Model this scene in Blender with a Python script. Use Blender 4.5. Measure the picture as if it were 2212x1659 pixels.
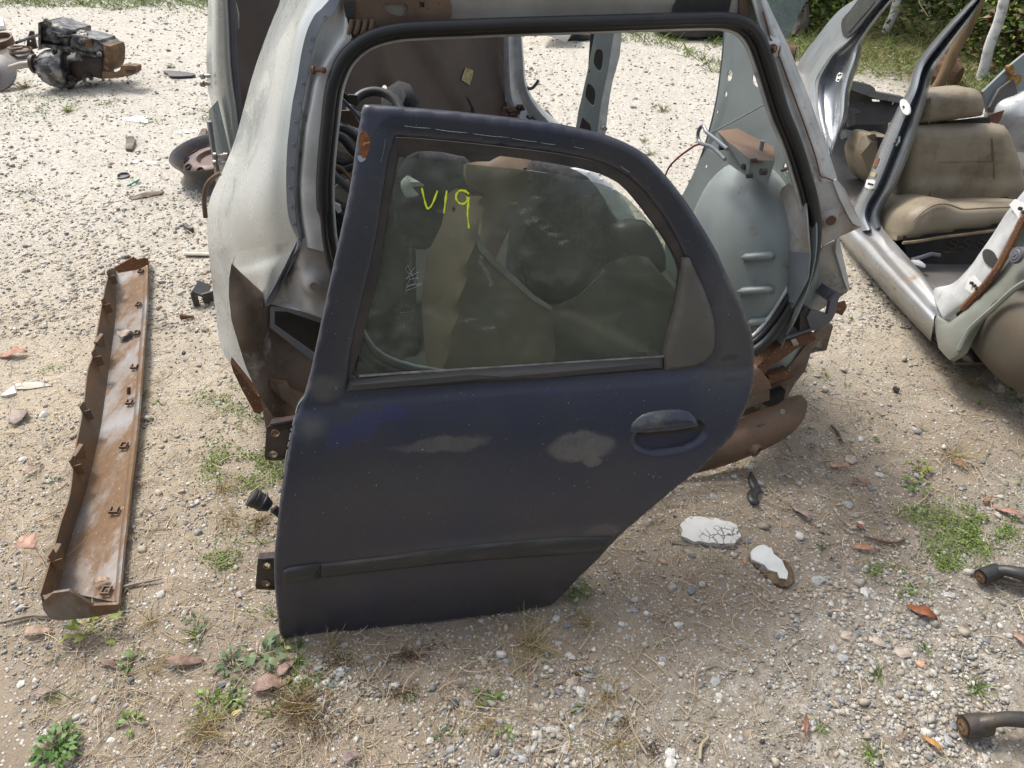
import bpy, bmesh, math, random
import numpy as np
from mathutils import Vector
from mathutils.geometry import delaunay_2d_cdt

for o in list(bpy.data.objects):
    bpy.data.objects.remove(o)
random.seed(7)
rng = np.random.default_rng(11)
SC = bpy.context.scene
COL = SC.collection

# ------------------------------------------------------------------ camera
PW, PH, FL = 2212.0, 1659.0, 1661.0
PITCH, CAMH = math.radians(38.0), 1.5
cam_data = bpy.data.cameras.new('camera')
cam = bpy.data.objects.new('camera', cam_data)
COL.objects.link(cam)
cam.location = (0, 0, CAMH)
cam.rotation_euler = (math.radians(90) - PITCH, 0, 0)
cam_data.sensor_width = 36.0
cam_data.lens = 36.0 * FL / PW
cam_data.clip_start = 0.02
cam_data.clip_end = 400
SC.camera = cam

# ------------------------------------------------------------------ light
SUN_EL, SUN_AZ = math.radians(58), math.radians(-42)     # azimuth from +Y towards +X
world = bpy.data.worlds.new('World')
SC.world = world
world.use_nodes = True
wn = world.node_tree
wn.nodes.clear()
sky = wn.nodes.new('ShaderNodeTexSky')
sky.sky_type = 'NISHITA'
sky.sun_disc = False
sky.sun_elevation = SUN_EL
sky.sun_rotation = SUN_AZ
sky.dust_density = 4.0
sky.air_density = 1.0
# thin bright overcast: the blue of the clear sky is mostly veiled
hs = wn.nodes.new('ShaderNodeHueSaturation')
hs.inputs['Saturation'].default_value = 0.45
hs.inputs['Value'].default_value = 1.0
bg = wn.nodes.new('ShaderNodeBackground')
bg.inputs['Strength'].default_value = 0.15
wo = wn.nodes.new('ShaderNodeOutputWorld')
wn.links.new(sky.outputs[0], hs.inputs['Color'])
wn.links.new(hs.outputs[0], bg.inputs['Color'])
wn.links.new(bg.outputs[0], wo.inputs['Surface'])
sun_data = bpy.data.lights.new('sun', 'SUN')
sun_data.energy = 1.5
sun_data.angle = math.radians(13)
sun_data.color = (1.0, 0.96, 0.89)
sun = bpy.data.objects.new('sun', sun_data)
COL.objects.link(sun)
sd = Vector((math.sin(SUN_AZ) * math.cos(SUN_EL), math.cos(SUN_AZ) * math.cos(SUN_EL), math.sin(SUN_EL)))
sun.rotation_euler = sd.to_track_quat('Z', 'Y').to_euler()
sun.location = sd * 30
SC.view_settings.view_transform = 'Standard'
SC.view_settings.look = 'None'
SC.view_settings.exposure = 0.78
SC.view_settings.gamma = 1.0
SC.view_settings.use_curve_mapping = False

# ------------------------------------------------------------------ materials
MATS = {}
def nodes_of(name):
    m = bpy.data.materials.new(name)
    m.use_nodes = True
    nt = m.node_tree
    nt.nodes.clear()
    out = nt.nodes.new('ShaderNodeOutputMaterial')
    MATS[name] = m
    return m, nt, out
def N(nt, t, **kw):
    n = nt.nodes.new(t)
    for k, v in kw.items():
        if k in ('operation', 'blend_type', 'data_type', 'noise_dimensions', 'feature', 'attribute_name', 'distance'):
            setattr(n, k, v)
    return n
def noise(nt, co, scale, detail=4, rough=0.55, dist=0.0):
    n = nt.nodes.new('ShaderNodeTexNoise')
    n.inputs['Scale'].default_value = scale
    n.inputs['Detail'].default_value = detail
    n.inputs['Roughness'].default_value = rough
    n.inputs['Distortion'].default_value = dist
    nt.links.new(co, n.inputs['Vector'])
    return n.outputs['Fac']
def ramp(nt, src, lo, hi):
    n = nt.nodes.new('ShaderNodeMapRange')
    n.inputs['From Min'].default_value = lo
    n.inputs['From Max'].default_value = hi
    n.interpolation_type = 'SMOOTHSTEP'
    nt.links.new(src, n.inputs['Value'])
    return n.outputs['Result']
def mixc(nt, fac, a, b):
    n = nt.nodes.new('ShaderNodeMix')
    n.data_type = 'RGBA'
    if isinstance(fac, (int, float)): n.inputs['Factor'].default_value = fac
    else: nt.links.new(fac, n.inputs['Factor'])
    for s, v in (('A', a), ('B', b)):
        sk = [i for i in n.inputs if i.name == s and i.type == 'RGBA'][0]
        if isinstance(v, tuple): sk.default_value = (*v[:3], 1)
        else: nt.links.new(v, sk)
    return [o for o in n.outputs if o.type == 'RGBA'][0]
def mth(nt, op, a, b=None, clamp=False):
    n = nt.nodes.new('ShaderNodeMath'); n.operation = op; n.use_clamp = clamp
    for i, v in enumerate((a, b)):
        if v is None: continue
        if isinstance(v, (int, float)): n.inputs[i].default_value = v
        else: nt.links.new(v, n.inputs[i])
    return n.outputs[0]
def objco(nt, scl=None):
    t = nt.nodes.new('ShaderNodeTexCoord')
    if scl is None: return t.outputs['Object']
    mp = nt.nodes.new('ShaderNodeMapping')
    mp.inputs['Scale'].default_value = scl
    nt.links.new(t.outputs['Object'], mp.inputs['Vector'])
    return mp.outputs[0]
def mat(name, c1, c2=None, scale=6, amt=(0.35, 0.65), rust=None, rust_t=(0.55, 0.65), rust_scale=7, rough=0.5,
        metal=0.0, bump=0.0, bump_scale=120, speck=None, speck_scale=160, speck_t=0.72, coat=0.0, attr=None, spec=0.5, stretch=None, dust=None, dust_t=(0.5, 0.8), dust_scale=3):
    m, nt, out = nodes_of(name)
    b = nt.nodes.new('ShaderNodeBsdfPrincipled')
    nt.links.new(b.outputs[0], out.inputs['Surface'])
    co = objco(nt, stretch)
    col = c1
    if c2: col = mixc(nt, ramp(nt, noise(nt, co, scale, 5), *amt), c1, c2)
    if attr:
        a = nt.nodes.new('ShaderNodeAttribute'); a.attribute_name = attr
        mu = nt.nodes.new('ShaderNodeMix'); mu.data_type = 'RGBA'; mu.blend_type = 'MULTIPLY'
        mu.inputs['Factor'].default_value = 1.0
        sA = [i for i in mu.inputs if i.name == 'A' and i.type == 'RGBA'][0]
        sB = [i for i in mu.inputs if i.name == 'B' and i.type == 'RGBA'][0]
        nt.links.new(a.outputs['Color'], sA)
        if isinstance(col, tuple): sB.default_value = (*col, 1)
        else: nt.links.new(col, sB)
        col = [o for o in mu.outputs if o.type == 'RGBA'][0]
    rfac = None
    if dust:
        col = mixc(nt, ramp(nt, noise(nt, co, dust_scale, 8, 0.7), *dust_t), col, dust)
    if rust:
        rn = noise(nt, co, rust_scale, 8, 0.68)
        rfac = ramp(nt, rn, *rust_t)
        rc = mixc(nt, noise(nt, co, 60, 4), rust, tuple(x * 0.45 for x in rust))
        col = mixc(nt, rfac, col, rc)
    if speck:
        col = mixc(nt, ramp(nt, noise(nt, co, speck_scale, 1), speck_t, speck_t + 0.02), col, speck)
    if isinstance(col, tuple): b.inputs['Base Color'].default_value = (*col, 1)
    else: nt.links.new(col, b.inputs['Base Color'])
    rn2 = noise(nt, co, 25, 5)
    r = mth(nt, 'ADD', mth(nt, 'MULTIPLY', rn2, 0.3), rough - 0.15, True)
    if rfac is not None: r = mth(nt, 'MAXIMUM', r, mth(nt, 'MULTIPLY', rfac, 0.85))
    nt.links.new(r, b.inputs['Roughness'])
    if metal:
        if rfac is not None: nt.links.new(mth(nt, 'MULTIPLY', mth(nt, 'SUBTRACT', 1.0, rfac), metal), b.inputs['Metallic'])
        else: b.inputs['Metallic'].default_value = metal
    b.inputs['Coat Weight'].default_value = coat
    b.inputs['Specular IOR Level'].default_value = spec
    if bump:
        bn = nt.nodes.new('ShaderNodeBump'); bn.inputs['Strength'].default_value = bump
        bn.inputs['Distance'].default_value = 0.004
        nt.links.new(noise(nt, co, bump_scale, 5, 0.6), bn.inputs['Height'])
        nt.links.new(bn.outputs[0], b.inputs['Normal'])
    return m

RUST = (0.20, 0.085, 0.038)
BROWN = (0.13, 0.078, 0.05)
mat('white_paint', (0.5, 0.53, 0.52), (0.45, 0.475, 0.46), 3, rough=0.3, metal=0.35, coat=0.3, dust=(0.4, 0.39, 0.355), dust_t=(0.5, 0.95), dust_scale=2.2)
mat('silver_paint', (0.42, 0.44, 0.46), (0.34, 0.36, 0.38), 5, rough=0.36, metal=0.55, coat=0.2, rust=(0.24, 0.14, 0.08), rust_t=(0.66, 0.76), bump=0.04, bump_scale=60)
mat('silver_bright', (0.66, 0.67, 0.67), (0.5, 0.51, 0.51), 14, rough=0.42, metal=0.25, rust=(0.22, 0.15, 0.1), rust_t=(0.6, 0.72), rust_scale=11, bump=0.08, bump_scale=90)
mat('channel_paint', (0.2, 0.22, 0.25), (0.27, 0.29, 0.31), 8, rough=0.42, metal=0.3, coat=0.1)
mat('primer_grey', (0.27, 0.31, 0.305), (0.23, 0.26, 0.255), 4, rough=0.45, metal=0.15, rust=(0.22, 0.13, 0.08), rust_t=(0.6, 0.72), rust_scale=5, bump=0.03)
mat('beige_metal', (0.4, 0.37, 0.32), (0.3, 0.27, 0.23), 7, rough=0.5, metal=0.2, rust=(0.22, 0.14, 0.09), rust_t=(0.6, 0.75), bump=0.05)
mat('rust_metal', RUST, (0.11, 0.055, 0.032), 9, rough=0.8, bump=0.35, bump_scale=70, speck=(0.33, 0.22, 0.13), speck_t=0.66)
mat('dirt_metal', (0.23, 0.17, 0.125), (0.12, 0.085, 0.06), 9, rough=0.75, bump=0.3, bump_scale=90, dust=(0.42, 0.39, 0.35), dust_t=(0.55, 0.7), dust_scale=12)
mat('dirty_silver', (0.46, 0.46, 0.45), (0.3, 0.25, 0.2), 6, rough=0.5, metal=0.25, rust=(0.19, 0.125, 0.085), rust_t=(0.53, 0.66), rust_scale=7, bump=0.15)
mat('handle_paint', (0.028, 0.032, 0.055), (0.05, 0.052, 0.068), 25, rough=0.32, coat=0.3, bump=0.05, dust=(0.16, 0.15, 0.14), dust_t=(0.55, 0.8), dust_scale=12)
mat('bonnet_brown', (0.095, 0.066, 0.05), (0.055, 0.042, 0.036), 3, rough=0.5, rust=(0.13, 0.075, 0.05), rust_t=(0.55, 0.8), rust_scale=2.5, bump=0.05)
mat('beam_brown', (0.2, 0.125, 0.08), (0.12, 0.078, 0.052), 6, rough=0.62, metal=0.05, bump=0.12, bump_scale=80, speck=(0.05, 0.035, 0.03), speck_t=0.7)
mat('black_rubber', (0.022, 0.023, 0.026), (0.03, 0.029, 0.028), 9, rough=0.42, bump=0.06, dust=(0.12, 0.1, 0.085), dust_t=(0.6, 0.9), dust_scale=8)
mat('channel_rubber', (0.03, 0.028, 0.028), (0.055, 0.045, 0.038), 12, rough=0.55, bump=0.12, rust=(0.16, 0.09, 0.06), rust_t=(0.62, 0.75))
mat('belt_rubber', (0.04, 0.04, 0.042), (0.052, 0.049, 0.046), 8, rough=0.5, bump=0.08, speck=(0.2, 0.18, 0.15), speck_t=0.75, stretch=(1, 1, 6))
mat('trim_plastic', (0.115, 0.105, 0.09), (0.09, 0.083, 0.073), 9, rough=0.55, bump=0.08, speck=(0.22, 0.2, 0.18), speck_t=0.78)
mat('moulding_plastic', (0.034, 0.034, 0.036), (0.07, 0.063, 0.055), 9, amt=(0.45, 0.75), rough=0.5, bump=0.06, stretch=(1, 1, 5), speck=(0.2, 0.18, 0.15), speck_t=0.75)
mat('dark_plastic', (0.02, 0.021, 0.024), (0.05, 0.046, 0.042), 9, rough=0.45, bump=0.08, dust=(0.12, 0.1, 0.08), dust_t=(0.6, 0.9))
mat('black_cloth', (0.012, 0.013, 0.015), (0.03, 0.03, 0.032), 60, rough=0.9, bump=0.4, bump_scale=300)
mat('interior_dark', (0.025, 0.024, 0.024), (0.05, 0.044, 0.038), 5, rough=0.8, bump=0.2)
mat('grey_plastic', (0.13, 0.13, 0.15), (0.09, 0.09, 0.1), 8, rough=0.5, bump=0.05, dust=(0.3, 0.27, 0.24), dust_t=(0.6, 0.85))
mat('blue_edge', (0.016, 0.018, 0.045), (0.03, 0.03, 0.06), 8, rough=0.5)
mat('hinge_black', (0.02, 0.017, 0.018), (0.05, 0.03, 0.024), 14, rough=0.35, coat=0.3)
mat('brass', (0.34, 0.25, 0.14), (0.2, 0.13, 0.07), 60, rough=0.4, metal=0.7)
mat('steel', (0.4, 0.39, 0.37), (0.25, 0.2, 0.16), 40, rough=0.4, metal=0.7, bump=0.1)
mat('oily_metal', (0.04, 0.037, 0.036), (0.24, 0.235, 0.23), 16, amt=(0.42, 0.66), rough=0.33, metal=0.45, bump=0.7, bump_scale=50, rust=(0.13, 0.07, 0.04), rust_t=(0.58, 0.7), rust_scale=5)
mat('rusty_cast', (0.2, 0.12, 0.065), (0.11, 0.07, 0.045), 14, rough=0.8, bump=0.6, bump_scale=60)
mat('wheel_rust', (0.12, 0.065, 0.045), (0.07, 0.05, 0.045), 10, rough=0.5, metal=0.15, bump=0.1, speck=(0.3, 0.17, 0.09), speck_t=0.68)
mat('wheel_grey', (0.075, 0.08, 0.09), (0.12, 0.1, 0.085), 12, rough=0.5, metal=0.2, bump=0.1, speck=(0.3, 0.2, 0.12), speck_t=0.68)
mat('cast_iron', (0.05, 0.047, 0.045), (0.1, 0.08, 0.06), 16, rough=0.5, metal=0.3, bump=0.4, bump_scale=90, rust=(0.25, 0.14, 0.06), rust_t=(0.58, 0.72), rust_scale=9)
mat('leather', (0.28, 0.235, 0.165), (0.23, 0.19, 0.13), 7, rough=0.5, bump=0.12, bump_scale=260, dust=(0.15, 0.11, 0.07), dust_t=(0.47, 0.7), dust_scale=6)
mat('plaster_white', (0.72, 0.72, 0.69), (0.6, 0.6, 0.57), 20, rough=0.8, bump=0.15, bump_scale=40)
mat('plaster_core', (0.2, 0.14, 0.08), (0.1, 0.07, 0.045), 60, rough=0.95, bump=0.8, bump_scale=120)
mat('yellow_paint', (0.8, 0.93, 0.02), rough=0.45)
mat('pale_mark', (0.34, 0.36, 0.34), (0.2, 0.22, 0.2), 40, rough=0.8)
mat('rust_spot', (0.27, 0.1, 0.025), (0.13, 0.05, 0.02), 45, rough=0.85, bump=0.4, bump_scale=120, speck=(0.45, 0.2, 0.04), speck_scale=70, speck_t=0.66)
mat('primer_chip', (0.33, 0.36, 0.42), rough=0.6)
mat('sticker_old', (0.42, 0.37, 0.18), (0.24, 0.2, 0.1), 40, rough=0.7)
mat('white_card', (0.7, 0.7, 0.68), rough=0.6)
mat('wood_pole', (0.2, 0.13, 0.065), (0.1, 0.065, 0.035), 12, rough=0.8, bump=0.5, bump_scale=40, stretch=(1, 1, 0.2))
mat('whitewash', (0.66, 0.66, 0.65), (0.3, 0.29, 0.28), 14, amt=(0.5, 0.7), rough=0.85, bump=0.4, bump_scale=60)
mat('bark', (0.16, 0.085, 0.045), (0.07, 0.04, 0.025), 20, rough=0.9, bump=0.9, bump_scale=30)
mat('old_wood', (0.26, 0.22, 0.18), (0.1, 0.08, 0.065), 14, rough=0.9, bump=0.9, bump_scale=25, stretch=(1, 1, 0.25))
mat('red_lens', (0.5, 0.015, 0.05), (0.36, 0.01, 0.03), 10, rough=0.25, coat=0.4)
mat('green_net', (0.03, 0.32, 0.16), (0.01, 0.12, 0.08), 14, rough=0.6)
mat('stone', (1.0, 1.0, 1.0), (0.72, 0.72, 0.72), 70, rough=0.85, attr='Col', bump=0.25, bump_scale=200)
mat('leafy', (1.0, 1.0, 1.0), (0.75, 0.75, 0.75), 50, rough=0.5, attr='Col', spec=0.3)
mat('dry_leaf', (1.0, 1.0, 1.0), (0.6, 0.55, 0.5), 50, rough=0.65, attr='Col', bump=0.3, bump_scale=90)
mat('straw', (1.0, 1.0, 1.0), rough=0.7, attr='Col')
mat('copper_wire', (0.25, 0.03, 0.03), rough=0.4)
mat('foam_yellow', (0.38, 0.22, 0.06), (0.2, 0.1, 0.03), 60, rough=0.95, bump=0.9, bump_scale=80)
mat('teal_plastic', (0.03, 0.3, 0.2), rough=0.4)
mat('car_white', (0.75, 0.77, 0.76), rough=0.3)
mat('trough_metal', (0.235, 0.235, 0.24), (0.19, 0.175, 0.165), 7, rough=0.5, metal=0.1, rust=(0.235, 0.14, 0.075), rust_t=(0.39, 0.58), rust_scale=4.5, bump=0.12, stretch=(1.6, 0.7, 1), speck=(0.42, 0.36, 0.28), speck_t=0.72)


mat('fender_dirt', (0.29, 0.22, 0.15), (0.2, 0.15, 0.1), 5, rough=0.7, bump=0.08, dust=(0.2, 0.19, 0.18), dust_t=(0.5, 0.7), dust_scale=6)
mat('fender_dark', (0.125, 0.11, 0.08), (0.09, 0.085, 0.07), 7, rough=0.6, bump=0.2, dust=(0.16, 0.15, 0.13), dust_t=(0.5, 0.7), dust_scale=9)
mat('gear_brown', (0.07, 0.048, 0.035), (0.04, 0.03, 0.026), 14, rough=0.55, metal=0.1, bump=0.4, bump_scale=60)
mat('silver_dark', (0.30, 0.32, 0.345), (0.25, 0.27, 0.29), 5, rough=0.3, metal=0.6, coat=0.3, bump=0.03, bump_scale=40, dust=(0.45, 0.42, 0.36), dust_t=(0.66, 0.9))
mat('silver_sill', (0.36, 0.37, 0.375), (0.3, 0.29, 0.27), 6, rough=0.32, metal=0.5, coat=0.2, rust=(0.3, 0.19, 0.11), rust_t=(0.6, 0.74), rust_scale=5, bump=0.04)
mat('silver_wing', (0.33, 0.35, 0.31), (0.26, 0.26, 0.22), 4, rough=0.4, metal=0.3, rust=(0.2, 0.13, 0.07), rust_t=(0.56, 0.7), rust_scale=4, bump=0.06)
mat('liner_brown', (0.13, 0.105, 0.075), (0.08, 0.08, 0.065), 4, rough=0.7, bump=0.15, rust=(0.22, 0.11, 0.04), rust_t=(0.6, 0.7), rust_scale=3)
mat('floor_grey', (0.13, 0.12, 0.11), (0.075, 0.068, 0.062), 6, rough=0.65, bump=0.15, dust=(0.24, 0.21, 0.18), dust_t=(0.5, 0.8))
mat('leather_dark', (0.24, 0.185, 0.11), (0.14, 0.1, 0.06), 14, rough=0.6)
mat('straw_mat', (0.42, 0.35, 0.24), (0.3, 0.24, 0.16), 20, rough=0.8)
mat('trough_wall', (0.17, 0.125, 0.085), (0.12, 0.09, 0.065), 6, rough=0.7, bump=0.2, rust=(0.25, 0.15, 0.085), rust_t=(0.45, 0.62), rust_scale=5)  # darker, browner metal: shade on the trough's inner wall put into its colour
def cracked():
    m, nt, out = nodes_of('cracked_plaster')
    b = nt.nodes.new('ShaderNodeBsdfPrincipled'); nt.links.new(b.outputs[0], out.inputs['Surface'])
    co = objco(nt); v = nt.nodes.new('ShaderNodeTexVoronoi'); v.feature = 'DISTANCE_TO_EDGE'; v.inputs['Scale'].default_value = 38
    w = nt.nodes.new('ShaderNodeTexNoise'); w.inputs['Scale'].default_value = 40; w.inputs['Detail'].default_value = 4; nt.links.new(co, w.inputs['Vector'])
    vm = nt.nodes.new('ShaderNodeVectorMath'); vm.operation = 'MULTIPLY_ADD'; nt.links.new(w.outputs['Color'], vm.inputs[0]); vm.inputs[1].default_value = (.02, .02, .02); nt.links.new(co, vm.inputs[2])
    nt.links.new(vm.outputs[0], v.inputs['Vector'])
    f = ramp(nt, v.outputs['Distance'], 0.05, 0.0)
    f = mth(nt, 'MULTIPLY', f, ramp(nt, noise(nt, co, 14, 3), 0.42, 0.55))
    nt.links.new(mixc(nt, f, mixc(nt, noise(nt, co, 25, 5), (0.7, 0.7, 0.67), (0.5, 0.49, 0.46)), (0.13, 0.1, 0.075)), b.inputs['Base Color'])
    b.inputs['Roughness'].default_value = 0.85
    bn = nt.nodes.new('ShaderNodeBump'); bn.inputs['Strength'].default_value = 0.6; bn.inputs['Distance'].default_value = 0.003; bn.invert = True
    nt.links.new(f, bn.inputs['Height']); nt.links.new(bn.outputs[0], b.inputs['Normal'])
cracked()

# faded dark blue door paint with dust smears, peeled patch and white specks
def masks(nt, co, lst, wob=0.02, wscale=14):
    """union of soft distorted ellipses given in door (s,t) metres"""
    sx = nt.nodes.new('ShaderNodeSeparateXYZ'); 
    w = nt.nodes.new('ShaderNodeTexNoise'); w.inputs['Scale'].default_value = wscale; w.inputs['Detail'].default_value = 6
    w.inputs['Roughness'].default_value = 0.7
    nt.links.new(co, w.inputs['Vector'])
    vm = nt.nodes.new('ShaderNodeVectorMath'); vm.operation = 'MULTIPLY_ADD'
    nt.links.new(w.outputs['Color'], vm.inputs[0]); vm.inputs[1].default_value = (wob * 2, wob * 2, wob * 2)
    vs = nt.nodes.new('ShaderNodeVectorMath'); vs.operation = 'SUBTRACT'
    nt.links.new(co, vs.inputs[0]); vs.inputs[1].default_value = (wob, wob, wob)
    nt.links.new(vs.outputs[0], vm.inputs[2])
    nt.links.new(vm.outputs[0], sx.inputs[0])
    res = None
    for (s, t, rs, rt, soft, k) in lst:
        a = mth(nt, 'DIVIDE', mth(nt, 'SUBTRACT', sx.outputs[0], s), rs)
        b = mth(nt, 'DIVIDE', mth(nt, 'SUBTRACT', sx.outputs[2], t), rt)
        d = mth(nt, 'SQRT', mth(nt, 'ADD', mth(nt, 'MULTIPLY', a, a), mth(nt, 'MULTIPLY', b, b)))
        f = mth(nt, 'MULTIPLY', ramp(nt, d, 1 + soft, 1 - soft), k)
        res = f if res is None else mth(nt, 'MAXIMUM', res, f)
    return res

# ------------------------------------------------------------------ geometry helpers
from mathutils import Matrix
SP, CP_ = math.sin(PITCH), math.cos(PITCH)
def ray(u, v):
    x, up = (u - PW / 2) / FL, (PH / 2 - v) / FL
    return Vector((x, CP_ + up * SP, -SP + up * CP_))
EYE = Vector((0, 0, CAMH))
class Frame:
    """a plane in the place: origin, right axis, up axis; its normal faces the yard"""
    def __init__(s, O, S, T):
        s.O = Vector(O); s.S = Vector(S).normalized(); T = Vector(T)
        s.T = (T - s.S * T.dot(s.S)).normalized(); s.Nn = s.S.cross(s.T)
    def pt(s, a, b, k=0.0): return s.O + s.S * a + s.T * b + s.Nn * k
    def hit(s, u, v, k=0.0):
        r = ray(u, v); o = s.O + s.Nn * k
        return EYE + r * ((o - EYE).dot(s.Nn) / r.dot(s.Nn))
    def st(s, u, v, disp=None, k0=0.0):
        k = k0
        for _ in range(7):
            d = s.hit(u, v, k) - s.O
            a, b = d.dot(s.S), d.dot(s.T)
            if disp is None: break
            k = float(disp(a, b)) + k0
        return (a, b)
    def matrix(s):
        m = Matrix.Identity(4)
        for i in range(3):
            m[i][0], m[i][1], m[i][2], m[i][3] = s.S[i], -s.Nn[i], s.T[i], s.O[i]
        return m
def gpt(u, v, h=0.0):
    r = ray(u, v); z = (CAMH - h) / -r.z
    return EYE + r * z
INV = {}
def tag(o, label=None, cat=None, group=None, kind=None):
    if label: o['label'] = label
    if cat: o['category'] = cat
    if group: o['group'] = group
    if kind: o['kind'] = kind
    return o
def thing(name, label, cat, loc=(0, 0, 0), group=None, frame=None):
    o = bpy.data.objects.new(name, None); COL.objects.link(o)
    o.empty_display_size = 0.1
    m = frame.matrix() if frame else Matrix.Translation(Vector(loc))
    o.matrix_world = m
    INV[o.name] = m.inverted()
    return tag(o, label, cat, group)
def mesh_obj(name, V, F, m, parent=None, smooth=40, loc=None, cols=None):
    V = np.asarray([tuple(p) for p in V] if not isinstance(V, np.ndarray) else V, dtype=np.float64)
    if parent is not None: inv = INV[parent.name]
    elif loc is not None: inv = Matrix.Translation(-Vector(loc))
    else: inv = None
    if inv is not None:
        A = np.array(inv); V = V @ A[:3, :3].T + A[:3, 3]
    me = bpy.data.meshes.new(name)
    if isinstance(F, np.ndarray):
        n, k = F.shape
        me.vertices.add(len(V)); me.vertices.foreach_set('co', V.astype(np.float32).ravel())
        me.loops.add(n * k); me.loops.foreach_set('vertex_index', F.astype(np.int32).ravel())
        me.polygons.add(n); me.polygons.foreach_set('loop_start', np.arange(0, n * k, k, dtype=np.int32))
        me.update(calc_edges=True)
    else:
        me.from_pydata([tuple(p) for p in V], [], [tuple(f) for f in F]); me.update()
    if cols is not None:
        a = me.color_attributes.new('Col', 'FLOAT_COLOR', 'POINT')
        c4 = np.ones((len(V), 4), np.float32); c4[:, :3] = cols
        a.data.foreach_set('color', c4.ravel())
    me.validate()
    if smooth:
        me.polygons.foreach_set('use_smooth', np.ones(len(me.polygons), bool))
        me.set_sharp_from_angle(angle=math.radians(smooth))
    me.materials.append(MATS[m])
    o = bpy.data.objects.new(name, me); COL.objects.link(o)
    if parent is not None:
        o.parent = parent; INV[o.name] = INV[parent.name]
    elif loc is not None:
        o.location = loc; INV[o.name] = inv
    else: INV[o.name] = Matrix.Identity(4)
    return o
class MB:
    def __init__(s): s.V = []; s.F = []
    def add(s, V, F):
        b = len(s.V); s.V += [Vector(p) for p in V]; s.F += [tuple(i + b for i in f) for f in F]; return s
    def box(s, c, d, R=None, ch=0.12):
        """box with chamfered edges"""
        c = Vector(c); h = Vector(d) / 2; m = min(h) * ch * 2
        R = R or Matrix.Identity(3)
        vs = []; idx = {}
        for sx in (-1, 1):
            for sy in (-1, 1):
                for sz in (-1, 1):
                    for ax in range(3):
                        p = [sx * (h[0] - m), sy * (h[1] - m), sz * (h[2] - m)]
                        p[ax] += (sx, sy, sz)[ax] * m
                        idx[(sx, sy, sz, ax)] = len(vs); vs.append(c + R @ Vector(p))
        F = []
        for ax in range(3):
            o1, o2 = [i for i in range(3) if i != ax]
            for sg in (-1, 1):
                q = []
                for a, b in ((-1, -1), (1, -1), (1, 1), (-1, 1)):
                    k = [0, 0, 0]; k[ax] = sg; k[o1] = a; k[o2] = b
                    q.append(idx[(*k, ax)])
                F.append(q if (sg == 1) != (ax == 1) else q[::-1])
            for a in (-1, 1):
                for b in (-1, 1):
                    k0 = [0, 0, 0]; k1 = [0, 0, 0]
                    k0[ax] = -1; k1[ax] = 1; k0[o1] = k1[o1] = a; k0[o2] = k1[o2] = b
                    F.append([idx[(*k0, o1)], idx[(*k1, o1)], idx[(*k1, o2)], idx[(*k0, o2)]])
        for sx in (-1, 1):
            for sy in (-1, 1):
                for sz in (-1, 1): F.append([idx[(sx, sy, sz, a)] for a in range(3)])
        return s.add(vs, F)
    def tube(s, pts, r, seg=8, closed=False, caps=True, flat=1.0):
        pts = [Vector(p) for p in pts]; n = len(pts)
        rr = r if isinstance(r, (list, tuple, np.ndarray)) else [r] * n
        up = None; V = []
        for i, p in enumerate(pts):
            a = pts[(i - 1) % n] if (closed or i > 0) else p
            b = pts[(i + 1) % n] if (closed or i < n - 1) else p
            t = (b - a).normalized()
            if up is None:
                up = Vector((0, 0, 1)) if abs(t.z) < 0.8 else Vector((1, 0, 0))
            up = (up - t * up.dot(t))
            if up.length < 1e-5: up = Vector((0, 1, 0)) - t * t.y
            up.normalize(); sd_ = t.cross(up)
            for k in range(seg):
                an = 2 * math.pi * k / seg
                V.append(p + (sd_ * math.cos(an) + up * math.sin(an) * flat) * rr[i])
        F = []
        for i in range(n if closed else n - 1):
            j = (i + 1) % n
            for k in range(seg):
                l = (k + 1) % seg
                F.append((i * seg + k, i * seg + l, j * seg + l, j * seg + k))
        if caps and not closed:
            F.append(tuple(range(seg))[::-1]); F.append(tuple((n - 1) * seg + k for k in range(seg)))
        return s.add(V, F)
    def lathe(s, o, axis, prof, seg=24, caps=True):
        """prof: (distance along the axis, radius)"""
        o = Vector(o); ax = Vector(axis).normalized()
        t = Vector((0, 0, 1)) if abs(ax.z) < 0.8 else Vector((1, 0, 0))
        e1 = (t - ax * t.dot(ax)).normalized(); e2 = ax.cross(e1)
        V = [o + ax * d + (e1 * math.cos(2 * math.pi * k / seg) + e2 * math.sin(2 * math.pi * k / seg)) * r for d, r in prof for k in range(seg)]
        F = [(i * seg + k, i * seg + (k + 1) % seg, (i + 1) * seg + (k + 1) % seg, (i + 1) * seg + k) for i in range(len(prof) - 1) for k in range(seg)]
        if caps:
            F.append(tuple(range(seg))[::-1]); F.append(tuple((len(prof) - 1) * seg + k for k in range(seg)))
        return s.add(V, F)
    def obj(s, name, m, parent=None, smooth=40, loc=None): return mesh_obj(name, s.V, s.F, m, parent, smooth, loc)
def cr(pts, sub=6, closed=True, corners=()):
    """Catmull-Rom through the points; listed indices stay sharp"""
    P = [np.array(p, float) for p in pts]; n = len(P); out = []
    corners = set(c % n for c in corners)
    for i in range(n if closed else n - 1):
        p1, p2 = P[i], P[(i + 1) % n]
        p0 = P[(i - 1) % n] if (closed or i > 0) and i not in corners else 2 * p1 - p2
        j = (i + 1) % n
        p3 = P[(i + 2) % n] if (closed or i + 2 < n) and j not in corners else 2 * p2 - p1
        for k in range(sub):
            t = k / sub
            out.append(0.5 * ((2 * p1) + (p2 - p0) * t + (2 * p0 - 5 * p1 + 4 * p2 - p3) * t * t + (3 * p1 - p0 - 3 * p2 + p3) * t ** 3))
    if not closed: out.append(P[-1])
    return [tuple(float(x) for x in q) for q in out]
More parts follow.
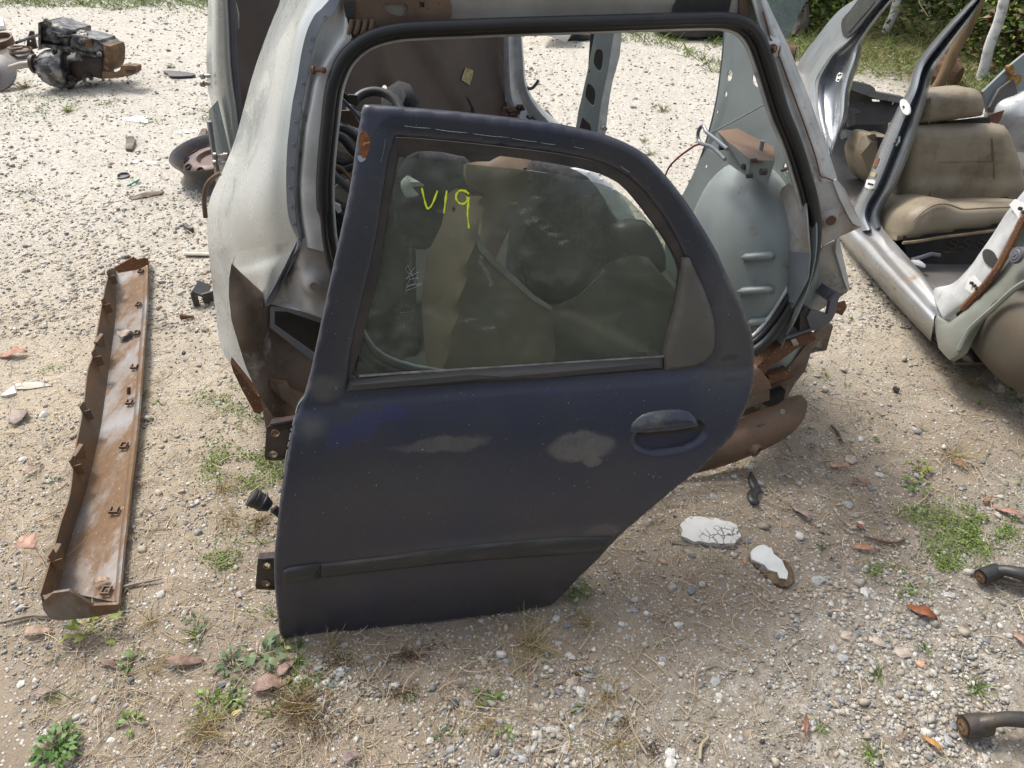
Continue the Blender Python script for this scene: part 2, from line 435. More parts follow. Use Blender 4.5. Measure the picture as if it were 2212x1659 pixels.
def inside(P, loops):
    x, y = P[:, 0], P[:, 1]; c = np.zeros(len(P), bool)
    for L in loops:
        L = np.asarray(L); a = L; b = np.roll(L, -1, 0)
        for (x1, y1), (x2, y2) in zip(a, b):
            if y1 == y2: continue
            m = ((y1 > y) != (y2 > y)) & (x < (x2 - x1) * (y - y1) / (y2 - y1) + x1)
            c ^= m
    return c
def dist(P, L):
    L = np.asarray(L); A = L; B = np.roll(L, -1, 0); best = np.full(len(P), 1e9)
    for a, b in zip(A, B):
        d = b - a; q = float(d @ d) + 1e-12
        t = np.clip(((P - a) @ d) / q, 0, 1)
        best = np.minimum(best, np.hypot(*(P - a - t[:, None] * d).T))
    return best
def dedupe(L, eps=1e-4):
    out = []
    for p in L:
        if not out or math.hypot(p[0] - out[-1][0], p[1] - out[-1][1]) > eps: out.append(p)
    if math.hypot(out[0][0] - out[-1][0], out[0][1] - out[-1][1]) <= eps: out.pop()
    return out
def smooth01(x):
    x = np.clip(x, 0, 1); return x * x * (3 - 2 * x)
def sheet(name, fr, outline, m, parent=None, holes=(), disp=None, thick=0.002, res=0.03, roll=0.0, rolld=None, holeroll=0.0, holestep=None, k0=0.0, smooth=40, loc=None):
    """pressed sheet: outline and holes in frame (s,t), displaced by disp(s,t), rims rolled back"""
    loops = [dedupe(outline)] + [dedupe(h) for h in holes]
    LP = [np.array(l) for l in loops]
    mn, mx = LP[0].min(0), LP[0].max(0)
    gx = np.arange(mn[0], mx[0], res); gy = np.arange(mn[1], mx[1], res * 0.866)
    G = np.array([(x + (0.5 * res if j % 2 else 0), y) for j, y in enumerate(gy) for x in gx]) if len(gx) and len(gy) else np.zeros((0, 2))
    if len(G):
        G = G[inside(G, LP)]
        if len(G):
            dd = np.min([dist(G, l) for l in LP], axis=0); G = G[dd > res * 0.4]
    extra = []
    if roll > 0 and roll > res * 0.3:      # one ring of points inside the rolled rim
        pass
    V2 = []; E = []
    for l in loops:
        b = len(V2); V2 += [Vector((float(p[0]), float(p[1]))) for p in l]
        E += [(b + i, b + (i + 1) % len(l)) for i in range(len(l))]
    V2 += [Vector((float(p[0]), float(p[1]))) for p in G]
    vv, ee, ff, _, _, _ = delaunay_2d_cdt(V2, E, [], 0, 1e-6)
    P = np.array([(p.x, p.y) for p in vv])
    FF = np.array([f for f in ff if len(f) == 3])
    cen = P[FF].mean(1); FF = FF[inside(cen, LP)]
    used = np.unique(FF); remap = -np.ones(len(P), int); remap[used] = np.arange(len(used))
    P = P[used]; FF = remap[FF]
    a = P[FF]; cr_ = (a[:, 1, 0] - a[:, 0, 0]) * (a[:, 2, 1] - a[:, 0, 1]) - (a[:, 1, 1] - a[:, 0, 1]) * (a[:, 2, 0] - a[:, 0, 0])
    FF[cr_ < 0] = FF[cr_ < 0][:, ::-1]
    K = np.full(len(P), k0, float)
    if disp is not None: K = K + np.asarray([disp(float(x), float(y)) for x, y in P])
    if roll > 0:
        d = np.clip(dist(P, LP[0]) / roll, 0, 1); K -= (rolld or roll) * (1 - np.sqrt(np.clip(1 - (1 - d) ** 2, 0, 1)))
    if holeroll > 0 and len(LP) > 1:
        d = np.clip(np.min([dist(P, l) for l in LP[1:]], axis=0) / holeroll, 0, 1)
        K -= holeroll * (1 - np.sqrt(np.clip(1 - (1 - d) ** 2, 0, 1)))
    if holestep:
        d = np.min([dist(P, l) for l in LP[1:]], axis=0)
        for (w_, h_) in holestep: K -= h_ * (1 - smooth01((d - w_ + 0.003) / 0.006))
    O, S, T, Nn = (np.array(x) for x in (fr.O, fr.S, fr.T, fr.Nn))
    A = O + P[:, :1] * S + P[:, 1:] * T + K[:, None] * Nn
    B = A - thick * Nn
    n = len(P)
    cnt = {}
    for f in FF.tolist():
        for i in range(3):
            e = (f[i], f[(i + 1) % 3]); cnt[tuple(sorted(e))] = cnt.get(tuple(sorted(e)), []) + [e]
    F = [tuple(f) for f in FF.tolist()] + [tuple(x + n for x in f[::-1]) for f in FF.tolist()]
    for k, es in cnt.items():
        if len(es) == 1:
            i, j = es[0]; F.append((j, i, i + n, j + n))
    return mesh_obj(name, np.vstack([A, B]), F, m, parent, smooth, loc)
def spx(name, fr, px, m, parent=None, holes=(), corners=(), sub=4, hsub=4, k0=0.0, disp=None, hcorners=(), **kw):
    """sheet whose outline is read off at places in the yard seen from the eye point"""
    o = [fr.st(u, v, disp, k0) for u, v in px]
    o = cr(o, sub, True, corners) if corners != 'all' else o
    hh = []
    for i, h in enumerate(holes):
        q = [fr.st(u, v, disp, k0) for u, v in h]
        hh.append(cr(q, hsub, True, hcorners[i] if i < len(hcorners) else ()))
    return sheet(name, fr, o, m, parent, hh, disp, k0=k0, **kw)
def loft(name, rows, m, parent=None, su=4, sv=4, thick=0.003, smooth=50, closed_u=False, loc=None):
    R = [cr(r, su, closed_u) for r in rows]; nc = len(R[0])
    C = [cr([R[i][j] for i in range(len(R))], sv, False) for j in range(nc)]
    G = np.array(C).transpose(1, 0, 2); nr = len(G)
    V = G.reshape(-1, 3); F = []
    cols = nc if closed_u else nc - 1
    for i in range(nr - 1):
        for j in range(cols):
            a, b = i * nc + j, i * nc + (j + 1) % nc
            F.append((a, a + nc, b + nc, b))
    if thick:
        nrm = np.zeros_like(V)
        for f in F:
            p = V[list(f)]; c = np.cross(p[2] - p[0], p[3] - p[1]); nrm[list(f)] += c
        nrm /= (np.linalg.norm(nrm, axis=1, keepdims=True) + 1e-12)
        cen = V.mean(0)
        if np.mean(((np.array(EYE) - V) * nrm).sum(1)) < 0:
            nrm = -nrm; F = [f[::-1] for f in F]
        n = len(V); V2 = V - nrm * thick
        F2 = [tuple(x + n for x in f[::-1]) for f in F]; W_ = []
        cnt = {}
        for f in F:
            for i in range(4):
                e = (f[i], f[(i + 1) % 4]); cnt.setdefault(tuple(sorted(e)), []).append(e)
        for k, es in cnt.items():
            if len(es) == 1: i, j = es[0]; W_.append((j, i, i + n, j + n))
        V = np.vstack([V, V2]); F = F + F2 + W_
    return mesh_obj(name, V, F, m, parent, smooth, loc)
def circ(c, r, n=16, ry=None, rot=0.0):
    ry = ry or r
    return [(c[0] + r * math.cos(a) * math.cos(rot) - ry * math.sin(a) * math.sin(rot), c[1] + r * math.cos(a) * math.sin(rot) + ry * math.sin(a) * math.cos(rot)) for a in np.linspace(0, 2 * math.pi, n, endpoint=False)]
def sm(x, a, b):
    t = min(max((x - a) / (b - a), 0.0), 1.0); return t * t * (3 - 2 * t)
# value noise on the ground plane
def _h(ix, iy, s):
    n = (ix.astype(np.int64) * 374761393 + iy.astype(np.int64) * 668265263 + s * 974634777) & 0xffffffff
    n = ((n ^ (n >> 13)) * 1274126177) & 0xffffffff
    return ((n ^ (n >> 16)) & 0xffff) / 65535.0
def vn(x, y, s=0):
    x = np.asarray(x, float); y = np.asarray(y, float)
    ix, iy = np.floor(x), np.floor(y); fx, fy = x - ix, y - iy
    fx = fx * fx * (3 - 2 * fx); fy = fy * fy * (3 - 2 * fy)
    return (_h(ix, iy, s) * (1 - fx) + _h(ix + 1, iy, s) * fx) * (1 - fy) + (_h(ix, iy + 1, s) * (1 - fx) + _h(ix + 1, iy + 1, s) * fx) * fy
def fbm(x, y, s=0, o=4):
    r = 0; a = 0.5
    for k in range(o): r = r + a * (vn(x, y, s + k) - 0.5); x = x * 2.03 + 7; y = y * 2.03 + 3; a *= 0.5
    return r * 2
def bankd(x, y): return (x - 2.05) * 0.72 + (y - 6.0) * 0.69
def gh(x, y):
    x = np.asarray(x, float); y = np.asarray(y, float)
    h = 0.035 * fbm(x * 0.8, y * 0.8, 3) + 0.012 * fbm(x * 5, y * 5, 9, 3)
    d = bankd(x, y)
    t = np.clip((d + 0.1) / 3.6, 0, 1)
    return h + t * t * (3 - 2 * t) * 2.3

def gp(u, v, h=0.0):
    p = gpt(u, v, h)
    for _ in range(4): p = gpt(u, v, h + float(gh(p.x, p.y)))
    return p

# ------------------------------------------------------------------ ground
def smooth_np(x, a, b):
    t = np.clip((x - a) / (b - a), 0, 1); return t * t * (3 - 2 * t)
def build_ground():
    xs = np.concatenate([np.linspace(-60, -6, 24)[:-1], np.arange(-6, -1.6, 0.05), np.arange(-1.6, 2.2, 0.014), np.arange(2.2, 6.5, 0.05), np.linspace(6.5, 60, 24)])
    ys = np.concatenate([np.linspace(-30, 0.2, 16)[:-1], np.arange(0.2, 2.4, 0.012), np.arange(2.4, 9.5, 0.04), np.linspace(9.5, 90, 30)])
    X, Y = np.meshgrid(xs, ys)
    Z = gh(X, Y) + 0.004 * fbm(X * 24, Y * 24, 21, 3) + 0.0025 * fbm(X * 70, Y * 70, 31, 2)
    V = np.stack([X, Y, Z], -1).reshape(-1, 3)
    ny, nx = X.shape
    i = (np.arange(ny - 1)[:, None] * nx + np.arange(nx - 1)[None]).ravel()
    F = np.stack([i, i + 1, i + nx + 1, i + nx], 1)
    o = mesh_obj('ground', V, F, 'ground', None, 0)
    o.data.polygons.foreach_set('use_smooth', np.ones(len(o.data.polygons), bool))
    tag(o, kind='structure')
def ground_material():
    m, nt, out = nodes_of('ground')
    b = nt.nodes.new('ShaderNodeBsdfPrincipled'); nt.links.new(b.outputs[0], out.inputs['Surface'])
    co = objco(nt)
    sx = nt.nodes.new('ShaderNodeSeparateXYZ'); nt.links.new(co, sx.inputs[0])
    x, y = sx.outputs[0], sx.outputs[1]
    n1 = noise(nt, co, 1.3, 6, 0.65); n2 = noise(nt, co, 7, 6, 0.65); n3 = noise(nt, co, 45, 5, 0.7); n4 = noise(nt, co, 190, 3, 0.6)
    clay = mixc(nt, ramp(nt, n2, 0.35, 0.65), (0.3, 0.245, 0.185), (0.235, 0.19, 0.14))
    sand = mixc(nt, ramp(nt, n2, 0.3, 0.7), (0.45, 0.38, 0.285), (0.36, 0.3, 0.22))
    # far yard is pale crushed limestone; its sunlit brightness is also put into colour
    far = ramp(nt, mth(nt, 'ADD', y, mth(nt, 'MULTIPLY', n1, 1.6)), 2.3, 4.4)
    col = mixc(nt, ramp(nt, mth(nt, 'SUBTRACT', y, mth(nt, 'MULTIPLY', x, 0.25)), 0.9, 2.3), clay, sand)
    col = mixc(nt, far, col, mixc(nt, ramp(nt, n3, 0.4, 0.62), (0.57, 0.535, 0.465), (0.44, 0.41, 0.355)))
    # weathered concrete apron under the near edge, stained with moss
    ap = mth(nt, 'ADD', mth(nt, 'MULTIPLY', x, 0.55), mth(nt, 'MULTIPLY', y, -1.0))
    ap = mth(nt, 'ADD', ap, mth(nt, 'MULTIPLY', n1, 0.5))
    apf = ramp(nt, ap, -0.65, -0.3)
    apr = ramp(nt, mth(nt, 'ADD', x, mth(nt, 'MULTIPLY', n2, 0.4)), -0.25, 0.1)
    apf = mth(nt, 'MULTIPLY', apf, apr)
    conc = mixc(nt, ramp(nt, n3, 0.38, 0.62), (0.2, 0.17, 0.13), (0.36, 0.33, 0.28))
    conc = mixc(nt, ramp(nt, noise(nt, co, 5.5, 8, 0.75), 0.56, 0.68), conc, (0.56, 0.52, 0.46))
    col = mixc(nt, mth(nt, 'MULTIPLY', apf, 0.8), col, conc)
    # grit, dark and light
    vo = nt.nodes.new('ShaderNodeTexVoronoi'); vo.inputs['Scale'].default_value = 120; nt.links.new(co, vo.inputs['Vector'])
    vs = nt.nodes.new('ShaderNodeSeparateXYZ'); nt.links.new(vo.outputs['Color'], vs.inputs[0])
    peb = mth(nt, 'MULTIPLY', ramp(nt, vo.outputs['Distance'], 0.5, 0.35), ramp(nt, vs.outputs[0], 0.62, 0.7))
    pc = mixc(nt, vs.outputs[1], (0.2, 0.2, 0.2), (0.72, 0.68, 0.6))
    col = mixc(nt, mth(nt, 'MULTIPLY', peb, 0.85), col, pc)
    col = mixc(nt, mth(nt, 'MULTIPLY', ramp(nt, n4, 0.52, 0.7), 0.55), col, (0.17, 0.13, 0.09))
    col = mixc(nt, mth(nt, 'MULTIPLY', ramp(nt, noise(nt, co, 2.6, 7, 0.7), 0.6, 0.72), 0.5), col, (0.2, 0.15, 0.095))
    # moss tint and, beyond, the turf at the foot of the bank
    bd = mth(nt, 'ADD', mth(nt, 'MULTIPLY', mth(nt, 'SUBTRACT', x, 2.05), 0.72), mth(nt, 'MULTIPLY', mth(nt, 'SUBTRACT', y, 6.0), 0.69))
    tf = ramp(nt, mth(nt, 'ADD', bd, mth(nt, 'MULTIPLY', n1, 1.0)), -0.2, 0.45)
    col = mixc(nt, tf, col, mixc(nt, ramp(nt, n3, 0.4, 0.6), (0.09, 0.1, 0.03), (0.2, 0.15, 0.09)))
    nt.links.new(col, b.inputs['Base Color'])
    b.inputs['Roughness'].default_value = 0.92
    b.inputs['Specular IOR Level'].default_value = 0.2
    bn = nt.nodes.new('ShaderNodeBump'); bn.inputs['Strength'].default_value = 0.9; bn.inputs['Distance'].default_value = 0.006
    hsum = mth(nt, 'ADD', mth(nt, 'MULTIPLY', n3, 1.0), mth(nt, 'ADD', mth(nt, 'MULTIPLY', n4, 0.5), mth(nt, 'MULTIPLY', peb, 0.5)))
    nt.links.new(hsum, bn.inputs['Height']); nt.links.new(bn.outputs[0], b.inputs['Normal'])
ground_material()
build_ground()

# ------------------------------------------------------------------ the blue car door
pl, pr = gp(612, 1381), gp(1200, 1310)
Sd = Vector((pr.x - pl.x, pr.y - pl.y, 0)).normalized()
back = Vector((-Sd.y, Sd.x, 0)); LEAN = math.radians(14)
D = Frame((pl.x, pl.y, min(pl.z, pr.z) - 0.004), Sd, Vector((0, 0, math.cos(LEAN))) + back * math.sin(LEAN))
TB = D.st(1100, 838)[1]
HC = D.st(1439, 921); HA = D.st(1362, 935); HB = D.st(1516, 912)
hv = Vector((HB[0] - HA[0], HB[1] - HA[1])); hr = hv.length / 2; hv.normalize()
def door_base(s, t):
    x = t / TB
    if x < 1: k = 0.042 * (1 - abs(2 * max(x, 0) - 1) ** 2.6)
    else: k = -0.055 * (t - TB) - 0.02 * ((t - TB) / 0.4) ** 2
    return k
def door_disp(s, t):
    k = door_base(s, t)
    a, b = s - HC[0], t - HC[1]
    p, q = (a * hv[0] + b * hv[1]) / (hr * 1.03), (-a * hv[1] + b * hv[0] + 0.006) / 0.036
    k -= 0.023 * sm(1.08 - math.hypot(p, q), 0.0, 0.35)
    # stamped crease along the lower door
    return k
def blue_paint():
    m, nt, out = nodes_of('blue_paint')
    b = nt.nodes.new('ShaderNodeBsdfPrincipled'); nt.links.new(b.outputs[0], out.inputs['Surface'])
    co = objco(nt)
    col = mixc(nt, ramp(nt, noise(nt, co, 3, 6, 0.6), 0.3, 0.7), (0.022, 0.026, 0.05), (0.03, 0.031, 0.041))
    def e(u, v, ru, rv, soft, k):
        a = D.st(u, v, door_base); c = D.st(u + ru, v, door_base); d = D.st(u, v - rv, door_base)
        return (a[0], a[1], abs(c[0] - a[0]), abs(d[1] - a[1]), soft, k)
    peel = masks(nt, co, [e(765, 930, 50, 22, .04, 1), e(735, 950, 30, 22, .04, 1), e(850, 893, 28, 18, .04, 1), e(800, 905, 45, 16, .04, 1), e(1195, 845, 24, 4, .1, .8)], 0.016, 26)
    col = mixc(nt, mth(nt, 'MULTIPLY', peel, 0.9), col, (0.022, 0.024, 0.085))
    dust = masks(nt, co, [e(1255, 965, 70, 32, .18, .85), e(1280, 995, 22, 12, .15, .9), e(1215, 965, 18, 24, .2, .9), e(960, 960, 90, 16, .25, .6), e(900, 968, 60, 9, .5, .5),
                          e(1000, 955, 50, 14, .4, .5), e(670, 925, 30, 25, .8, .4), e(1300, 1148, 40, 12, .4, .5), e(1100, 1168, 260, 14, .8, .25), e(900, 1040, 200, 60, .9, .12), e(700, 835, 40, 22, .5, .5), e(1570, 690, 60, 150, .9, .4)], 0.03, 7)
    dn = ramp(nt, noise(nt, co, 30, 6, 0.75), 0.25, 0.6)
    col = mixc(nt, mth(nt, 'MULTIPLY', dust, mth(nt, 'ADD', mth(nt, 'MULTIPLY', dn, 0.5), 0.45)), col, (0.15, 0.14, 0.125))
    col = mixc(nt, mth(nt, 'MULTIPLY', ramp(nt, noise(nt, co, 2.8, 9, 0.72), 0.42, 0.75), 0.6), col, (0.055, 0.05, 0.047))
    smg = masks(nt, co, [e(1577, 773, 18, 7, .2, .6), e(1580, 800, 24, 4, .4, .4), e(1578, 821, 20, 6, .3, .6), e(1400, 760, 4, 4, .3, 1)], 0.01, 30)
    col = mixc(nt, smg, col, (0.025, 0.022, 0.022))
    wh = mth(nt, 'MULTIPLY', ramp(nt, noise(nt, co, 330, 0), 0.85, 0.87), ramp(nt, noise(nt, co, 6, 3), 0.3, 0.6))
    col = mixc(nt, wh, col, (0.5, 0.5, 0.5))
    fine = ramp(nt, noise(nt, co, 420, 2), 0.66, 0.74)
    col = mixc(nt, mth(nt, 'MULTIPLY', fine, 0.35), col, (0.2, 0.19, 0.18))
    nt.links.new(col, b.inputs['Base Color'])
    r = mth(nt, 'ADD', mth(nt, 'MULTIPLY', noise(nt, co, 9, 6, 0.7), 0.3), 0.27)
    r = mth(nt, 'MAXIMUM', r, mth(nt, 'MULTIPLY', dust, 0.8))
    nt.links.new(r, b.inputs['Roughness'])
    b.inputs['Metallic'].default_value = 0.1
    b.inputs['Coat Weight'].default_value = 0.4
    b.inputs['Coat Roughness'].default_value = 0.38
    b.inputs['Sheen Weight'].default_value = 0.04
    b.inputs['Sheen Roughness'].default_value = 0.6
    b.inputs['Sheen Tint'].default_value = (0.7, 0.75, 1.0, 1)
    bn = nt.nodes.new('ShaderNodeBump'); bn.inputs['Strength'].default_value = 0.25; bn.inputs['Distance'].default_value = 0.01
    nt.links.new(noise(nt, co, 4.5, 2, 0.5), bn.inputs['Height']); nt.links.new(bn.outputs[0], b.inputs['Normal'])
blue_paint()
def glass_material(name, tint, clear, dustc, amt, scale=1.0):
    m, nt, out = nodes_of(name)
    co = objco(nt)
    tr = nt.nodes.new('ShaderNodeBsdfTransparent'); tr.inputs[0].default_value = (*tint, 1)
    gl = nt.nodes.new('ShaderNodeBsdfGlossy'); gl.inputs['Roughness'].default_value = 0.06; gl.inputs[0].default_value = (0.9, 0.9, 0.9, 1)
    fr = nt.nodes.new('ShaderNodeFresnel'); fr.inputs[0].default_value = 1.5
    m1 = nt.nodes.new('ShaderNodeMixShader'); nt.links.new(fr.outputs[0], m1.inputs[0]); nt.links.new(tr.outputs[0], m1.inputs[1]); nt.links.new(gl.outputs[0], m1.inputs[2])
    df = nt.nodes.new('ShaderNodeBsdfDiffuse')
    film = ramp(nt, noise(nt, co, 3.0 * scale, 9, 0.75), 0.05, 0.8)
    spots = ramp(nt, noise(nt, co, 430 * scale, 5, 0.75), 0.5, 0.68)
    mp = nt.nodes.new('ShaderNodeMapping'); mp.inputs['Scale'].default_value = (60, 60, 6); nt.links.new(co, mp.inputs['Vector'])
    streak = ramp(nt, noise(nt, mp.outputs[0], 1, 5, 0.6, 1.5), 0.6, 0.75)
    mq = nt.nodes.new('ShaderNodeMapping'); mq.inputs['Scale'].default_value = (14, 50, 40); mq.inputs['Rotation'].default_value = (0, 0.6, 0); nt.links.new(co, mq.inputs['Vector'])
    scr = mth(nt, 'MULTIPLY', ramp(nt, noise(nt, mq.outputs[0], 1.2, 6, 0.7), 0.66, 0.72), 0.5)
    f = mth(nt, 'ADD', mth(nt, 'MULTIPLY', film, amt), mth(nt, 'MULTIPLY', spots, amt * 1.5))
    f = mth(nt, 'ADD', f, mth(nt, 'ADD', mth(nt, 'MULTIPLY', streak, amt * 0.6), mth(nt, 'MULTIPLY', scr, amt)), True)
    if name == 'dusty_glass':
        def e(u, v, ru, rv, soft, k):
            a = D.st(u, v); c = D.st(u + ru, v); d = D.st(u, v - rv)
            return (a[0], a[1], abs(c[0] - a[0]), abs(d[1] - a[1]), soft, k)
        L_ = [e(1120 + 22 * i, 452 + 17 * i, 15, 5, .5, .55) for i in range(6)] + [e(1046 + 6 * i, 575 + 16 * i, 5, 11, .5, .5) for i in range(4)] + [e(1170, 440, 14, 4, .4, .5), e(1015, 702, 26, 4, .5, .5), e(1060, 720, 22, 4, .5, .55), e(880, 705, 22, 34, .5, .22), e(1150, 492, 9, 7, .4, .4), e(960, 470, 12, 4, .5, .4)]
        sm_ = mth(nt, 'MULTIPLY', masks(nt, co, L_, 0.012, 40), ramp(nt, noise(nt, co, 90, 5, 0.8), 0.35, 0.65))
        f = mth(nt, 'ADD', f, mth(nt, 'MULTIPLY', sm_, 0.8), True)
    df.inputs[0].default_value = (*dustc, 1)
    tl = nt.nodes.new('ShaderNodeBsdfTranslucent'); tl.inputs[0].default_value = (*dustc, 1)
    ms = nt.nodes.new('ShaderNodeMixShader'); ms.inputs[0].default_value = 0.3
    nt.links.new(df.outputs[0], ms.inputs[1]); nt.links.new(tl.outputs[0], ms.inputs[2])
    m2 = nt.nodes.new('ShaderNodeMixShader'); nt.links.new(f, m2.inputs[0]); nt.links.new(m1.outputs[0], m2.inputs[1]); nt.links.new(ms.outputs[0], m2.inputs[2])
    nt.links.new(m2.outputs[0], out.inputs['Surface'])
glass_material('dusty_glass', (0.74, 0.8, 0.76), 0.6, (0.36, 0.355, 0.3), 0.22)
glass_material('windscreen_glass', (0.42, 0.56, 0.54), 0.5, (0.34, 0.4, 0.38), 0.42)
glass_material('small_glass', (0.5, 0.56, 0.54), 0.5, (0.3, 0.33, 0.32), 0.3)

door = thing('car_door', 'dark blue car door with yellow V19 on its dusty glass, leaning on white car shell', 'car door', frame=D)
OUT = [(788, 226), (830, 228), (900, 234), (1000, 243), (1100, 254), (1200, 267), (1272, 282), (1322, 296), (1367, 316), (1397, 335), (1422, 360), (1447, 388), (1467, 413), (1487, 440), (1522, 495), (1552, 547), (1572, 592), (1592, 632), (1612, 680), (1625, 714), (1632, 759), (1632, 817), (1622, 864), (1604, 907), (1579, 952), (1547, 984), (1512, 1019), (1472, 1049), (1402, 1107), (1340, 1161), (1290, 1215), (1248, 1255), (1211, 1295), (1191, 1309), (1151, 1317), (1051, 1332), (923, 1347), (748, 1366), (615, 1382), (604, 1376), (598, 1329), (594, 1292), (591, 1217), (597, 1152), (604, 1082), (617, 1002), (633, 914), (642, 875), (656, 857), (667, 817), (674, 787), (719, 577), (754, 415), (768, 320), (778, 260), (782, 235)]
HOLE = [(855, 298), (900, 300), (1000, 309), (1100, 320), (1189, 331), (1279, 348), (1340, 372), (1380, 402), (1412, 437), (1447, 487), (1470, 530), (1487, 570), (1504, 610), (1520, 655), (1530, 705), (1524, 750), (1490, 782), (1438, 792), (1272, 803), (1000, 820), (829, 834), (752, 840), (759, 762), (787, 637), (812, 527), (829, 420), (841, 345)]
INNER = [(868, 311), (940, 317), (1029, 331), (1120, 342), (1204, 355), (1290, 374), (1345, 402), (1380, 438), (1412, 480), (1447, 530), (1470, 577), (1474, 610), (1462, 687), (1441, 780), (1272, 794), (1000, 811), (775, 827), (777, 762), (807, 637), (827, 527), (847, 400), (858, 330)]
GLASS = [(862, 339), (940, 347), (1017, 356), (1149, 369), (1279, 392), (1336, 414), (1372, 445), (1397, 472), (1422, 500), (1447, 537), (1471, 580), (1473, 640), (1460, 690), (1440, 788), (1000, 817), (768, 831), (777, 762), (807, 637), (827, 527), (851, 390)]
spx('outer_panel', D, OUT, 'blue_paint', door, holes=[HOLE], corners=(0, 32, 38, 48, 54), hcorners=[(0, 21)], sub=3, hsub=3, disp=door_disp, thick=0.004, res=0.0075, roll=0.007, holeroll=0.008, holestep=[(0.030, 0.0028), (0.017, 0.003)], smooth=60)
# back shell of the door
def inset(px, c, f): return [(c[0] + (u - c[0]) * f, c[1] + (v - c[1]) * f) for u, v in px]
low = [(1600, 830), (1590, 880), (1560, 945), (1500, 1005), (1400, 1085), (1330, 1150), (1240, 1240), (1195, 1290), (1050, 1315), (900, 1332), (625, 1362), (612, 1290), (610, 1220), (625, 1080), (650, 900), (675, 850)]
spx('inner_panel', D, low, 'blue_edge', door, corners='all', disp=door_base, k0=-0.012, thick=0.085, res=0.06, roll=0.01)
def px_on(px, sub=5, disp=door_base, k0=0.0, fr=None, closed=False):
    fr = fr or D
    o = cr([fr.st(u, v, disp, k0) for u, v in px], sub, closed)
    return [fr.pt(s, t, (disp(s, t) if disp else 0) + k0) for s, t in o]
spx('window_surround', D, HOLE, 'channel_rubber', door, holes=[INNER], corners=(0, 21), hcorners=[(0,)], sub=3, hsub=3, disp=door_base, k0=-0.0105, thick=0.012, res=0.02, holeroll=0.006, roll=0.003)
fm = [p for p in OUT if p[1] < 800] ; 
spx('window_channel', D, inset(HOLE, (1150, 560), 1.01), 'black_rubber', door, holes=[inset(INNER, (1150, 560), 1.002)], sub=2, hsub=2, disp=door_base, k0=-0.026, thick=0.035, res=0.05)
gl = spx('window_glass', D, GLASS, 'dusty_glass', door, corners=(0, 13, 15), sub=3, disp=door_base, k0=-0.022, thick=0.0032, res=0.05)
MB().tube(px_on([(776, 813), (900, 804), (1100, 792), (1300, 779), (1436, 770)], k0=-0.012), 0.0028, 6).obj('glazing_strip', 'steel', door)
spx('belt_moulding', D, [(744, 852), (754, 829), (829, 820), (1000, 806), (1272, 788), (1436, 778), (1438, 803), (1272, 816), (1000, 835), (829, 846)], 'belt_rubber', door, corners='all', disp=door_base, k0=0.007, thick=0.014, res=0.012, roll=0.012, rolld=0.012)
TRIM = [(1479, 562), (1493, 559), (1504, 584), (1522, 624), (1539, 669), (1547, 704), (1548, 737), (1544, 762), (1532, 779), (1509, 792), (1484, 799), (1438, 803), (1439, 780), (1447, 737), (1462, 687), (1472, 637), (1478, 599)]
spx('corner_trim', D, TRIM, 'trim_plastic', door, corners=(0, 1, 11), disp=door_base, k0=0.006, thick=0.02, res=0.01, roll=0.011, rolld=0.008)
spx('side_moulding', D, [(690, 1222), (829, 1206), (954, 1188), (1079, 1175), (1204, 1165), (1322, 1162), (1293, 1198), (1200, 1204), (1080, 1211), (950, 1223), (830, 1237), (690, 1253)], 'moulding_plastic', door, corners='all', disp=door_base, k0=0.0065, thick=0.008, res=0.008, roll=0.009, rolld=0.0055)
spx('moulding_end', D, [(611, 1236), (626, 1230), (690, 1221), (692, 1225), (684, 1240), (689, 1254), (680, 1258), (609, 1267)], 'moulding_plastic', door, corners='all', disp=door_base, k0=0.0085, thick=0.009, res=0.008, roll=0.006, rolld=0.005)
# pull handle in its bowl
hdl = spx('door_handle', D, [(1363, 941), (1365, 922), (1377, 908), (1397, 896), (1434, 888), (1479, 888), (1502, 898), (1513, 914), (1514, 924), (1507, 930), (1447, 938), (1372, 943)], 'blue_paint', door, corners=(0, 9, 11), sub=3, disp=door_base, k0=0.010, thick=0.014, res=0.004, roll=0.024, rolld=0.014, smooth=60)
hdl.data.materials[0] = MATS['handle_paint']
spx('handle_gap', D, inset([(1363, 941), (1365, 922), (1377, 908), (1397, 896), (1434, 888), (1479, 888), (1502, 898), (1513, 914), (1514, 924), (1507, 930), (1447, 938), (1372, 943)], (1438, 917), 1.05), 'interior_dark', door, corners=(0, 9, 11), sub=3, disp=door_base, k0=-0.012, thick=0.012, res=0.02)
MB().tube([p + D.Nn * 0.0 for p in px_on([(1379, 930), (1420, 926), (1460, 922), (1504, 915)], k0=0.0085)], [0.001] + [0.0022] * 14 + [0.001], 6).obj('finger_ridge', 'moulding_plastic', hdl)
# rust spot, chipped edge
rs = spx('rust_patch', D, [(777, 290), (783, 284), (792, 286), (797, 296), (800, 308), (798, 322), (794, 334), (789, 341), (783, 341), (779, 333), (777, 322), (774, 305)], 'rust_spot', door, disp=door_base, k0=0.0007, thick=0.0012, res=0.006)
spx('bare_patch', D, [(772, 338), (779, 336), (790, 340), (788, 346), (780, 350), (775, 347)], 'primer_chip', door, disp=door_base, k0=0.0005, thick=0.001, res=0.006)
eb = MB()
for a, b in ((0, 3), (4, 5), (6, 9), (10, 12), (13, 20)):
    E_ = px_on([(636, 902), (630, 925), (626, 945), (622, 965), (617, 992), (613, 1020), (611, 1040)], 4, k0=0.0006)
    eb.tube(E_[a:b + 1], 0.0011, 5)
eb.tube([q for q in px_on([(657, 858), (649, 868), (643, 878), (639, 892)], 3, k0=-0.004)], 0.0012, 5)
eb.obj('chipped_edge', 'pale_mark', door)
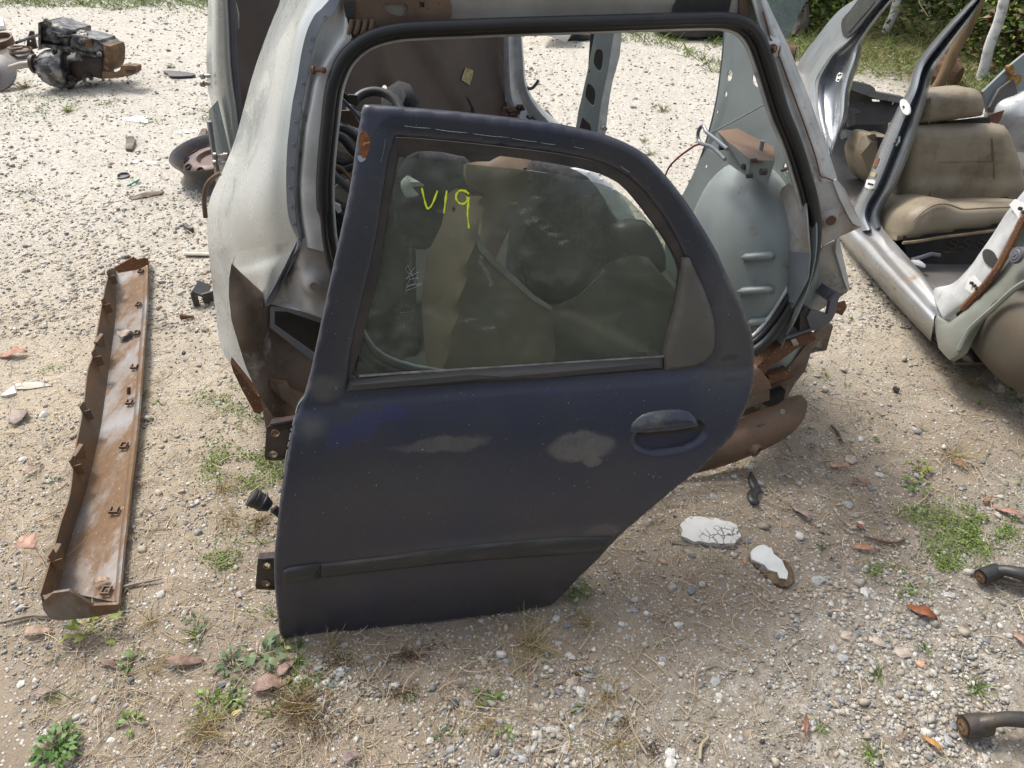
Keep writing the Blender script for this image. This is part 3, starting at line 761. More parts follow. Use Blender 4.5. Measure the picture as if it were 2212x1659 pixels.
# the yellow writing V19 and the scratched marks on the glass
wr = MB()
Gk = -0.0205
for px in ([(911, 406), (917, 432), (922, 448), (928, 449), (936, 436), (945, 412)], [(965, 412), (962, 436), (959, 461)], [(1013, 419), (1005, 413), (993, 412), (986, 420), (986, 431), (993, 439), (1002, 440), (1009, 433), (1009, 425)], [(1013, 426), (1011, 445), (1010, 465), (1013, 493)]):
    q_ = px_on(px, 5, k0=Gk); wr.tube(q_, [0.0019 + 0.0007 * math.sin(i * 0.9 + len(q_)) * math.sin(i * 0.37) - 0.0004 * (i / len(q_)) for i in range(len(q_))], 6)
wr.obj('yellow_writing', 'yellow_paint', gl)
wr = MB()
for px in ([(881, 572), (877, 584), (890, 593), (906, 587)], [(881, 572), (889, 592)], [(895, 578), (877, 604)], [(906, 587), (889, 595), (878, 602)], [(903, 592), (893, 618)], [(889, 590), (900, 616), (910, 612)], [(884, 604), (905, 600)], [(886, 600), (877, 624)], [(877, 622), (890, 616), (911, 612)], [(878, 628), (893, 622), (911, 615)], [(878, 618), (893, 614)], [(877, 632), (877, 624)]):
    wr.tube(px_on(px, 3, k0=Gk), 0.0008, 5, flat=0.4)
wr.obj('scratched_mark', 'pale_mark', gl)
gm = MB()
for a_, b_ in (((873, 272), (930, 277)), ((940, 279), (1010, 287)), ((1022, 289), (1100, 297)), ((1106, 299), (1160, 306)), ((1168, 308), (1200, 312)), ((1240, 317), (1262, 321)), ((1340, 358), (1360, 372))):
    gm.tube(px_on([a_, ((a_[0] + b_[0]) / 2, (a_[1] + b_[1]) / 2 + 1), b_], 6, k0=-0.0022), [0.0005] + [0.0013, 0.0008] * 5 + [0.0009, 0.0005], 5, flat=0.4)
gm.tube(px_on([(832, 300), (828, 330), (822, 350)], 6, k0=-0.0022), [0.0009] * 13, 5, flat=0.4)
tag(gm.obj('glue_residue', 'pale_mark', door), kind='stuff')
# hinges
def hinge(px, holes_px, nm='hinge'):
    k = -0.022
    hs_ = [circ(D.st(u, v, None, k), r, 18) for u, v, r in holes_px]
    o = cr([D.st(u, v, None, k) for u, v in px], 3, True, (0, len(px) - 1))
    h = sheet(nm, D, o, 'hinge_black', door, hs_, None, 0.004, 0.02, roll=0.003, k0=k)
    top = [D.pt(*D.st(u, v, None, k), k - 0.002) for u, v in (px[0], px[1])]; 
    for (u, v, r) in holes_px:
        s, t = D.st(u, v, None, k)
        c = D.pt(s, t, k - 0.004)
        MB().lathe(c, D.Nn, [(0, r * 1.0), (0.0065, r * 1.0), (0.0065, r * 0.8), (0.0, r * 0.8)], 20, caps=False).obj('bushing', 'brass', h)
    for (p, q, w) in ((px[0], px[2], 0.022), (px[-1], px[-3], 0.02)):
        a = D.pt(*D.st(*p, None, k), k); b = D.pt(*D.st(*q, None, k), k)
        mb = MB(); n = D.Nn
        mb.add([a, b, b - n * w, a - n * w, a + D.T * 0.004, b + D.T * 0.004, b - n * w + D.T * 0.004, a - n * w + D.T * 0.004],
               [(0, 1, 2, 3), (4, 7, 6, 5), (0, 4, 5, 1), (1, 5, 6, 2), (2, 6, 7, 3), (3, 7, 4, 0)])
        mb.obj('hinge_flange', 'hinge_black', h)
    return h
hinge([(650, 908), (600, 916), (584, 920), (575, 930), (573, 960), (571, 985), (574, 993), (592, 997), (640, 990)], [(595, 935, 0.0085), (591, 980, 0.0085)])
hinge([(610, 1207), (570, 1208), (557, 1211), (554, 1240), (552, 1268), (558, 1275), (610, 1277)], [(577, 1221, 0.0085), (575, 1259, 0.0085)])
# rubber wiring plug
pm = MB()
a, b = D.pt(*D.st(541, 1072, None, -0.04), -0.04), D.pt(*D.st(600, 1104, None, -0.04), -0.04)
ax = b - a; L_ = ax.length; rr_ = 0.0185
pm.lathe(a, ax, [(0.0, rr_ * .8), (0.001, rr_ * 1.08), (0.006, rr_ * 1.14), (0.007, rr_ * 1.04), (0.009, rr_ * 1.04), (0.010, rr_ * 1.1), (0.014, rr_ * 1.1), (0.015, rr_), (0.026, rr_ * .98), (0.027, rr_ * 1.04), (0.030, rr_ * 1.04), (0.031, rr_ * .95), (0.042, rr_ * .72), (0.046, rr_ * .6)], 28)
for an in range(0, 360, 60):
    pass
pg = pm.obj('wiring_plug', 'dark_plastic', door, smooth=35)
MB().tube([a + ax * 0.85, b + D.S * 0.008 - D.T * 0.012, b + D.S * 0.012 - D.T * 0.04 - D.Nn * 0.01, b + D.S * 0.05 - D.T * 0.05 - D.Nn * 0.02], 0.0095, 12).obj('wiring_boot', 'black_rubber', pg)

# ------------------------------------------------------------------ the white car shell
PHI = math.radians(12)
cS = Vector((math.cos(PHI), math.sin(PHI), 0)); cF = Vector((-math.sin(PHI), math.cos(PHI), 0)); cZ = Vector((0, 0, 1))
R = Frame((0.1, 1.52, 0.3), cS, cZ * math.cos(math.radians(8)) + cF * math.sin(math.radians(8)))
SR = Frame((0.72, 1.7, 0.0), -cF, cZ)
def RP(u, v, k=0.0): return R.hit(u, v, k)
def rows3(rows, ks, fr=R):
    return [[fr.hit(u, v, k) for (u, v), k in zip(r, ks)] for r in rows]
def join(name, objs, weld=0):
    V, F, b = [], [], 0
    for o in objs:
        V += [v.co.copy() for v in o.data.vertices]
        F += [tuple(i + b for i in p.vertices) for p in o.data.polygons]
        b = len(V)
    me = objs[0].data; par = objs[0].parent; m = me.materials[0]
    nm = bpy.data.meshes.new(name); nm.from_pydata(V, [], F); nm.update()
    if weld:
        bm = bmesh.new(); bm.from_mesh(nm); bmesh.ops.remove_doubles(bm, verts=bm.verts, dist=weld); bm.to_mesh(nm); bm.free()
    nm.polygons.foreach_set('use_smooth', np.ones(len(nm.polygons), bool)); nm.set_sharp_from_angle(angle=math.radians(45))
    nm.materials.append(m)
    o = bpy.data.objects.new(name, nm); COL.objects.link(o); o.parent = par
    if not par: o.location = objs[0].location
    INV[o.name] = INV[objs[0].name]
    for x in objs: bpy.data.objects.remove(x)
    return o
shell = thing('car_shell', 'stripped white car shell without its tailgate, black seal round the opening, behind the blue door', 'car shell', (0.1, 2.2, 0))
def qrow(a, b, f=(0, .3, .66, 1), dv=0): return [(a[0] + (b[0] - a[0]) * q, a[1] + (b[1] - a[1]) * q) for q in f]
kq = (-0.62, -0.27, -0.075, -0.015)
QL = [(612, -40), (604, 5), (590, 40), (575, 78), (548, 155), (528, 228), (508, 300), (482, 366), (457, 420), (448, 462), (448, 510), (452, 555)]
QR = [(745, -36), (700, 12), (678, 42), (662, 85), (649, 155), (634, 226), (626, 290), (620, 355), (620, 415), (624, 462), (634, 495), (646, 518)]
q1 = loft('quarter_panel', rows3([qrow(a, b) for a, b in zip(QL, QR)], kq), 'white_paint', shell, su=5, sv=4, thick=0.003)
lastc = [Vector(p) for p in cr([R.hit(u, v, k) for (u, v), k in zip(qrow(QL[-1], QR[-1]), kq)], 5, False)]
def kprof(u):
    xs = [p[0] for p in qrow(QL[-1], QR[-1])]
    return float(np.interp(u, xs, kq))
def hang(base, ends):
    """rows that carry the edge curve of the upper panel downwards, so the pressing stays fair"""
    n = len(base) - 1; out = [[tuple(p) for p in base]]; w0 = (base[-1] - base[0]).length
    for l, kl, r_ in ends:
        A, B = R.hit(*l, kl if kl is not None else kprof(l[0])), R.hit(*r_, kprof(r_[0])); w = (B - A).length / w0
        out.append([tuple(A.lerp(B, j / n) + (base[j] - base[0].lerp(base[-1], j / n)) * min(w, 1.0)) for j in range(n + 1)])
    return out
q2 = loft('quarter_panel', hang(lastc[5:], [((503, 580), None, (636, 538)), ((514, 596), None, (619, 570)), ((543, 628), None, (598, 612)), ((566, 655), None, (580, 644)), ((571, 663), None, (575, 660))]), 'white_paint', shell, su=1, sv=4, thick=0.003)
q3 = loft('quarter_panel', hang(lastc[:6], [((455, 582), -.62, (500, 580)), ((461, 637), -.61, (497, 640)), ((468, 690), -.57, (504, 692)), ((474, 737), -.5, (519, 742)), ((484, 765), -.42, (535, 790)), ((502, 792), -.33, (549, 825)), ((535, 836), -.2, (563, 848)), ((558, 858), -.14, (569, 855))]), 'white_paint', shell, su=1, sv=4, thick=0.003)
qp = join('quarter_panel', [q1, q2, q3], 0.0015)
loft('drain_channel', rows3([[(725, -20), (735, -10), (742, 5), (746, 30), (760, 80)], [(706, 12), (722, 26), (734, 40), (742, 75), (752, 98)], [(682, 32), (700, 45), (715, 62), (728, 98), (742, 106)], [(664, 70), (688, 70), (700, 90), (712, 122), (727, 130)],
     [(652, 120), (673, 120), (686, 130), (697, 147), (716, 150)], [(644, 170), (665, 173), (673, 174), (683, 176), (706, 177)], [(634, 220), (655, 222), (664, 223), (674, 224), (699, 225)], [(627, 275), (647, 275), (655, 275), (664, 275), (693, 275)],
     [(622, 325), (642, 325), (650, 325), (659, 325), (689, 325)], [(619, 400), (638, 400), (645, 400), (653, 400), (685, 400)], [(624, 462), (640, 462), (648, 462), (656, 462), (689, 462)], [(634, 495), (646, 498), (654, 503), (664, 508), (700, 510)], [(646, 519), (651, 522), (656, 530), (668, 535), (706, 545)]],
     (-0.012, -0.008, -0.03, -0.002, 0.0)), 'silver_bright', shell, su=4, sv=4, thick=0.003)
loft('gutter_flange', rows3([[(722, -24), (738, -12)], [(704, 10), (722, 27)], [(680, 32), (700, 46)], [(662, 70), (687, 72)], [(650, 120), (672, 121)], [(642, 170), (663, 173)], [(632, 220), (653, 222)], [(625, 275), (645, 275)], [(620, 325), (640, 325)], [(618, 400), (636, 400)], [(622, 462), (638, 462)], [(633, 497), (643, 499)], [(645, 520), (649, 521)]], (-0.009, -0.003)), 'channel_paint', shell, su=2, sv=4, thick=0.003)
wd = MB()
for u, v in ((703, 37), (674, 83), (669, 109), (655, 180), (647, 222), (640, 264), (634, 313), (631, 362), (627, 406), (630, 447), (636, 485)):
    wd.lathe(RP(u, v, -0.004), R.Nn, [(-0.003, 0.0045), (0.0015, 0.004), (0.002, 0.002), (0.001, 0.001)], 10)
tag(wd.obj('spot_weld', 'channel_paint', shell), kind='stuff')
def lamp_disp(s, t):
    c = R.st(675, 617); r = math.hypot(s - c[0], t - c[1]); return 0.022 * (1 - sm(r, 0.005, 0.042)) - 0.07 * sm(R.st(650, 520)[0] - s, 0, 0.07)
spx('lamp_mounting_plate', R, [(648, 520), (660, 512), (700, 520), (708, 560), (745, 600), (740, 715), (705, 690), (650, 672), (592, 659), (580, 657), (603, 620)], 'dirty_silver', shell, corners='all', disp=lamp_disp, k0=-0.012, thick=0.003, res=0.01)
MB().lathe(RP(677, 618, 0.008), R.Nn, [(0, 0.009), (0.004, 0.009), (0.004, 0.005), (0.001, 0.004)], 14).obj('mounting_nut', 'steel', shell)
spx('lamp_flange', R, [(644, 518), (650, 524), (650, 533), (594, 646), (582, 660), (573, 663), (572, 658)], 'channel_paint', shell, corners='all', k0=-0.002, thick=0.012, res=0.01, roll=0.002, disp=lambda s, t: 0.004 - 0.072 * sm(R.st(650, 520)[0] - s, 0, 0.07))
def rec_disp(s, t):
    a = R.st(500, 600)[0]; return -0.09 * sm(s, a, a + 0.05) + 0.012 * math.sin(t * 30)
spx('tail_lamp_recess', R, [(500, 570), (520, 590), (575, 640), (600, 640), (760, 650), (760, 905), (640, 905), (590, 900), (562, 858), (545, 825), (530, 790), (515, 742), (500, 692), (494, 640), (495, 600)], 'dirt_metal', shell, holes=[[(588, 667), (620, 669), (735, 706), (725, 795), (678, 770), (588, 705)]], hcorners=[(0, 1, 2, 3, 4, 5)], corners='all', hsub=1, disp=rec_disp, k0=-0.03, thick=0.004, res=0.016, smooth=60)
MB().tube([RP(u, v, -0.055) for u, v in cr([(507, 590), (503, 605), (507, 630), (520, 650), (530, 690), (536, 720), (549, 760), (553, 790), (562, 830)], 4, False)], 0.004, 6).obj('seam', 'rust_metal', shell)
MB().tube([RP(u, v, -0.10) for u, v in ((569, 662), (568, 700), (564, 735))], 0.009, 8).obj('stiffening_rib', 'dirt_metal', shell)
spx('lamp_opening_frame', R, [(584, 662), (622, 664), (745, 702), (735, 712), (620, 673), (593, 672), (593, 702), (680, 764), (730, 796), (725, 806), (674, 778), (583, 708)], 'channel_paint', shell, corners='all', k0=-0.105, thick=0.004, res=0.03)
spx('recess_dark_sheet', R, [(570, 645), (760, 650), (760, 860), (570, 800)], 'interior_dark', shell, corners='all', k0=-0.34, thick=0.01, res=0.1)  # dark sheet added behind the lamp opening in place of its unlit depth
spx('sill_end', R, [(497, 785), (512, 803), (556, 858), (573, 860), (571, 888), (560, 897), (549, 894), (525, 850), (503, 805)], 'rust_metal', shell, corners='all', k0=-0.12, thick=0.03, res=0.03, roll=0.006)
spx('rear_valance', R, [(560, 845), (600, 870), (680, 880), (690, 960), (590, 950), (576, 935), (568, 890)], 'dirt_metal', shell, corners='all', k0=-0.1, thick=0.004, res=0.03)
spx('torn_bracket', R, [(584, 820), (619, 824), (627, 839), (662, 855), (660, 900), (607, 859), (584, 837)], 'dirt_metal', shell, corners='all', k0=-0.05, thick=0.003, res=0.03, disp=lambda s, t: 0.02 * math.sin(s * 60))
# ball stud
bs = MB(); a = RP(674, 152, 0.004)
bs.lathe(a, R.Nn * 0.3 + cS, [(0, 0.008), (0.005, 0.008), (0.006, 0.004), (0.017, 0.0035), (0.019, 0.005), (0.022, 0.0062), (0.026, 0.005), (0.028, 0.001)], 14)
bs.obj('ball_stud', 'rust_metal', shell)
# tailgate seal
SEAL = [(716, 580), (703, 520), (697, 450), (696, 390), (700, 330), (706, 270), (714, 200), (725, 160), (742, 125), (770, 96), (805, 76), (850, 64), (900, 59), (1000, 55), (1100, 51), (1200, 48), (1300, 45), (1400, 42), (1500, 39), (1560, 39), (1598, 46), (1622, 62), (1637, 82), (1649, 110), (1662, 150), (1677, 200), (1691, 245), (1718, 312), (1745, 400), (1756, 450), (1760, 500), (1755, 550), (1740, 600), (1710, 655), (1672, 712), (1630, 752), (1540, 800), (1300, 830), (1000, 830), (820, 790), (750, 690)]
sp_ = cr([R.st(u, v) for u, v in SEAL], 4)
cx_, cy_ = np.mean([p[0] for p in sp_]), np.mean([p[1] for p in sp_])
sr = [0.0062 if (p[0] < R.st(705, 500)[0] + 0.02 and p[1] < R.st(700, 450)[1]) else 0.0125 for p in sp_]
seal = MB().tube([R.pt(s, t, 0.008) for s, t in sp_], sr, 12, closed=True).obj('hatch_seal', 'black_rubber', shell, smooth=70)
def ins(d, k):
    A = np.array(sp_); t = np.roll(A, -1, 0) - np.roll(A, 1, 0); t /= np.linalg.norm(t, axis=1, keepdims=True)
    n = np.stack([-t[:, 1], t[:, 0]], 1)
    if ((A[10] + n[10]) - (cx_, cy_)) @ (A[10] - (cx_, cy_)) < 0: pass
    s = -1 if np.linalg.norm(A[60] + n[60] * .01 - (cx_, cy_)) > np.linalg.norm(A[60] - (cx_, cy_)) else 1
    return [R.pt(float(x), float(y), k) for x, y in A + n * s * d]
MB().tube(ins(0.0125, -0.008), 0.0075, 8, closed=True).obj('seal_lip', 'black_rubber', seal, smooth=70)
MB().tube(ins(0.020, -0.02), 0.0055, 8, closed=True).obj('seal_carrier', 'silver_bright', seal, smooth=70)
hl = MB()
for u, v in ((1131, 60), (1264, 55), (1398, 49), (1414, 47), (1536, 46), (1622, 76), (1673, 178), (1715, 300), (1750, 420), (1755, 545), (1712, 660), (998, 66)):
    hl.lathe(RP(u, v - 4, 0.0195), R.Nn, [(-0.002, 0.0022), (0.0012, 0.0018)], 8)
tag(hl.obj('seal_pinhole', 'interior_dark', seal), kind='stuff')
# header beam
hd = spx('roof_header', R, [(735, -90), (1650, -90), (1640, 20), (1625, 60), (1590, 44), (1500, 38), (1200, 47), (900, 58), (830, 66), (775, 94), (752, 108), (742, 100)], 'beige_metal', shell, corners='all', k0=-0.02, thick=0.05, res=0.06, roll=0.004)
spx('header_bracket', R, [(743, -50), (950, -60), (978, 14), (974, 44), (900, 50), (858, 54), (832, 60), (800, 70), (765, 92), (746, 99)], 'beam_brown', shell, corners='all', holes=[[(829, 8), (866, 6), (879, 12), (880, 24), (872, 34), (860, 35), (835, 26)], [(906, 5), (917, 5), (917, 16), (906, 16)]], hcorners=[(), (0, 1, 2, 3)], k0=-0.006, thick=0.012, res=0.03, roll=0.005, holeroll=0.002)
spx('rubber_block', R, [(741, 6), (766, 1), (767, 38), (747, 38)], 'dark_plastic', shell, corners='all', k0=0.003, thick=0.01, res=0.03, roll=0.003)
spx('header_recess', R, [(1452, 31), (1455, 12), (1460, 4), (1475, -30), (1590, -40), (1574, 26), (1566, 30)], 'interior_dark', shell, corners='all', k0=-0.017, thick=0.003, res=0.03)
spx('header_seam', R, [(1596, -40), (1622, -40), (1620, 40), (1612, 46), (1600, 36)], 'beam_brown', shell, corners='all', k0=-0.012, thick=0.01, res=0.03, roll=0.003)
rb = MB()
for x in (760, 775, 790, 805):
    rb.tube([RP(x, 42, -0.002), RP(x - 3, 60, 0.0), RP(x - 8, 74, -0.002)], 0.0045, 6)
rb.obj('header_rib', 'beam_brown', shell)
roofp = [R.pt(-0.62, 1.02, -0.0), R.pt(0.5, 1.06, 0), R.pt(0.44, 1.06, 0) + cF * 1.9, R.pt(-0.55, 1.03, 0) + cF * 1.9]
rf = Frame(R.pt(-0.06, 1.04, -0.02), cS, cF)
sheet('roof', rf, [(-0.5, 0.0), (0.5, 0.0), (0.48, 0.3), (-0.48, 0.3)], 'white_paint', shell, disp=lambda s, t: 0.05 + 0.03 * (1 - (s / 0.5) ** 2), thick=0.02, res=0.1)
# right rear pillar
ks = (0.0, -0.012, -0.004, -0.006, -0.03, -0.2)
def dp(v, a, b, c, d): return [(a, v + 3), (b, v + 2), (c, v + 1), ((c + d) / 2, v), (d, v), (d + 3, v + 4)]
rp_rows = [dp(-40, 1612, 1622, 1630, 1640), dp(0, 1628, 1638, 1644, 1655), dp(45, 1640, 1649, 1656, 1676), dp(100, 1655, 1666, 1676, 1702), dp(150, 1673, 1685, 1694, 1722), dp(212, 1694, 1706, 1715, 1747), dp(282, 1717, 1730, 1740, 1772), dp(355, 1741, 1754, 1765, 1797), dp(392, 1754, 1767, 1778, 1808)]
loft('rear_pillar', rows3(rp_rows, ks), 'silver_bright', shell, su=4, sv=4, thick=0.003)
wd = MB()
for u, v in ((1668, 58), (1669, 76), (1692, 129), (1704, 163), (1718, 194), (1735, 233), (1750, 268), (1765, 310), (1777, 344)):
    wd.lathe(RP(u, v, -0.006), R.Nn, [(-0.004, 0.006), (0.001, 0.0052), (0.0018, 0.0032), (0.0005, 0.0015)], 12)
tag(wd.obj('spot_weld', 'silver_bright', shell), kind='stuff')
MB().tube([RP(u, v, 0.001) for u, v in cr([(1648, 25), (1658, 60), (1664, 84), (1684, 100), (1682, 118), (1690, 140), (1712, 200), (1735, 262), (1762, 340), (1772, 378), (1785, 384), (1800, 390)], 4, False)], 0.0017, 5).obj('sealer_bead', 'rust_metal', shell)
def dm(c_, r, h):
    c = R.st(*c_)
    return lambda s, t: h * (1 - sm(math.hypot(s - c[0], t - c[1]), r * 0.3, r))
spx('stud_dome', R, [(1655, 80), (1672, 78), (1687, 92), (1688, 108), (1678, 122), (1664, 118)], 'silver_bright', shell, disp=dm((1670, 102), 0.022, 0.012), k0=-0.004, thick=0.003, res=0.005)
MB().lathe(RP(1669, 105, 0.006), R.Nn, [(0, 0.010), (0.004, 0.009), (0.005, 0.005), (0.012, 0.005), (0.013, 0.003)], 14).obj('stud_nut', 'rust_metal', shell)
lp = spx('lamp_corner_plate', R, [(1750, 395), (1808, 388), (1826, 408), (1863, 488), (1859, 493), (1820, 510), (1770, 536), (1768, 470)], 'dirty_silver', shell, corners='all', disp=dm((1793, 478), 0.028, 0.016), k0=-0.008, thick=0.004, res=0.01, roll=0.003)
MB().lathe(RP(1795, 476, 0.01), R.Nn, [(0, 0.0125), (0.003, 0.012), (0.003, 0.008), (0.001, 0.003)], 16).obj('lamp_screw', 'rust_metal', lp)
spx('corner_flange', R, [(1800, 392), (1808, 388), (1863, 488), (1857, 490), (1844, 484), (1833, 466), (1815, 430)], 'silver_bright', lp, corners='all', k0=0.0, thick=0.004, res=0.03, roll=0.002)
spx('rear_corner', R, [(1809, 517), (1818, 545), (1836, 622), (1829, 632), (1800, 652), (1740, 690), (1690, 745), (1640, 800), (1600, 830), (1640, 740), (1700, 690), (1740, 620), (1765, 560), (1780, 530)], 'dirty_silver', shell, corners='all', k0=-0.05, thick=0.005, res=0.02, disp=lambda s, t: 0.008 * math.sin(s * 50 + t * 30))
spx('corner_strip', R, [(1809, 514), (1814, 517), (1837, 622), (1832, 628), (1822, 600), (1806, 545)], 'silver_bright', shell, corners='all', k0=-0.03, thick=0.01, res=0.03, roll=0.002)
spx('rear_panel_lower', R, [(1620, 740), (1680, 740), (1765, 718), (1800, 704), (1785, 757), (1752, 762), (1740, 800), (1716, 830), (1694, 870), (1660, 895), (1560, 930), (1560, 850)], 'dirt_metal', shell, corners='all', k0=-0.1, thick=0.006, res=0.025, disp=lambda s, t: 0.01 * math.sin(t * 60))
spx('bumper_clip_bracket', R, [(1744, 687), (1754, 670), (1789, 680), (1795, 652), (1814, 634), (1820, 633), (1812, 650), (1810, 668), (1800, 690), (1790, 702), (1766, 715), (1754, 716), (1699, 735), (1698, 730), (1752, 711)], 'grey_plastic', shell, corners='all', k0=0.02, thick=0.012, res=0.02, roll=0.003)
spx('bracket_pocket', R, [(1729, 676), (1740, 665), (1754, 669), (1744, 687), (1755, 710), (1727, 716)], 'interior_dark', shell, corners='all', k0=0.012, thick=0.03, res=0.03)
spx('bracket_block', R, [(1780, 645), (1795, 625), (1816, 636), (1797, 656)], 'grey_plastic', shell, corners='all', k0=0.0, thick=0.04, res=0.03, roll=0.003)
spx('bracket_tab', R, [(1808, 656), (1826, 651), (1829, 664), (1819, 682), (1806, 676)], 'rust_metal', shell, corners='all', k0=-0.01, thick=0.006, res=0.03)
for nm_, px_, mt_, k_, th_ in (
    ('bumper_support', [(1765, 735), (1758, 720), (1712, 731), (1690, 745), (1650, 780), (1630, 800), (1630, 840), (1665, 795), (1690, 778), (1722, 755)], 'rust_metal', 0.0, 0.03),
    ('bumper_support', [(1768, 716), (1800, 702), (1785, 757), (1762, 750), (1750, 765), (1715, 800), (1700, 800), (1735, 758)], 'dirt_metal', -0.05, 0.01),
    ('bumper_support', [(1662, 815), (1704, 800), (1717, 814), (1664, 832)], 'rust_metal', -0.02, 0.05),
    ('bumper_support', [(1664, 834), (1716, 818), (1698, 846), (1664, 856)], 'beam_brown', -0.06, 0.01),
    ('crash_box', [(1610, 820), (1647, 804), (1662, 822), (1669, 840), (1630, 856), (1600, 868)], 'beam_brown', 0.03, 0.08),
    ('crash_box', [(1600, 858), (1664, 844), (1664, 866), (1625, 880), (1598, 890)], 'dirt_metal', 0.02, 0.06),
    ('tow_socket', [(1661, 862), (1699, 845), (1694, 868), (1672, 882), (1655, 878)], 'interior_dark', -0.03, 0.03)):
    spx(nm_, R, px_, mt_, shell, corners='all', k0=k_, thick=th_, res=0.03, roll=0.004)
spx('clip_nut', R, [(1708, 734), (1719, 731), (1726, 744), (1715, 748)], 'steel', shell, corners='all', k0=0.004, thick=0.004, res=0.03)
b0, b1 = R.st(1480, 985), R.st(1740, 885)
bd_ = np.array([b1[0] - b0[0], b1[1] - b0[1]]); bd_ /= np.linalg.norm(bd_)
def beamd(s, t):
    d = -(s - b0[0]) * bd_[1] + (t - b0[1]) * bd_[0]
    return 0.035 * (1 - min(1, (d / 0.062) ** 2)) - 0.25 * max(0, (s - b0[0]) - 0.12) ** 2
bb = spx('bumper_beam', R, [(1430, 970), (1530, 935), (1607, 901), (1654, 884), (1679, 876), (1702, 861), (1729, 854), (1743, 866), (1742, 887), (1729, 916), (1697, 946), (1639, 976), (1584, 999), (1509, 1021), (1430, 1045)], 'beam_brown', shell, holes=[[(1684, 888), (1690, 883), (1697, 887), (1699, 892), (1692, 896), (1686, 893)], [(1633, 919), (1640, 914), (1650, 914), (1649, 920), (1641, 924)]], corners=(0, 6, 13, 14), sub=3, hsub=2, disp=beamd, k0=0.03, thick=0.004, res=0.012, holeroll=0.001, smooth=60)
MB().lathe(RP(1630, 970, 0.06), R.Nn + cS * 0.6 - cZ * 0.2, [(-0.02, 0.022), (0.006, 0.02), (0.012, 0.0175), (0.013, 0.015), (0.012, 0.011), (-0.01, 0.010)], 20, caps=False).obj('towing_eye', 'beam_brown', bb)
# inner right side
def SRp(u, v, k=0): return SR.hit(u, v, k)
iq = spx('inner_quarter_panel', SR, [(1563, 55), (1600, 55), (1640, 80), (1668, 150), (1695, 237), (1722, 312), (1748, 400), (1762, 470), (1760, 560), (1735, 650), (1700, 720), (1640, 790), (1450, 790), (1430, 650), (1445, 480), (1465, 440), (1500, 370), (1525, 300), (1545, 220), (1558, 130)], 'primer_grey', shell,
         holes=[circ((1576, 163), 5.5, 12, 13, .1), circ((1634, 173), 9, 14, 16, -.3), circ((1568, 203), 3, 10, 6), circ((1549, 242), 2, 8, 3), circ((1525, 359), 3, 8, 3.5), circ((1489, 392), 2.5, 8, 3.5), circ((1697, 366), 5, 8, 15, -.1)],
         corners=(0, 12), sub=3, hsub=1, thick=0.003, res=0.06, disp=lambda s, t: 0.02 * math.sin(t * 5))
for px in ([(1533, 288), (1560, 275), (1600, 254), (1640, 232), (1657, 222)], [(1564, 65), (1559, 130), (1547, 218), (1528, 296), (1503, 366), (1468, 436)], [(1659, 398), (1656, 420), (1665, 440)]):
    MB().tube([SRp(u, v, 0.004) for u, v in cr(px, 4, False)], 0.0022, 5).obj('panel_seam', 'channel_paint', iq)
def ell(c, ax, seg=28, ring=18, half=None):
    V, F = [], []
    A = [Vector(a) for a in ax]
    for i in range(ring + 1):
        th = math.pi * i / ring
        for j in range(seg):
            ph = 2 * math.pi * j / seg
            e = 0.8
            f = lambda q: math.copysign(abs(q) ** e, q)
            V.append(c + A[0] * f(math.sin(th)) * f(math.cos(ph)) + A[1] * f(math.sin(th)) * f(math.sin(ph)) + A[2] * f(math.cos(th)))
    for i in range(ring):
        for j in range(seg):
            F.append((i * seg + j, i * seg + (j + 1) % seg, (i + 1) * seg + (j + 1) % seg, (i + 1) * seg + j))
    return V, F
wc = SRp(1605, 620, 0.0)
V_, F_ = ell(wc, (cF * 0.25, -cS * 0.145, cZ * 0.36), 40, 26)
wh = mesh_obj('wheel_housing', V_, F_, 'primer_grey', shell, 60)
from mathutils.bvhtree import BVHTree
bvh = BVHTree.FromPolygons([Vector(p) for p in V_], F_)
def on_dome(u, v, k=0.0):
    h = bvh.ray_cast(EYE, ray(u, v).normalized())
    return (h[0] + h[1] * k, h[1]) if h[0] is not None else (SRp(u, v, .13), SR.Nn)
for (u0, v0, u1, v1) in ((1606, 556, 1674, 550), (1598, 628, 1672, 622), (1618, 695, 1664, 688)):
    for off, rr_, kk in ((0, 0.012, -0.0075), (9, 0.004, -0.0015)):
        pts = [on_dome(u0 + (u1 - u0) * q, v0 + (v1 - v0) * q + off, kk)[0] for q in np.linspace(0, 1, 9)]
        MB().tube(pts, [rr_ * .4] + [rr_] * 7 + [rr_ * .4], 10, flat=0.8).obj('pressed_rib', 'primer_grey', wh, 70)
spx('side_closing_panel', SR, [(1668, 460), (1690, 405), (1705, 395), (1718, 405), (1740, 440), (1748, 545), (1740, 545), (1690, 543), (1680, 500)], 'dirty_silver', shell, corners='all', k0=0.02, thick=0.004, res=0.05)
spx('side_cavity', SR, [(1688, 543), (1750, 545), (1745, 600), (1715, 660), (1695, 690), (1700, 620)], 'channel_paint', shell, corners='all', k0=0.022, thick=0.003, res=0.05)
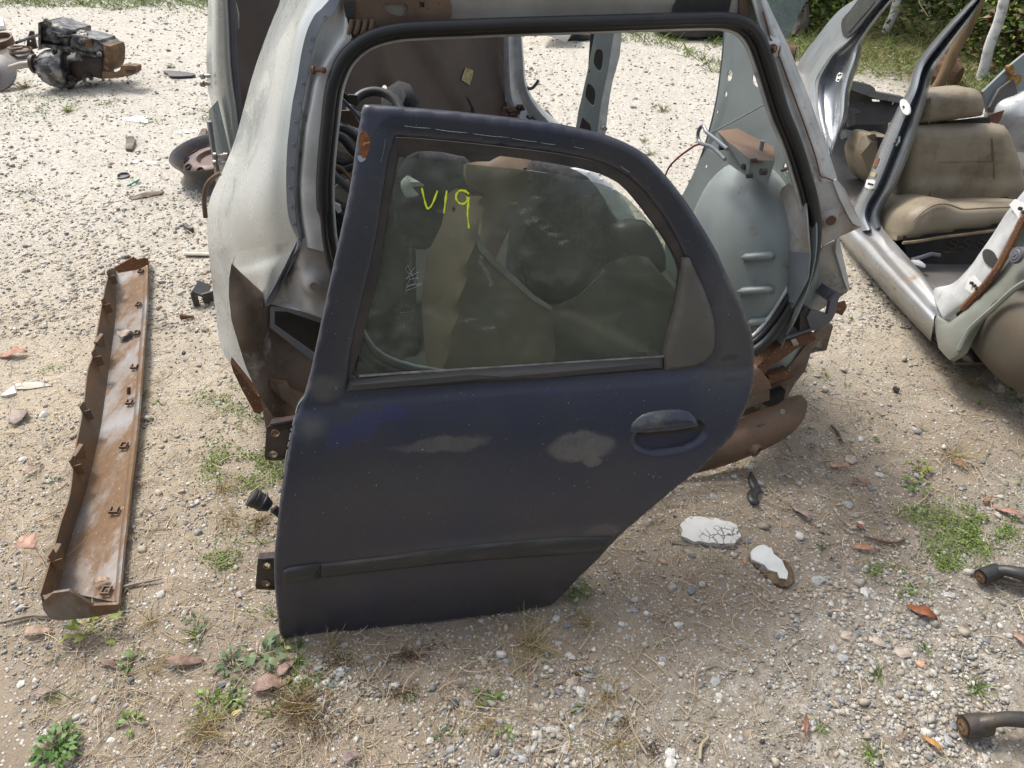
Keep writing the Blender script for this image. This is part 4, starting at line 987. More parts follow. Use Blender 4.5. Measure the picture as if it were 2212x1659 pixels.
# shelf bracket on the inner side
sb = MB()
tp = [SRp(1549, 283, 0.13), SRp(1592, 277, 0.03), SRp(1672, 317, 0.03), SRp(1674, 347, 0.13), SRp(1622, 346, 0.17), SRp(1569, 303, 0.17)]
fr_ = [SRp(1532, 325, 0.13), SRp(1614, 382, 0.17), SRp(1659, 397, 0.13)]
sb.add([*tp], [tuple(range(6))]); st_ = sb.obj('parcel_shelf_bracket', 'beam_brown', shell, 0)
sb = MB(); sb.add([tp[0], tp[5], tp[4], tp[3], fr_[2], fr_[1], fr_[0]], [(0, 6, 5, 1), (1, 5, 2), (2, 5, 4, 3)])
sb.obj('shelf_bracket_face', 'primer_grey', shell, 0)
hh = MB()
for u, v, rx in ((1555, 319, .006), (1604, 360, .007), (1644, 371, .008), (1623, 347, .005), (1614, 381, .005)):
    hh.lathe(SRp(u, v, 0.175), SR.Nn, [(-0.012, rx), (0.0008, rx)], 12)
tag(hh.obj('bracket_hole', 'interior_dark', shell), kind='stuff')
MB().lathe(SRp(1641, 335, 0.11), cZ, [(-0.01, 0.016), (0, 0.014), (0.002, 0.006), (0.035, 0.005)], 12).obj('bracket_stud', 'primer_grey', shell)
MB().tube([SRp(u, v, 0.19) for u, v in cr([(1571, 322), (1552, 306), (1534, 292), (1525, 284), (1518, 271), (1508, 286), (1512, 308), (1536, 317), (1552, 330), (1566, 344)], 3, False, )], 0.0048, 8).obj('latch_loop', 'channel_paint', shell)
MB().tube([SRp(u, v, 0.1) for u, v in cr([(1540, 318), (1509, 312), (1484, 326), (1460, 345), (1445, 362), (1435, 385)], 4, False)], 0.003, 6).obj('red_wire', 'copper_wire', shell)
MB().tube([SRp(1690, 368, 0.02), SRp(1706, 362, 0.03)], 0.005, 8).obj('hinge_pin', 'steel', shell)
# centre pillar and door pillar of the far side, seen through the opening
VB = Frame((0, 2.95, 0), (1, 0, 0), (0, 0, 1))
spx('centre_pillar', VB, [(1290, -60), (1330, -60), (1327, 72), (1314, 155), (1299, 225), (1289, 300), (1285, 340), (1236, 330), (1244, 278), (1259, 200), (1272, 140), (1285, 72)], 'primer_grey', shell, corners='all',
    holes=[[(1288, 109), (1297, 107), (1303, 117), (1302, 138), (1298, 154), (1290, 150), (1283, 138), (1284, 122)], [(1270, 181), (1281, 188), (1286, 200), (1286, 215), (1282, 230), (1273, 222), (1265, 210), (1266, 196)], [(1258, 254), (1275, 270), (1280, 292), (1250, 285)], [(1273, 152), (1276, 153), (1274, 159), (1271, 158)]],
    hcorners=[(), (), (0, 1, 2, 3), (0, 1, 2, 3)], hsub=2, thick=0.004, res=0.1, holeroll=0.004)
VB2 = Frame((0, 2.97, 0), (1, 0, 0), (0, 0, 1))
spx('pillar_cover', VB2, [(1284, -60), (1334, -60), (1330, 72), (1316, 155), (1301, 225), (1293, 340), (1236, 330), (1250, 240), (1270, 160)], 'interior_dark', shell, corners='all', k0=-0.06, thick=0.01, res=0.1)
spx('pillar_skin', VB, [(1330, -60), (1347, -60), (1344, 72), (1340, 120), (1332, 150), (1324, 178), (1318, 210), (1314, 240), (1309, 288), (1300, 340), (1284, 340), (1299, 225), (1314, 155), (1327, 72)], 'silver_bright', shell, corners='all', disp=lambda s, t: 0.01, thick=0.05, res=0.1, roll=0.012, rolld=0.01)
MB().tube([VB.hit(1302, 275, 0.02), VB.hit(1307, 279, 0.06)], 0.009, 10).obj('striker_bolt', 'steel', shell)
VA = Frame((0, 3.8, 0), (1, 0, 0), (0, 0, 1))
dpill = rows3([[(1087, 30), (1098, 30), (1112, 30), (1124, 30), (1127, 30)], [(1088, 80), (1099, 80), (1113, 80), (1125, 80), (1128, 80)], [(1088, 140), (1100, 140), (1114, 140), (1130, 140), (1133, 140)], [(1090, 180), (1102, 180), (1118, 180), (1133, 178), (1137, 177)], [(1092, 212), (1106, 213), (1124, 212), (1144, 210), (1148, 206)], [(1098, 240), (1114, 242), (1140, 242), (1163, 238), (1170, 232)], [(1110, 270), (1130, 275), (1160, 275), (1190, 268), (1204, 262)], [(1130, 320), (1170, 320), (1200, 318), (1230, 310), (1250, 300)]], (0.0, 0.03, 0.0, 0.03, -0.06), VA)
loft('door_pillar', dpill, 'silver_bright', shell, su=3, sv=3, thick=0.003)
rsn = MB()
for i in range(26):
    rsn.box(VA.hit(1085 + 38 * random.random(), 232 + 26 * random.random(), 0.04), [0.01 + .02 * random.random()] * 3, Matrix.Rotation(random.random() * 3, 3, 'X'))
rsn.obj('cut_foam', 'rusty_cast', shell)
for px in ([(1117, 228), (1122, 236), (1128, 228), (1132, 238)], [(1138, 250), (1146, 258), (1150, 252), (1156, 260)]):
    MB().tube([VA.hit(u, v, 0.06) for u, v in px], 0.008, 6).obj('sealant_strip', 'black_rubber', shell)
MB().tube([VA.hit(u, v, -0.02) for u, v in cr([(1133, 186), (1140, 191), (1150, 190), (1159, 180), (1163, 173)], 4, False)], 0.008, 6).obj('cut_cable', 'black_rubber', shell)
# far-left side pillar and sill of the shell
VL = Frame((0, 2.5, 0), (1, 0, 0), (0, 0, 1))
lrows = [[(450, -60), (462, -60), (476, -60), (492, -60), (494, -60)], [(449, 0), (461, 0), (476, 0), (493, 0), (496, 0)], [(448, 60), (460, 60), (478, 60), (496, 60), (499, 60)], [(446, 130), (459, 130), (480, 130), (499, 130), (502, 130)], [(449, 190), (463, 190), (485, 190), (505, 190), (508, 190)], [(457, 230), (472, 230), (492, 230), (511, 228), (514, 228)], [(468, 290), (482, 290), (500, 290), (517, 285), (520, 285)], [(478, 350), (492, 350), (508, 350), (524, 350), (527, 350)], [(484, 420), (498, 420), (512, 420), (530, 420), (534, 420)]]
loft('side_pillar', rows3(lrows, (-0.15, 0.0, 0.03, 0.01, -0.08), VL), 'white_paint', shell, su=4, sv=4, thick=0.003)
MB().tube([VL.hit(u, v, 0.0) for u, v in cr([(501, -20), (503, 60), (505, 130), (511, 190), (517, 240), (523, 300)], 4, False)], 0.012, 8).obj('door_seal', 'grey_plastic', shell)
spx('sill_rail', VL, [(448, 240), (456, 232), (470, 290), (484, 350), (492, 410), (466, 412), (456, 340)], 'white_paint', shell, corners='all', k0=0.1, thick=0.06, res=0.1, roll=0.01)
MB().tube([VL.hit(u, v, 0.12) for u, v in ((452, 262), (460, 320), (470, 372))], 0.008, 6).obj('sill_seal', 'channel_paint', shell)
for v in (164, 181):
    MB().lathe(VL.hit(433, v, 0.0), (1, 0, 0), [(0, 0.008), (0.004, 0.010), (0.012, 0.010), (0.014, 0.006), (0.03, 0.006)], 10).obj('hinge_bolt', 'steel', shell)
for v in (336, 352):
    MB().lathe(VL.hit(462, v, 0.14), (1, 0, 0), [(0, 0.01), (0.01, 0.01), (0.012, 0.006), (0.03, 0.006), (0.032, 0.01), (0.045, 0.01)], 10).obj('check_bolt', 'steel', shell)
spx('striker_plate', VL, [(505, -10), (515, 32), (515, 62), (511, 66), (498, 58), (499, 20)], 'silver_bright', shell, corners='all', k0=-0.02, thick=0.01, res=0.1, holes=[circ((504, 40), 2, 8, 4), circ((508, 57), 2, 8, 3)], hsub=1)
MB().tube([R.hit(u, v, -0.45) for u, v in cr([(476, 374), (458, 386), (446, 402), (441, 430), (444, 470)], 4, False)], 0.006, 8).obj('loose_hose', 'rusty_cast', shell)
# floor pan and inner left side
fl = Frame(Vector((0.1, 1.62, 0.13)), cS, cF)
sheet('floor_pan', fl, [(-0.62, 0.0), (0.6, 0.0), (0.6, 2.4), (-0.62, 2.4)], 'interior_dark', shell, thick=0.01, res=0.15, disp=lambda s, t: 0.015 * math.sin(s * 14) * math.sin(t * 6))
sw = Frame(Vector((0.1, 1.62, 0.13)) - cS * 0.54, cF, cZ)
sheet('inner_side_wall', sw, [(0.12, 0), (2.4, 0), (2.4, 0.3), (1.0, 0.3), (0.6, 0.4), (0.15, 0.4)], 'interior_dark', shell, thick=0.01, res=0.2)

# brown panel standing inside the shell
P1, P2 = ray(500, 200), ray(1095, 200)
P1 = EYE + P1 * (2.62 / P1.y); P2 = EYE + P2 * (3.72 / P2.y)
BF = Frame((P1.x, P1.y, 0), (P2.x - P1.x, P2.y - P1.y, 0), Vector((0, 0, 1)) + Vector((-0.1, 0.15, 0)))
bon = thing('rusty_bonnet', 'brown rust-stained bonnet panel with a yellowed sticker, standing inside the white shell', 'bonnet', (P1.x, P1.y, 0.14))
spx('panel_skin', BF, [(430, -120), (1105, -120), (1092, 75), (1089, 150), (1092, 215), (1100, 245), (1140, 300), (1150, 400), (700, 460), (520, 440)], 'bonnet_brown', bon, corners='all', holes=[circ((836, 189), 7.5, 14, 5.5)], hsub=1, thick=0.012, res=0.04, holeroll=0.01,
    disp=lambda s, t: 0.05 * math.sin(s * 2.2) + 0.02 * sm(math.sin(s * 5 + t * 3), 0.2, 0.5) - 0.02 * sm(abs(s - 0.75), 0.02, 0.06))
spx('sticker', BF, [(1006, 146), (1023, 152), (1020, 168), (1014, 184), (997, 173), (1001, 160)], 'sticker_old', bon, corners='all', disp=lambda s, t: 0.05 * math.sin(s * 2.2) + 0.02 * sm(math.sin(s * 5 + t * 3), 0.2, 0.5) - 0.02 * sm(abs(s - 0.75), 0.02, 0.06), k0=0.006, thick=0.002, res=0.05)

# ------------------------------------------------------------------ loose things inside the white shell
IF = Frame(R.pt(0, 0, -0.15), cS, cZ * 0.9 + cF * 0.45)
fe = thing('old_fender', 'dusty brown car fender standing behind the glass of the blue door', 'fender', (0.05, 1.75, 0.15))
def fend(s, t):
    a, b = IF.st(1036, 440), IF.st(985, 660)
    d = ((s - a[0]) * (b[1] - a[1]) - (t - a[1]) * (b[0] - a[0])) / math.hypot(b[0] - a[0], b[1] - a[1])
    return 0.05 - 0.9 * abs(d) * (1 - 0.5 * sm(abs(d), 0, 0.2)) + 0.012 * vn(s * 9, t * 9, 5)
spx('fender_skin', IF, [(964, 440), (968, 417), (988, 406), (1020, 410), (1046, 420), (1050, 434), (1045, 457), (1034, 480), (1033, 505), (1043, 530), (1079, 567), (1117, 602), (1154, 637), (1192, 662), (1200, 760), (1180, 850), (930, 850), (918, 760), (911, 662), (914, 612), (919, 562), (934, 527), (954, 487)], 'fender_dirt', fe, corners='all',
    holes=[circ((980, 452), 4, 10, 6)], hsub=1, thick=0.004, res=0.02, disp=fend)
spx('wheel_lip', IF, [(1030, 500), (1043, 530), (1079, 567), (1117, 602), (1154, 637), (1192, 662), (1192, 672), (1150, 648), (1110, 612), (1070, 578), (1034, 540), (1024, 505)], 'dirty_silver', fe, corners='all', disp=fend, k0=0.006, thick=0.004, res=0.03)
spx('top_tab', IF, [(985, 404), (1014, 403), (1046, 418), (1046, 424), (1010, 422), (1000, 415)], 'rust_metal', fe, corners='all', k0=0.06, thick=0.003, res=0.05)
IFb = Frame(R.pt(0, 0, -0.36), cS, cZ * 0.9 + cF * 0.5)
pf = thing('grimy_sheet', 'grimy grey-brown metal panel low behind the right half of the door glass', 'panel', (0.3, 1.85, 0.15))
spx('panel_skin', IFb, [(1180, 670), (1250, 640), (1300, 592), (1304, 575), (1340, 560), (1367, 550), (1400, 556), (1470, 640), (1480, 800), (1440, 840), (1150, 850)], 'fender_dark', pf, corners='all', thick=0.004, res=0.02, disp=lambda s, t: 0.03 * vn(s * 5, t * 5, 8) + 0.02 * sm(math.sin(s * 14 + t * 22), .2, .6))
IF2 = Frame(R.pt(0, 0, -0.42), cS, cZ * 0.9 + cF * 0.45)
ps = thing('cut_pillar', 'cut grey and brown body pillar leaning behind the dusty door glass', 'car part', (0.1, 1.9, 0.15))
spx('pillar_half', IF2, [(1008, 352), (1060, 348), (1085, 335), (1150, 345), (1150, 392), (1143, 390), (1130, 430), (1110, 480), (1090, 520), (1073, 560), (1060, 620), (1000, 620), (1040, 500), (1040, 440), (1015, 400)], 'fender_dirt', ps, sub=2, holes=[circ((1134, 366), 4, 10)], hsub=1, thick=0.05, res=0.04, roll=0.012, disp=lambda s, t: 0.02 * math.sin(s * 30))
IF3 = Frame(R.pt(0, 0, -0.62), cS, cZ * 0.9 + cF * 0.6)
def blob(name, label, cat, px, m, k=0.0, th=0.2, fr=IF3, rl=0.05, grp=None):
    c = fr.hit(*px[0], k)
    t = thing(name, label, cat, (c.x, c.y, 0.15), grp)
    spx(name + '_body', fr, px, m, t, sub=2, k0=k, thick=th, res=0.015, roll=rl, disp=(lambda s, t: 0.05 * fbm(s * 9, t * 9, 13, 4)) if th > 0.1 else None)
    return t
blob('black_cloth_bundle', 'bundle of black carpet at the top of the door window, left of the cut pillar', 'carpet', [(880, 330), (930, 318), (985, 326), (1022, 345), (1030, 400), (1000, 470), (930, 520), (850, 500), (850, 400)], 'black_cloth', 0.1)
blob('seat_cover', 'black cloth seat cover bunched right of the cut pillar behind the door glass', 'seat cover', [(1150, 345), (1200, 345), (1255, 362), (1300, 400), (1330, 470), (1330, 560), (1250, 640), (1180, 650), (1120, 560), (1140, 430)], 'black_cloth', 0.0)
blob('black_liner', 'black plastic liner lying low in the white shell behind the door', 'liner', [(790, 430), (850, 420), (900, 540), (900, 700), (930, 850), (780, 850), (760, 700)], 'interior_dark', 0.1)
blob('silver_door_skin', 'silver metal piece showing at the top right of the door window', 'car part', [(1225, 362), (1275, 366), (1330, 405), (1375, 470), (1350, 500), (1300, 440), (1240, 385)], 'silver_bright', -0.1, 0.02, IF3, 0.01)
blob('dark_tub', 'dark plastic tub behind the right edge of the dusty door glass', 'tub', [(1330, 480), (1400, 470), (1440, 520), (1450, 580), (1400, 600), (1340, 560)], 'dark_plastic', 0.05, 0.1)
blob('plastic_bag', 'pale crumpled plastic sheet at the top left of the door glass', 'plastic sheet', [(866, 392), (880, 378), (893, 385), (918, 400), (890, 402), (905, 420), (880, 425), (870, 412)], 'white_card', 0.3, 0.01, IF3, 0.006)
sw_c = RP(812, 250, -0.75)
st = thing('steering_wheel', 'black steering wheel rim showing above the left end of the blue door', 'steering wheel', sw_c)
wr = MB(); N_ = 40
e1, e2 = cS, (cZ * 0.55 + cF * 0.8).normalized()
wr.tube([sw_c + e1 * math.cos(a) * 0.075 + e2 * math.sin(a) * 0.085 for a in np.linspace(0, 2 * math.pi, N_, endpoint=False)], 0.0135, 10, closed=True)
wr.obj('rim', 'black_rubber', st, 70)
MB().lathe(sw_c - cZ * 0.03, e1.cross(e2), [(-0.02, 0.03), (0.0, 0.032), (0.012, 0.02)], 16).obj('hub', 'dark_plastic', st)
for a in (0.3, 2.8, 4.7):
    MB().tube([sw_c - cZ * 0.02, sw_c + e1 * math.cos(a) * 0.07 + e2 * math.sin(a) * 0.08], 0.009, 6, flat=0.5).obj('spoke', 'dark_plastic', st)
# hoses
hoses = [([(708, 285), (740, 278), (772, 300), (790, 330)], -0.25, .011, 'black rubber hose arching highest left of the blue door'), ([(704, 300), (735, 296), (762, 325), (785, 350)], -0.22, .012, 'thick black rubber hose just under the highest hose'),
         ([(706, 338), (740, 352), (775, 345), (792, 330)], -0.2, .01, 'black hose sagging at mid height left of the blue door'), ([(704, 352), (730, 368), (765, 360), (800, 345)], -0.18, .009, 'lower black hose sagging left of the blue door'),
         ([(708, 362), (728, 385), (748, 402), (780, 430)], -0.15, .01, 'grey hose running down towards the blue door edge'), ([(736, 268), (750, 300), (760, 325), (765, 360)], -0.3, .008, 'thin black pipe crossing behind the hoses')]
for i, (px, k, r, lb) in enumerate(hoses):
    p = [RP(u, v, k) for u, v in cr(px, 6, False)]
    o = MB().tube(p, r, 8).obj('rubber_hose', 'grey_plastic' if i in (4,) else 'black_rubber', None, 60, loc=p[0]); tag(o, lb, 'hose', 'hoses tangled inside the white shell')
p = [RP(u, v, -0.12) for u, v in cr([(710, 356), (735, 362), (762, 392), (790, 410)], 5, False)]
tag(MB().tube(p, 0.004, 6).obj('rope', 'rusty_cast', None, 60, loc=p[0]), 'thin brown cord crossing the black hoses', 'cord')
frag = [([(728, 200), (742, 198), (752, 208), (764, 206), (772, 230), (745, 222)], -0.35, 'dark broken plastic panel beside the steering wheel', 'dark_plastic'), ([(733, 240), (760, 240), (778, 270), (772, 278), (735, 262)], -0.3, 'brown broken trim with a torn edge under the steering wheel', 'beam_brown'),
        ([(752, 205), (772, 207), (774, 228), (756, 226)], -0.33, 'small dark plastic box beside the steering wheel', 'dark_plastic'), ([(727, 208), (734, 206), (788, 262), (784, 270)], -0.28, 'long grey trim strip slanting under the steering wheel', 'grey_plastic'),
        ([(708, 285), (730, 295), (762, 322), (752, 333), (712, 322)], -0.45, 'pale grey sheet between the black hoses', 'beige_metal'), ([(706, 420), (736, 395), (800, 380), (800, 440), (745, 440)], -0.15, 'beige plastic cover left of the blue door', 'beige_metal'),
        ([(706, 440), (722, 448), (730, 462), (738, 458), (735, 446), (716, 436)], -0.08, 'small white clip hanging left of the blue door', 'white_card'),
        ([(700, 452), (716, 450), (745, 470), (800, 480), (780, 600), (735, 590), (712, 560), (700, 500)], -0.10, 'black carpet flap left of the blue door', 'black_cloth'),
        ([(830, 225), (845, 205), (870, 190), (895, 198), (910, 225), (925, 260), (830, 250)], -0.9, 'black cloth heap in front of the brown bonnet', 'black_cloth'), ([(1006, 207), (1014, 215), (1024, 235), (1028, 262), (1014, 255), (1018, 235)], -1.5, 'torn black strip hanging on the brown bonnet', 'black_cloth')]
for px, k, lb, mt in frag:
    c = RP(*px[0], k)
    o = spx('plastic_fragment' if 'plastic' in lb else 'loose_piece', R, px, mt, None, corners='all', k0=k, thick=0.012 if 'heap' not in lb else 0.1, res=0.03, roll=0.004 if 'heap' not in lb else 0.05, loc=c)
    tag(o, lb, 'car part' if 'cloth' not in lb and 'carpet' not in lb else 'cloth')

# ------------------------------------------------------------------ rusty trough on the left
tr = thing('sill_cover', 'long rust-stained grey trough-shaped bumper cover lying on the gravel at left', 'bumper cover', gp(200, 950))
Z0 = float(gh(-1.1, 1.5))
def T3(u, v, h): return gpt(u, v, Z0 + h)
wall = [(240, 580), (230, 612), (221, 657), (207, 737), (199, 775), (190, 802), (180, 885), (162, 980), (152, 1066), (132, 1130), (113, 1200), (86, 1288)]
fold = [(250, 578), (250, 625), (250, 680), (241, 755), (236, 790), (231, 830), (218, 920), (204, 985), (186, 1060), (166, 1120), (146, 1190), (126, 1275)]
rimi = [(314, 575), (312, 620), (309, 680), (303, 755), (300, 790), (297, 830), (289, 920), (281, 985), (273, 1060), (267, 1120), (259, 1190), (249, 1300)]
rimo = [(322, 562), (321, 620), (319, 680), (313, 755), (311, 790), (308, 830), (301, 920), (294, 985), (285, 1060), (279, 1120), (270, 1200), (260, 1312)]
rows = []
for i in range(12):
    w, f, a, b = wall[i], fold[i], rimi[i], rimo[i]
    m1 = ((f[0] * .6 + a[0] * .4), (f[1] * .6 + a[1] * .4))
    rows.append([T3(w[0], w[1], 0.10), T3((w[0] * .45 + f[0] * .55), (w[1] * .45 + f[1] * .55), 0.06), T3(f[0] + 4, f[1], 0.03), T3(*m1, 0.02), T3(a[0] - 3, a[1], 0.028), T3(a[0], a[1], 0.034), T3(a[0] + 3, a[1], 0.040), T3(b[0], b[1], 0.036), T3(b[0] + 1, b[1] + 3, 0.0)])
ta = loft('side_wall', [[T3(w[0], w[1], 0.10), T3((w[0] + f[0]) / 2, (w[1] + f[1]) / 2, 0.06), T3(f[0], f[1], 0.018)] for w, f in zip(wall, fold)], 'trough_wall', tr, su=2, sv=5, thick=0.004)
tb_ = loft('trough', [[T3(f[0], f[1], 0.018)] + r_[3:5] for f, r_ in zip(fold, rows)], 'trough_metal', tr, su=3, sv=5, thick=0.004)
tc_ = loft('trough', [r_[4:] for r_ in rows], 'trough_metal', tr, su=2, sv=5, thick=0.004)
join('trough', [tb_, tc_])
ec = MB()
def cap(px, h, hb, nm):
    top = [T3(u, v, h) for u, v in px]; 
    mb = MB(); d = Vector((0, 0.005, 0)); n = len(px)
    mb.add(top + [p + d for p in top], [tuple(range(n)), tuple(range(n, 2 * n))[::-1]] + [(i, (i + 1) % n, (i + 1) % n + n, i + n) for i in range(n)])
    mb.obj(nm, 'trough_metal', tr, 30)
yn = T3(170, 1342, 0).y
ENDF = Frame((0, yn, 0), (1, 0.03, 0), (0, 0, 1))
spx('end_wall', ENDF, [(86, 1286), (92, 1302), (105, 1291), (112, 1284), (147, 1279), (165, 1288), (200, 1311), (254, 1308), (258, 1316), (252, 1326), (187, 1338), (128, 1343), (107, 1340), (92, 1320)], 'trough_metal', tr, corners='all', thick=0.006, res=0.03, roll=0.003)
yf = T3(285, 580, 0).y
ENDB = Frame((0, yf, 0), (1, 0.25, 0), (0, 0, 1))
spx('end_wall', ENDB, [(247, 578), (288, 555), (296, 561), (312, 557), (320, 560), (320, 572), (300, 582), (255, 590)], 'rust_metal', tr, corners='all', thick=0.005, res=0.03)
tabs = [(302, 588), (297, 660), (293, 722), (288, 795), (277, 872), (265, 967), (244, 1107), (226, 1283)]
for i, (u, v) in enumerate(tabs):
    c = T3(u, v, 0.035); s = 0.5 + 0.035 * i + 0.1 * (i % 3 == 0)
    mb = MB(); mb.box(c, (0.03 * s, 0.003, 0.009)); mb.box(c + Vector((-0.012 * s, 0.010, 0)), (0.003, 0.018, 0.010)); mb.box(c + Vector((0.011 * s, 0.010, 0)), (0.003, 0.016, 0.010))
    if i in (0, 1, 2, 5, 7): mb.box(c + Vector((0.0, 0.02, 0.0)), (0.026 * s, 0.003, 0.007))
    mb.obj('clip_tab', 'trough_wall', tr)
for (u, v) in ((241, 600), (230, 662), (210, 775), (186, 892), (165, 1010), (122, 1215)):
    c = T3(u, v, 0.095)
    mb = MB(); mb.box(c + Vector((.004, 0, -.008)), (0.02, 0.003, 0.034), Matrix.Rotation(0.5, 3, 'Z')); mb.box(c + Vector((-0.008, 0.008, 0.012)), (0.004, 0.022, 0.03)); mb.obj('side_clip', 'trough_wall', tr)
for i in (3, 7, 10):
    w = wall[i]; c = T3(w[0] + 8, w[1] + 6, 0.08)
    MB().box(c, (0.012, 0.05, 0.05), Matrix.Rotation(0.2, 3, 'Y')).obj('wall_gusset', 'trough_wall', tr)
MB().tube([T3(278, 852, 0.04), T3(278, 836, 0.06)], 0.006, 8).obj('pin', 'rust_metal', tr)

# ------------------------------------------------------------------ steel wheel
wcn = gp(478, 386)
wt = thing('steel_wheel', 'rusty steel wheel without tyre lying flat beside the white shell', 'wheel', wcn)
r0 = (gpt(478, 386) - gpt(388, 386)).length * 0.97
ax = Vector((-0.06, -0.10, 1))
MB().lathe(wcn, ax, [(0.0, r0 * .93), (0.012, r0 * 0.97), (0.02, r0 * .9), (0.045, r0 * .8), (0.085, r0 * .8), (0.105, r0 * .87), (0.12, r0 * .9), (0.135, r0 * .98), (0.143, r0), (0.146, r0 * .99), (0.143, r0 * .965), (0.13, r0 * .9), (0.11, r0 * .84), (0.09, r0 * .78)], 48, caps=False).obj('rim', 'wheel_grey', wt)
dc = MB().lathe(wcn, ax, [(0.085, r0 * .80), (0.095, r0 * .74), (0.11, r0 * .66), (0.122, r0 * .52), (0.118, r0 * .4), (0.1, r0 * .33), (0.098, r0 * .1)], 48).obj('wheel_disc', 'wheel_rust', wt)
for k in range(10):
    a = k * math.tau / 10 + 0.1
    A_ = ax.normalized(); e1 = Vector((1, 0, 0)) - A_ * A_.x; e1.normalize(); e2 = A_.cross(e1)
    d = e1 * math.cos(a) + e2 * math.sin(a)
    MB().lathe(wcn + A_ * 0.114 + d * r0 * .665, A_ + d * 0.5, [(-0.01, 0.017), (0.001, 0.018), (0.003, 0.015), (-0.004, 0.012)], 14).obj('vent_hole', 'interior_dark', dc)

# ------------------------------------------------------------------ gearbox
gb_o = gp(120, 190)
GF = Frame((gb_o.x, gb_o.y - 0.02, 0), (1, 0.0, 0), (0, 0.12, 1))
def uz(L): return [(x / 4, y / 4) for x, y in L]
gb = thing('gearbox', 'oily black gearbox with a rusty mounting arm lying on pale gravel at upper left', 'gearbox', gb_o)
def gx(nm, pts, k, th, m='oily_metal', par=None, rl=0.012, res=0.03): return spx(nm, GF, uz(pts), m, par or gb, corners='all', k0=k, thick=th, res=res, roll=rl)
bell = gx('bell_housing', [(343, 215), (372, 190), (408, 196), (455, 215), (525, 238), (605, 262), (614, 275), (612, 320), (604, 415), (470, 400), (333, 385), (330, 300)], -0.02, 0.24, rl=0.02)
gx('bell_flange', [(326, 200), (345, 190), (349, 300), (345, 430), (328, 430)], 0.01, 0.26, par=bell, rl=0.004)
for i, (a, b) in enumerate((((455, 280), (530, 300)), ((490, 310), (610, 318)), ((455, 320), (500, 332)), ((350, 382), (600, 415)))):
    MB().tube([GF.hit(a[0] / 4, a[1] / 4, -0.008), GF.hit(b[0] / 4, b[1] / 4, -0.008)], 0.008, 6).obj('rib', 'oily_metal', bell)
case = gx('gear_case', [(600, 300), (700, 310), (845, 350), (855, 375), (880, 385), (880, 470), (855, 480), (700, 460), (600, 450)], 0.0, 0.22)
gx('case_flange', [(345, 385), (610, 412), (620, 428), (700, 455), (858, 478), (880, 468), (882, 490), (850, 498), (690, 480), (600, 455), (345, 402)], 0.02, 0.2, par=case, rl=0.004)
gx('lower_case', [(600, 470), (700, 480), (875, 490), (880, 640), (872, 685), (760, 660), (740, 640), (700, 650), (640, 720), (605, 700), (600, 560)], 0.0, 0.16, 'gear_brown')
ecv = gx('end_cover', [(880, 385), (905, 398), (935, 405), (948, 450), (945, 560), (925, 620), (900, 635), (878, 625)], 0.01, 0.2, 'rusty_cast', rl=0.02)
for y in (430, 500, 570): MB().tube([GF.hit(228, y / 4, 0.012), GF.hit(234, y / 4 + 10, 0.012)], 0.01, 6).obj('rib', 'rusty_cast', ecv)
dcn = GF.hit(118, 148, 0.0); px_m = (GF.hit(119, 148) - GF.hit(118, 148)).length
dif = MB().lathe(dcn - Vector((px_m * 34, 0, 0)), (1, 0, 0), [(0, px_m * 14), (px_m * 4, px_m * 22), (px_m * 10, px_m * 26), (px_m * 20, px_m * 33), (px_m * 34, px_m * 38), (px_m * 50, px_m * 40), (px_m * 60, px_m * 40), (px_m * 66, px_m * 36)], 28).obj('differential_housing', 'oily_metal', gb, 50)
for k in range(14):
    a = k * math.tau / 14
    d = Vector((0, -math.cos(a), math.sin(a)))
    MB().tube([dcn + Vector((-px_m * 28, 0, 0)) + d * px_m * 23, dcn + Vector((-px_m * 10, 0, 0)) + d * px_m * 35, dcn + Vector((px_m * 16, 0, 0)) + d * px_m * 39], 0.007, 5).obj('rib', 'oily_metal', dif)
for (u, v) in ((116, 109), (123, 119), (137, 145), (152, 168), (214, 117), (176, 88), (100, 46)):
    c = GF.hit(u, v, 0.055 if v > 105 and u < 160 else 0.02)
    MB().lathe(c, GF.Nn + Vector((0, 0, 0.8)), [(-0.03, 0.017), (0.004, 0.017), (0.004, 0.009), (0.012, 0.008)], 12).obj('bolt_boss', 'oily_metal', gb)
bc = GF.hit(177, 78, -0.06)
bth = MB().lathe(bc, Vector((0.05, -0.5, 1)), [(-0.04, px_m * 11), (0.0, px_m * 12), (0.004, px_m * 14), (0.014, px_m * 14), (0.016, px_m * 12), (0.012, px_m * 11)], 26).obj('breather_cap', 'black_rubber', gb)
for k in range(7):
    a = k * math.tau / 7
    q = bc + Vector((math.cos(a) * px_m * 6.5, math.sin(a) * px_m * 6, 0.014 + math.sin(a) * 0.012))
    MB().lathe(q, Vector((0.05, -0.5, 1)), [(-0.002, px_m * 2.6), (0.002, px_m * 2.6), (0.002, px_m * 1.7), (0, px_m * 1.6)], 10).obj('cap_ring', 'beige_metal', bth)
MB().lathe(GF.hit(193, 100, 0.0), (0, 0, 1), [(0, 0.022), (0.03, 0.022), (0.034, 0.026), (0.045, 0.024), (0.045, 0.014), (0.036, 0.012)], 14).obj('filler_neck', 'rusty_cast', gb)
fc = GF.hit(72, 138, 0.02)
fl_ = MB().lathe(fc, (-1, 0, 0.05), [(-px_m * 14, px_m * 10), (-px_m * 6, px_m * 12), (-px_m * 5, px_m * 19), (px_m * 1, px_m * 19.5), (px_m * 3, px_m * 17), (px_m * 5, px_m * 10), (px_m * 6, px_m * 6)], 24).obj('output_flange', 'gear_brown', gb)
MB().tube([fc, GF.hit(45, 140, 0.03), GF.hit(22, 147, 0.03)], [0.022, 0.018, 0.018], 10).obj('drive_shaft', 'beige_metal', gb)
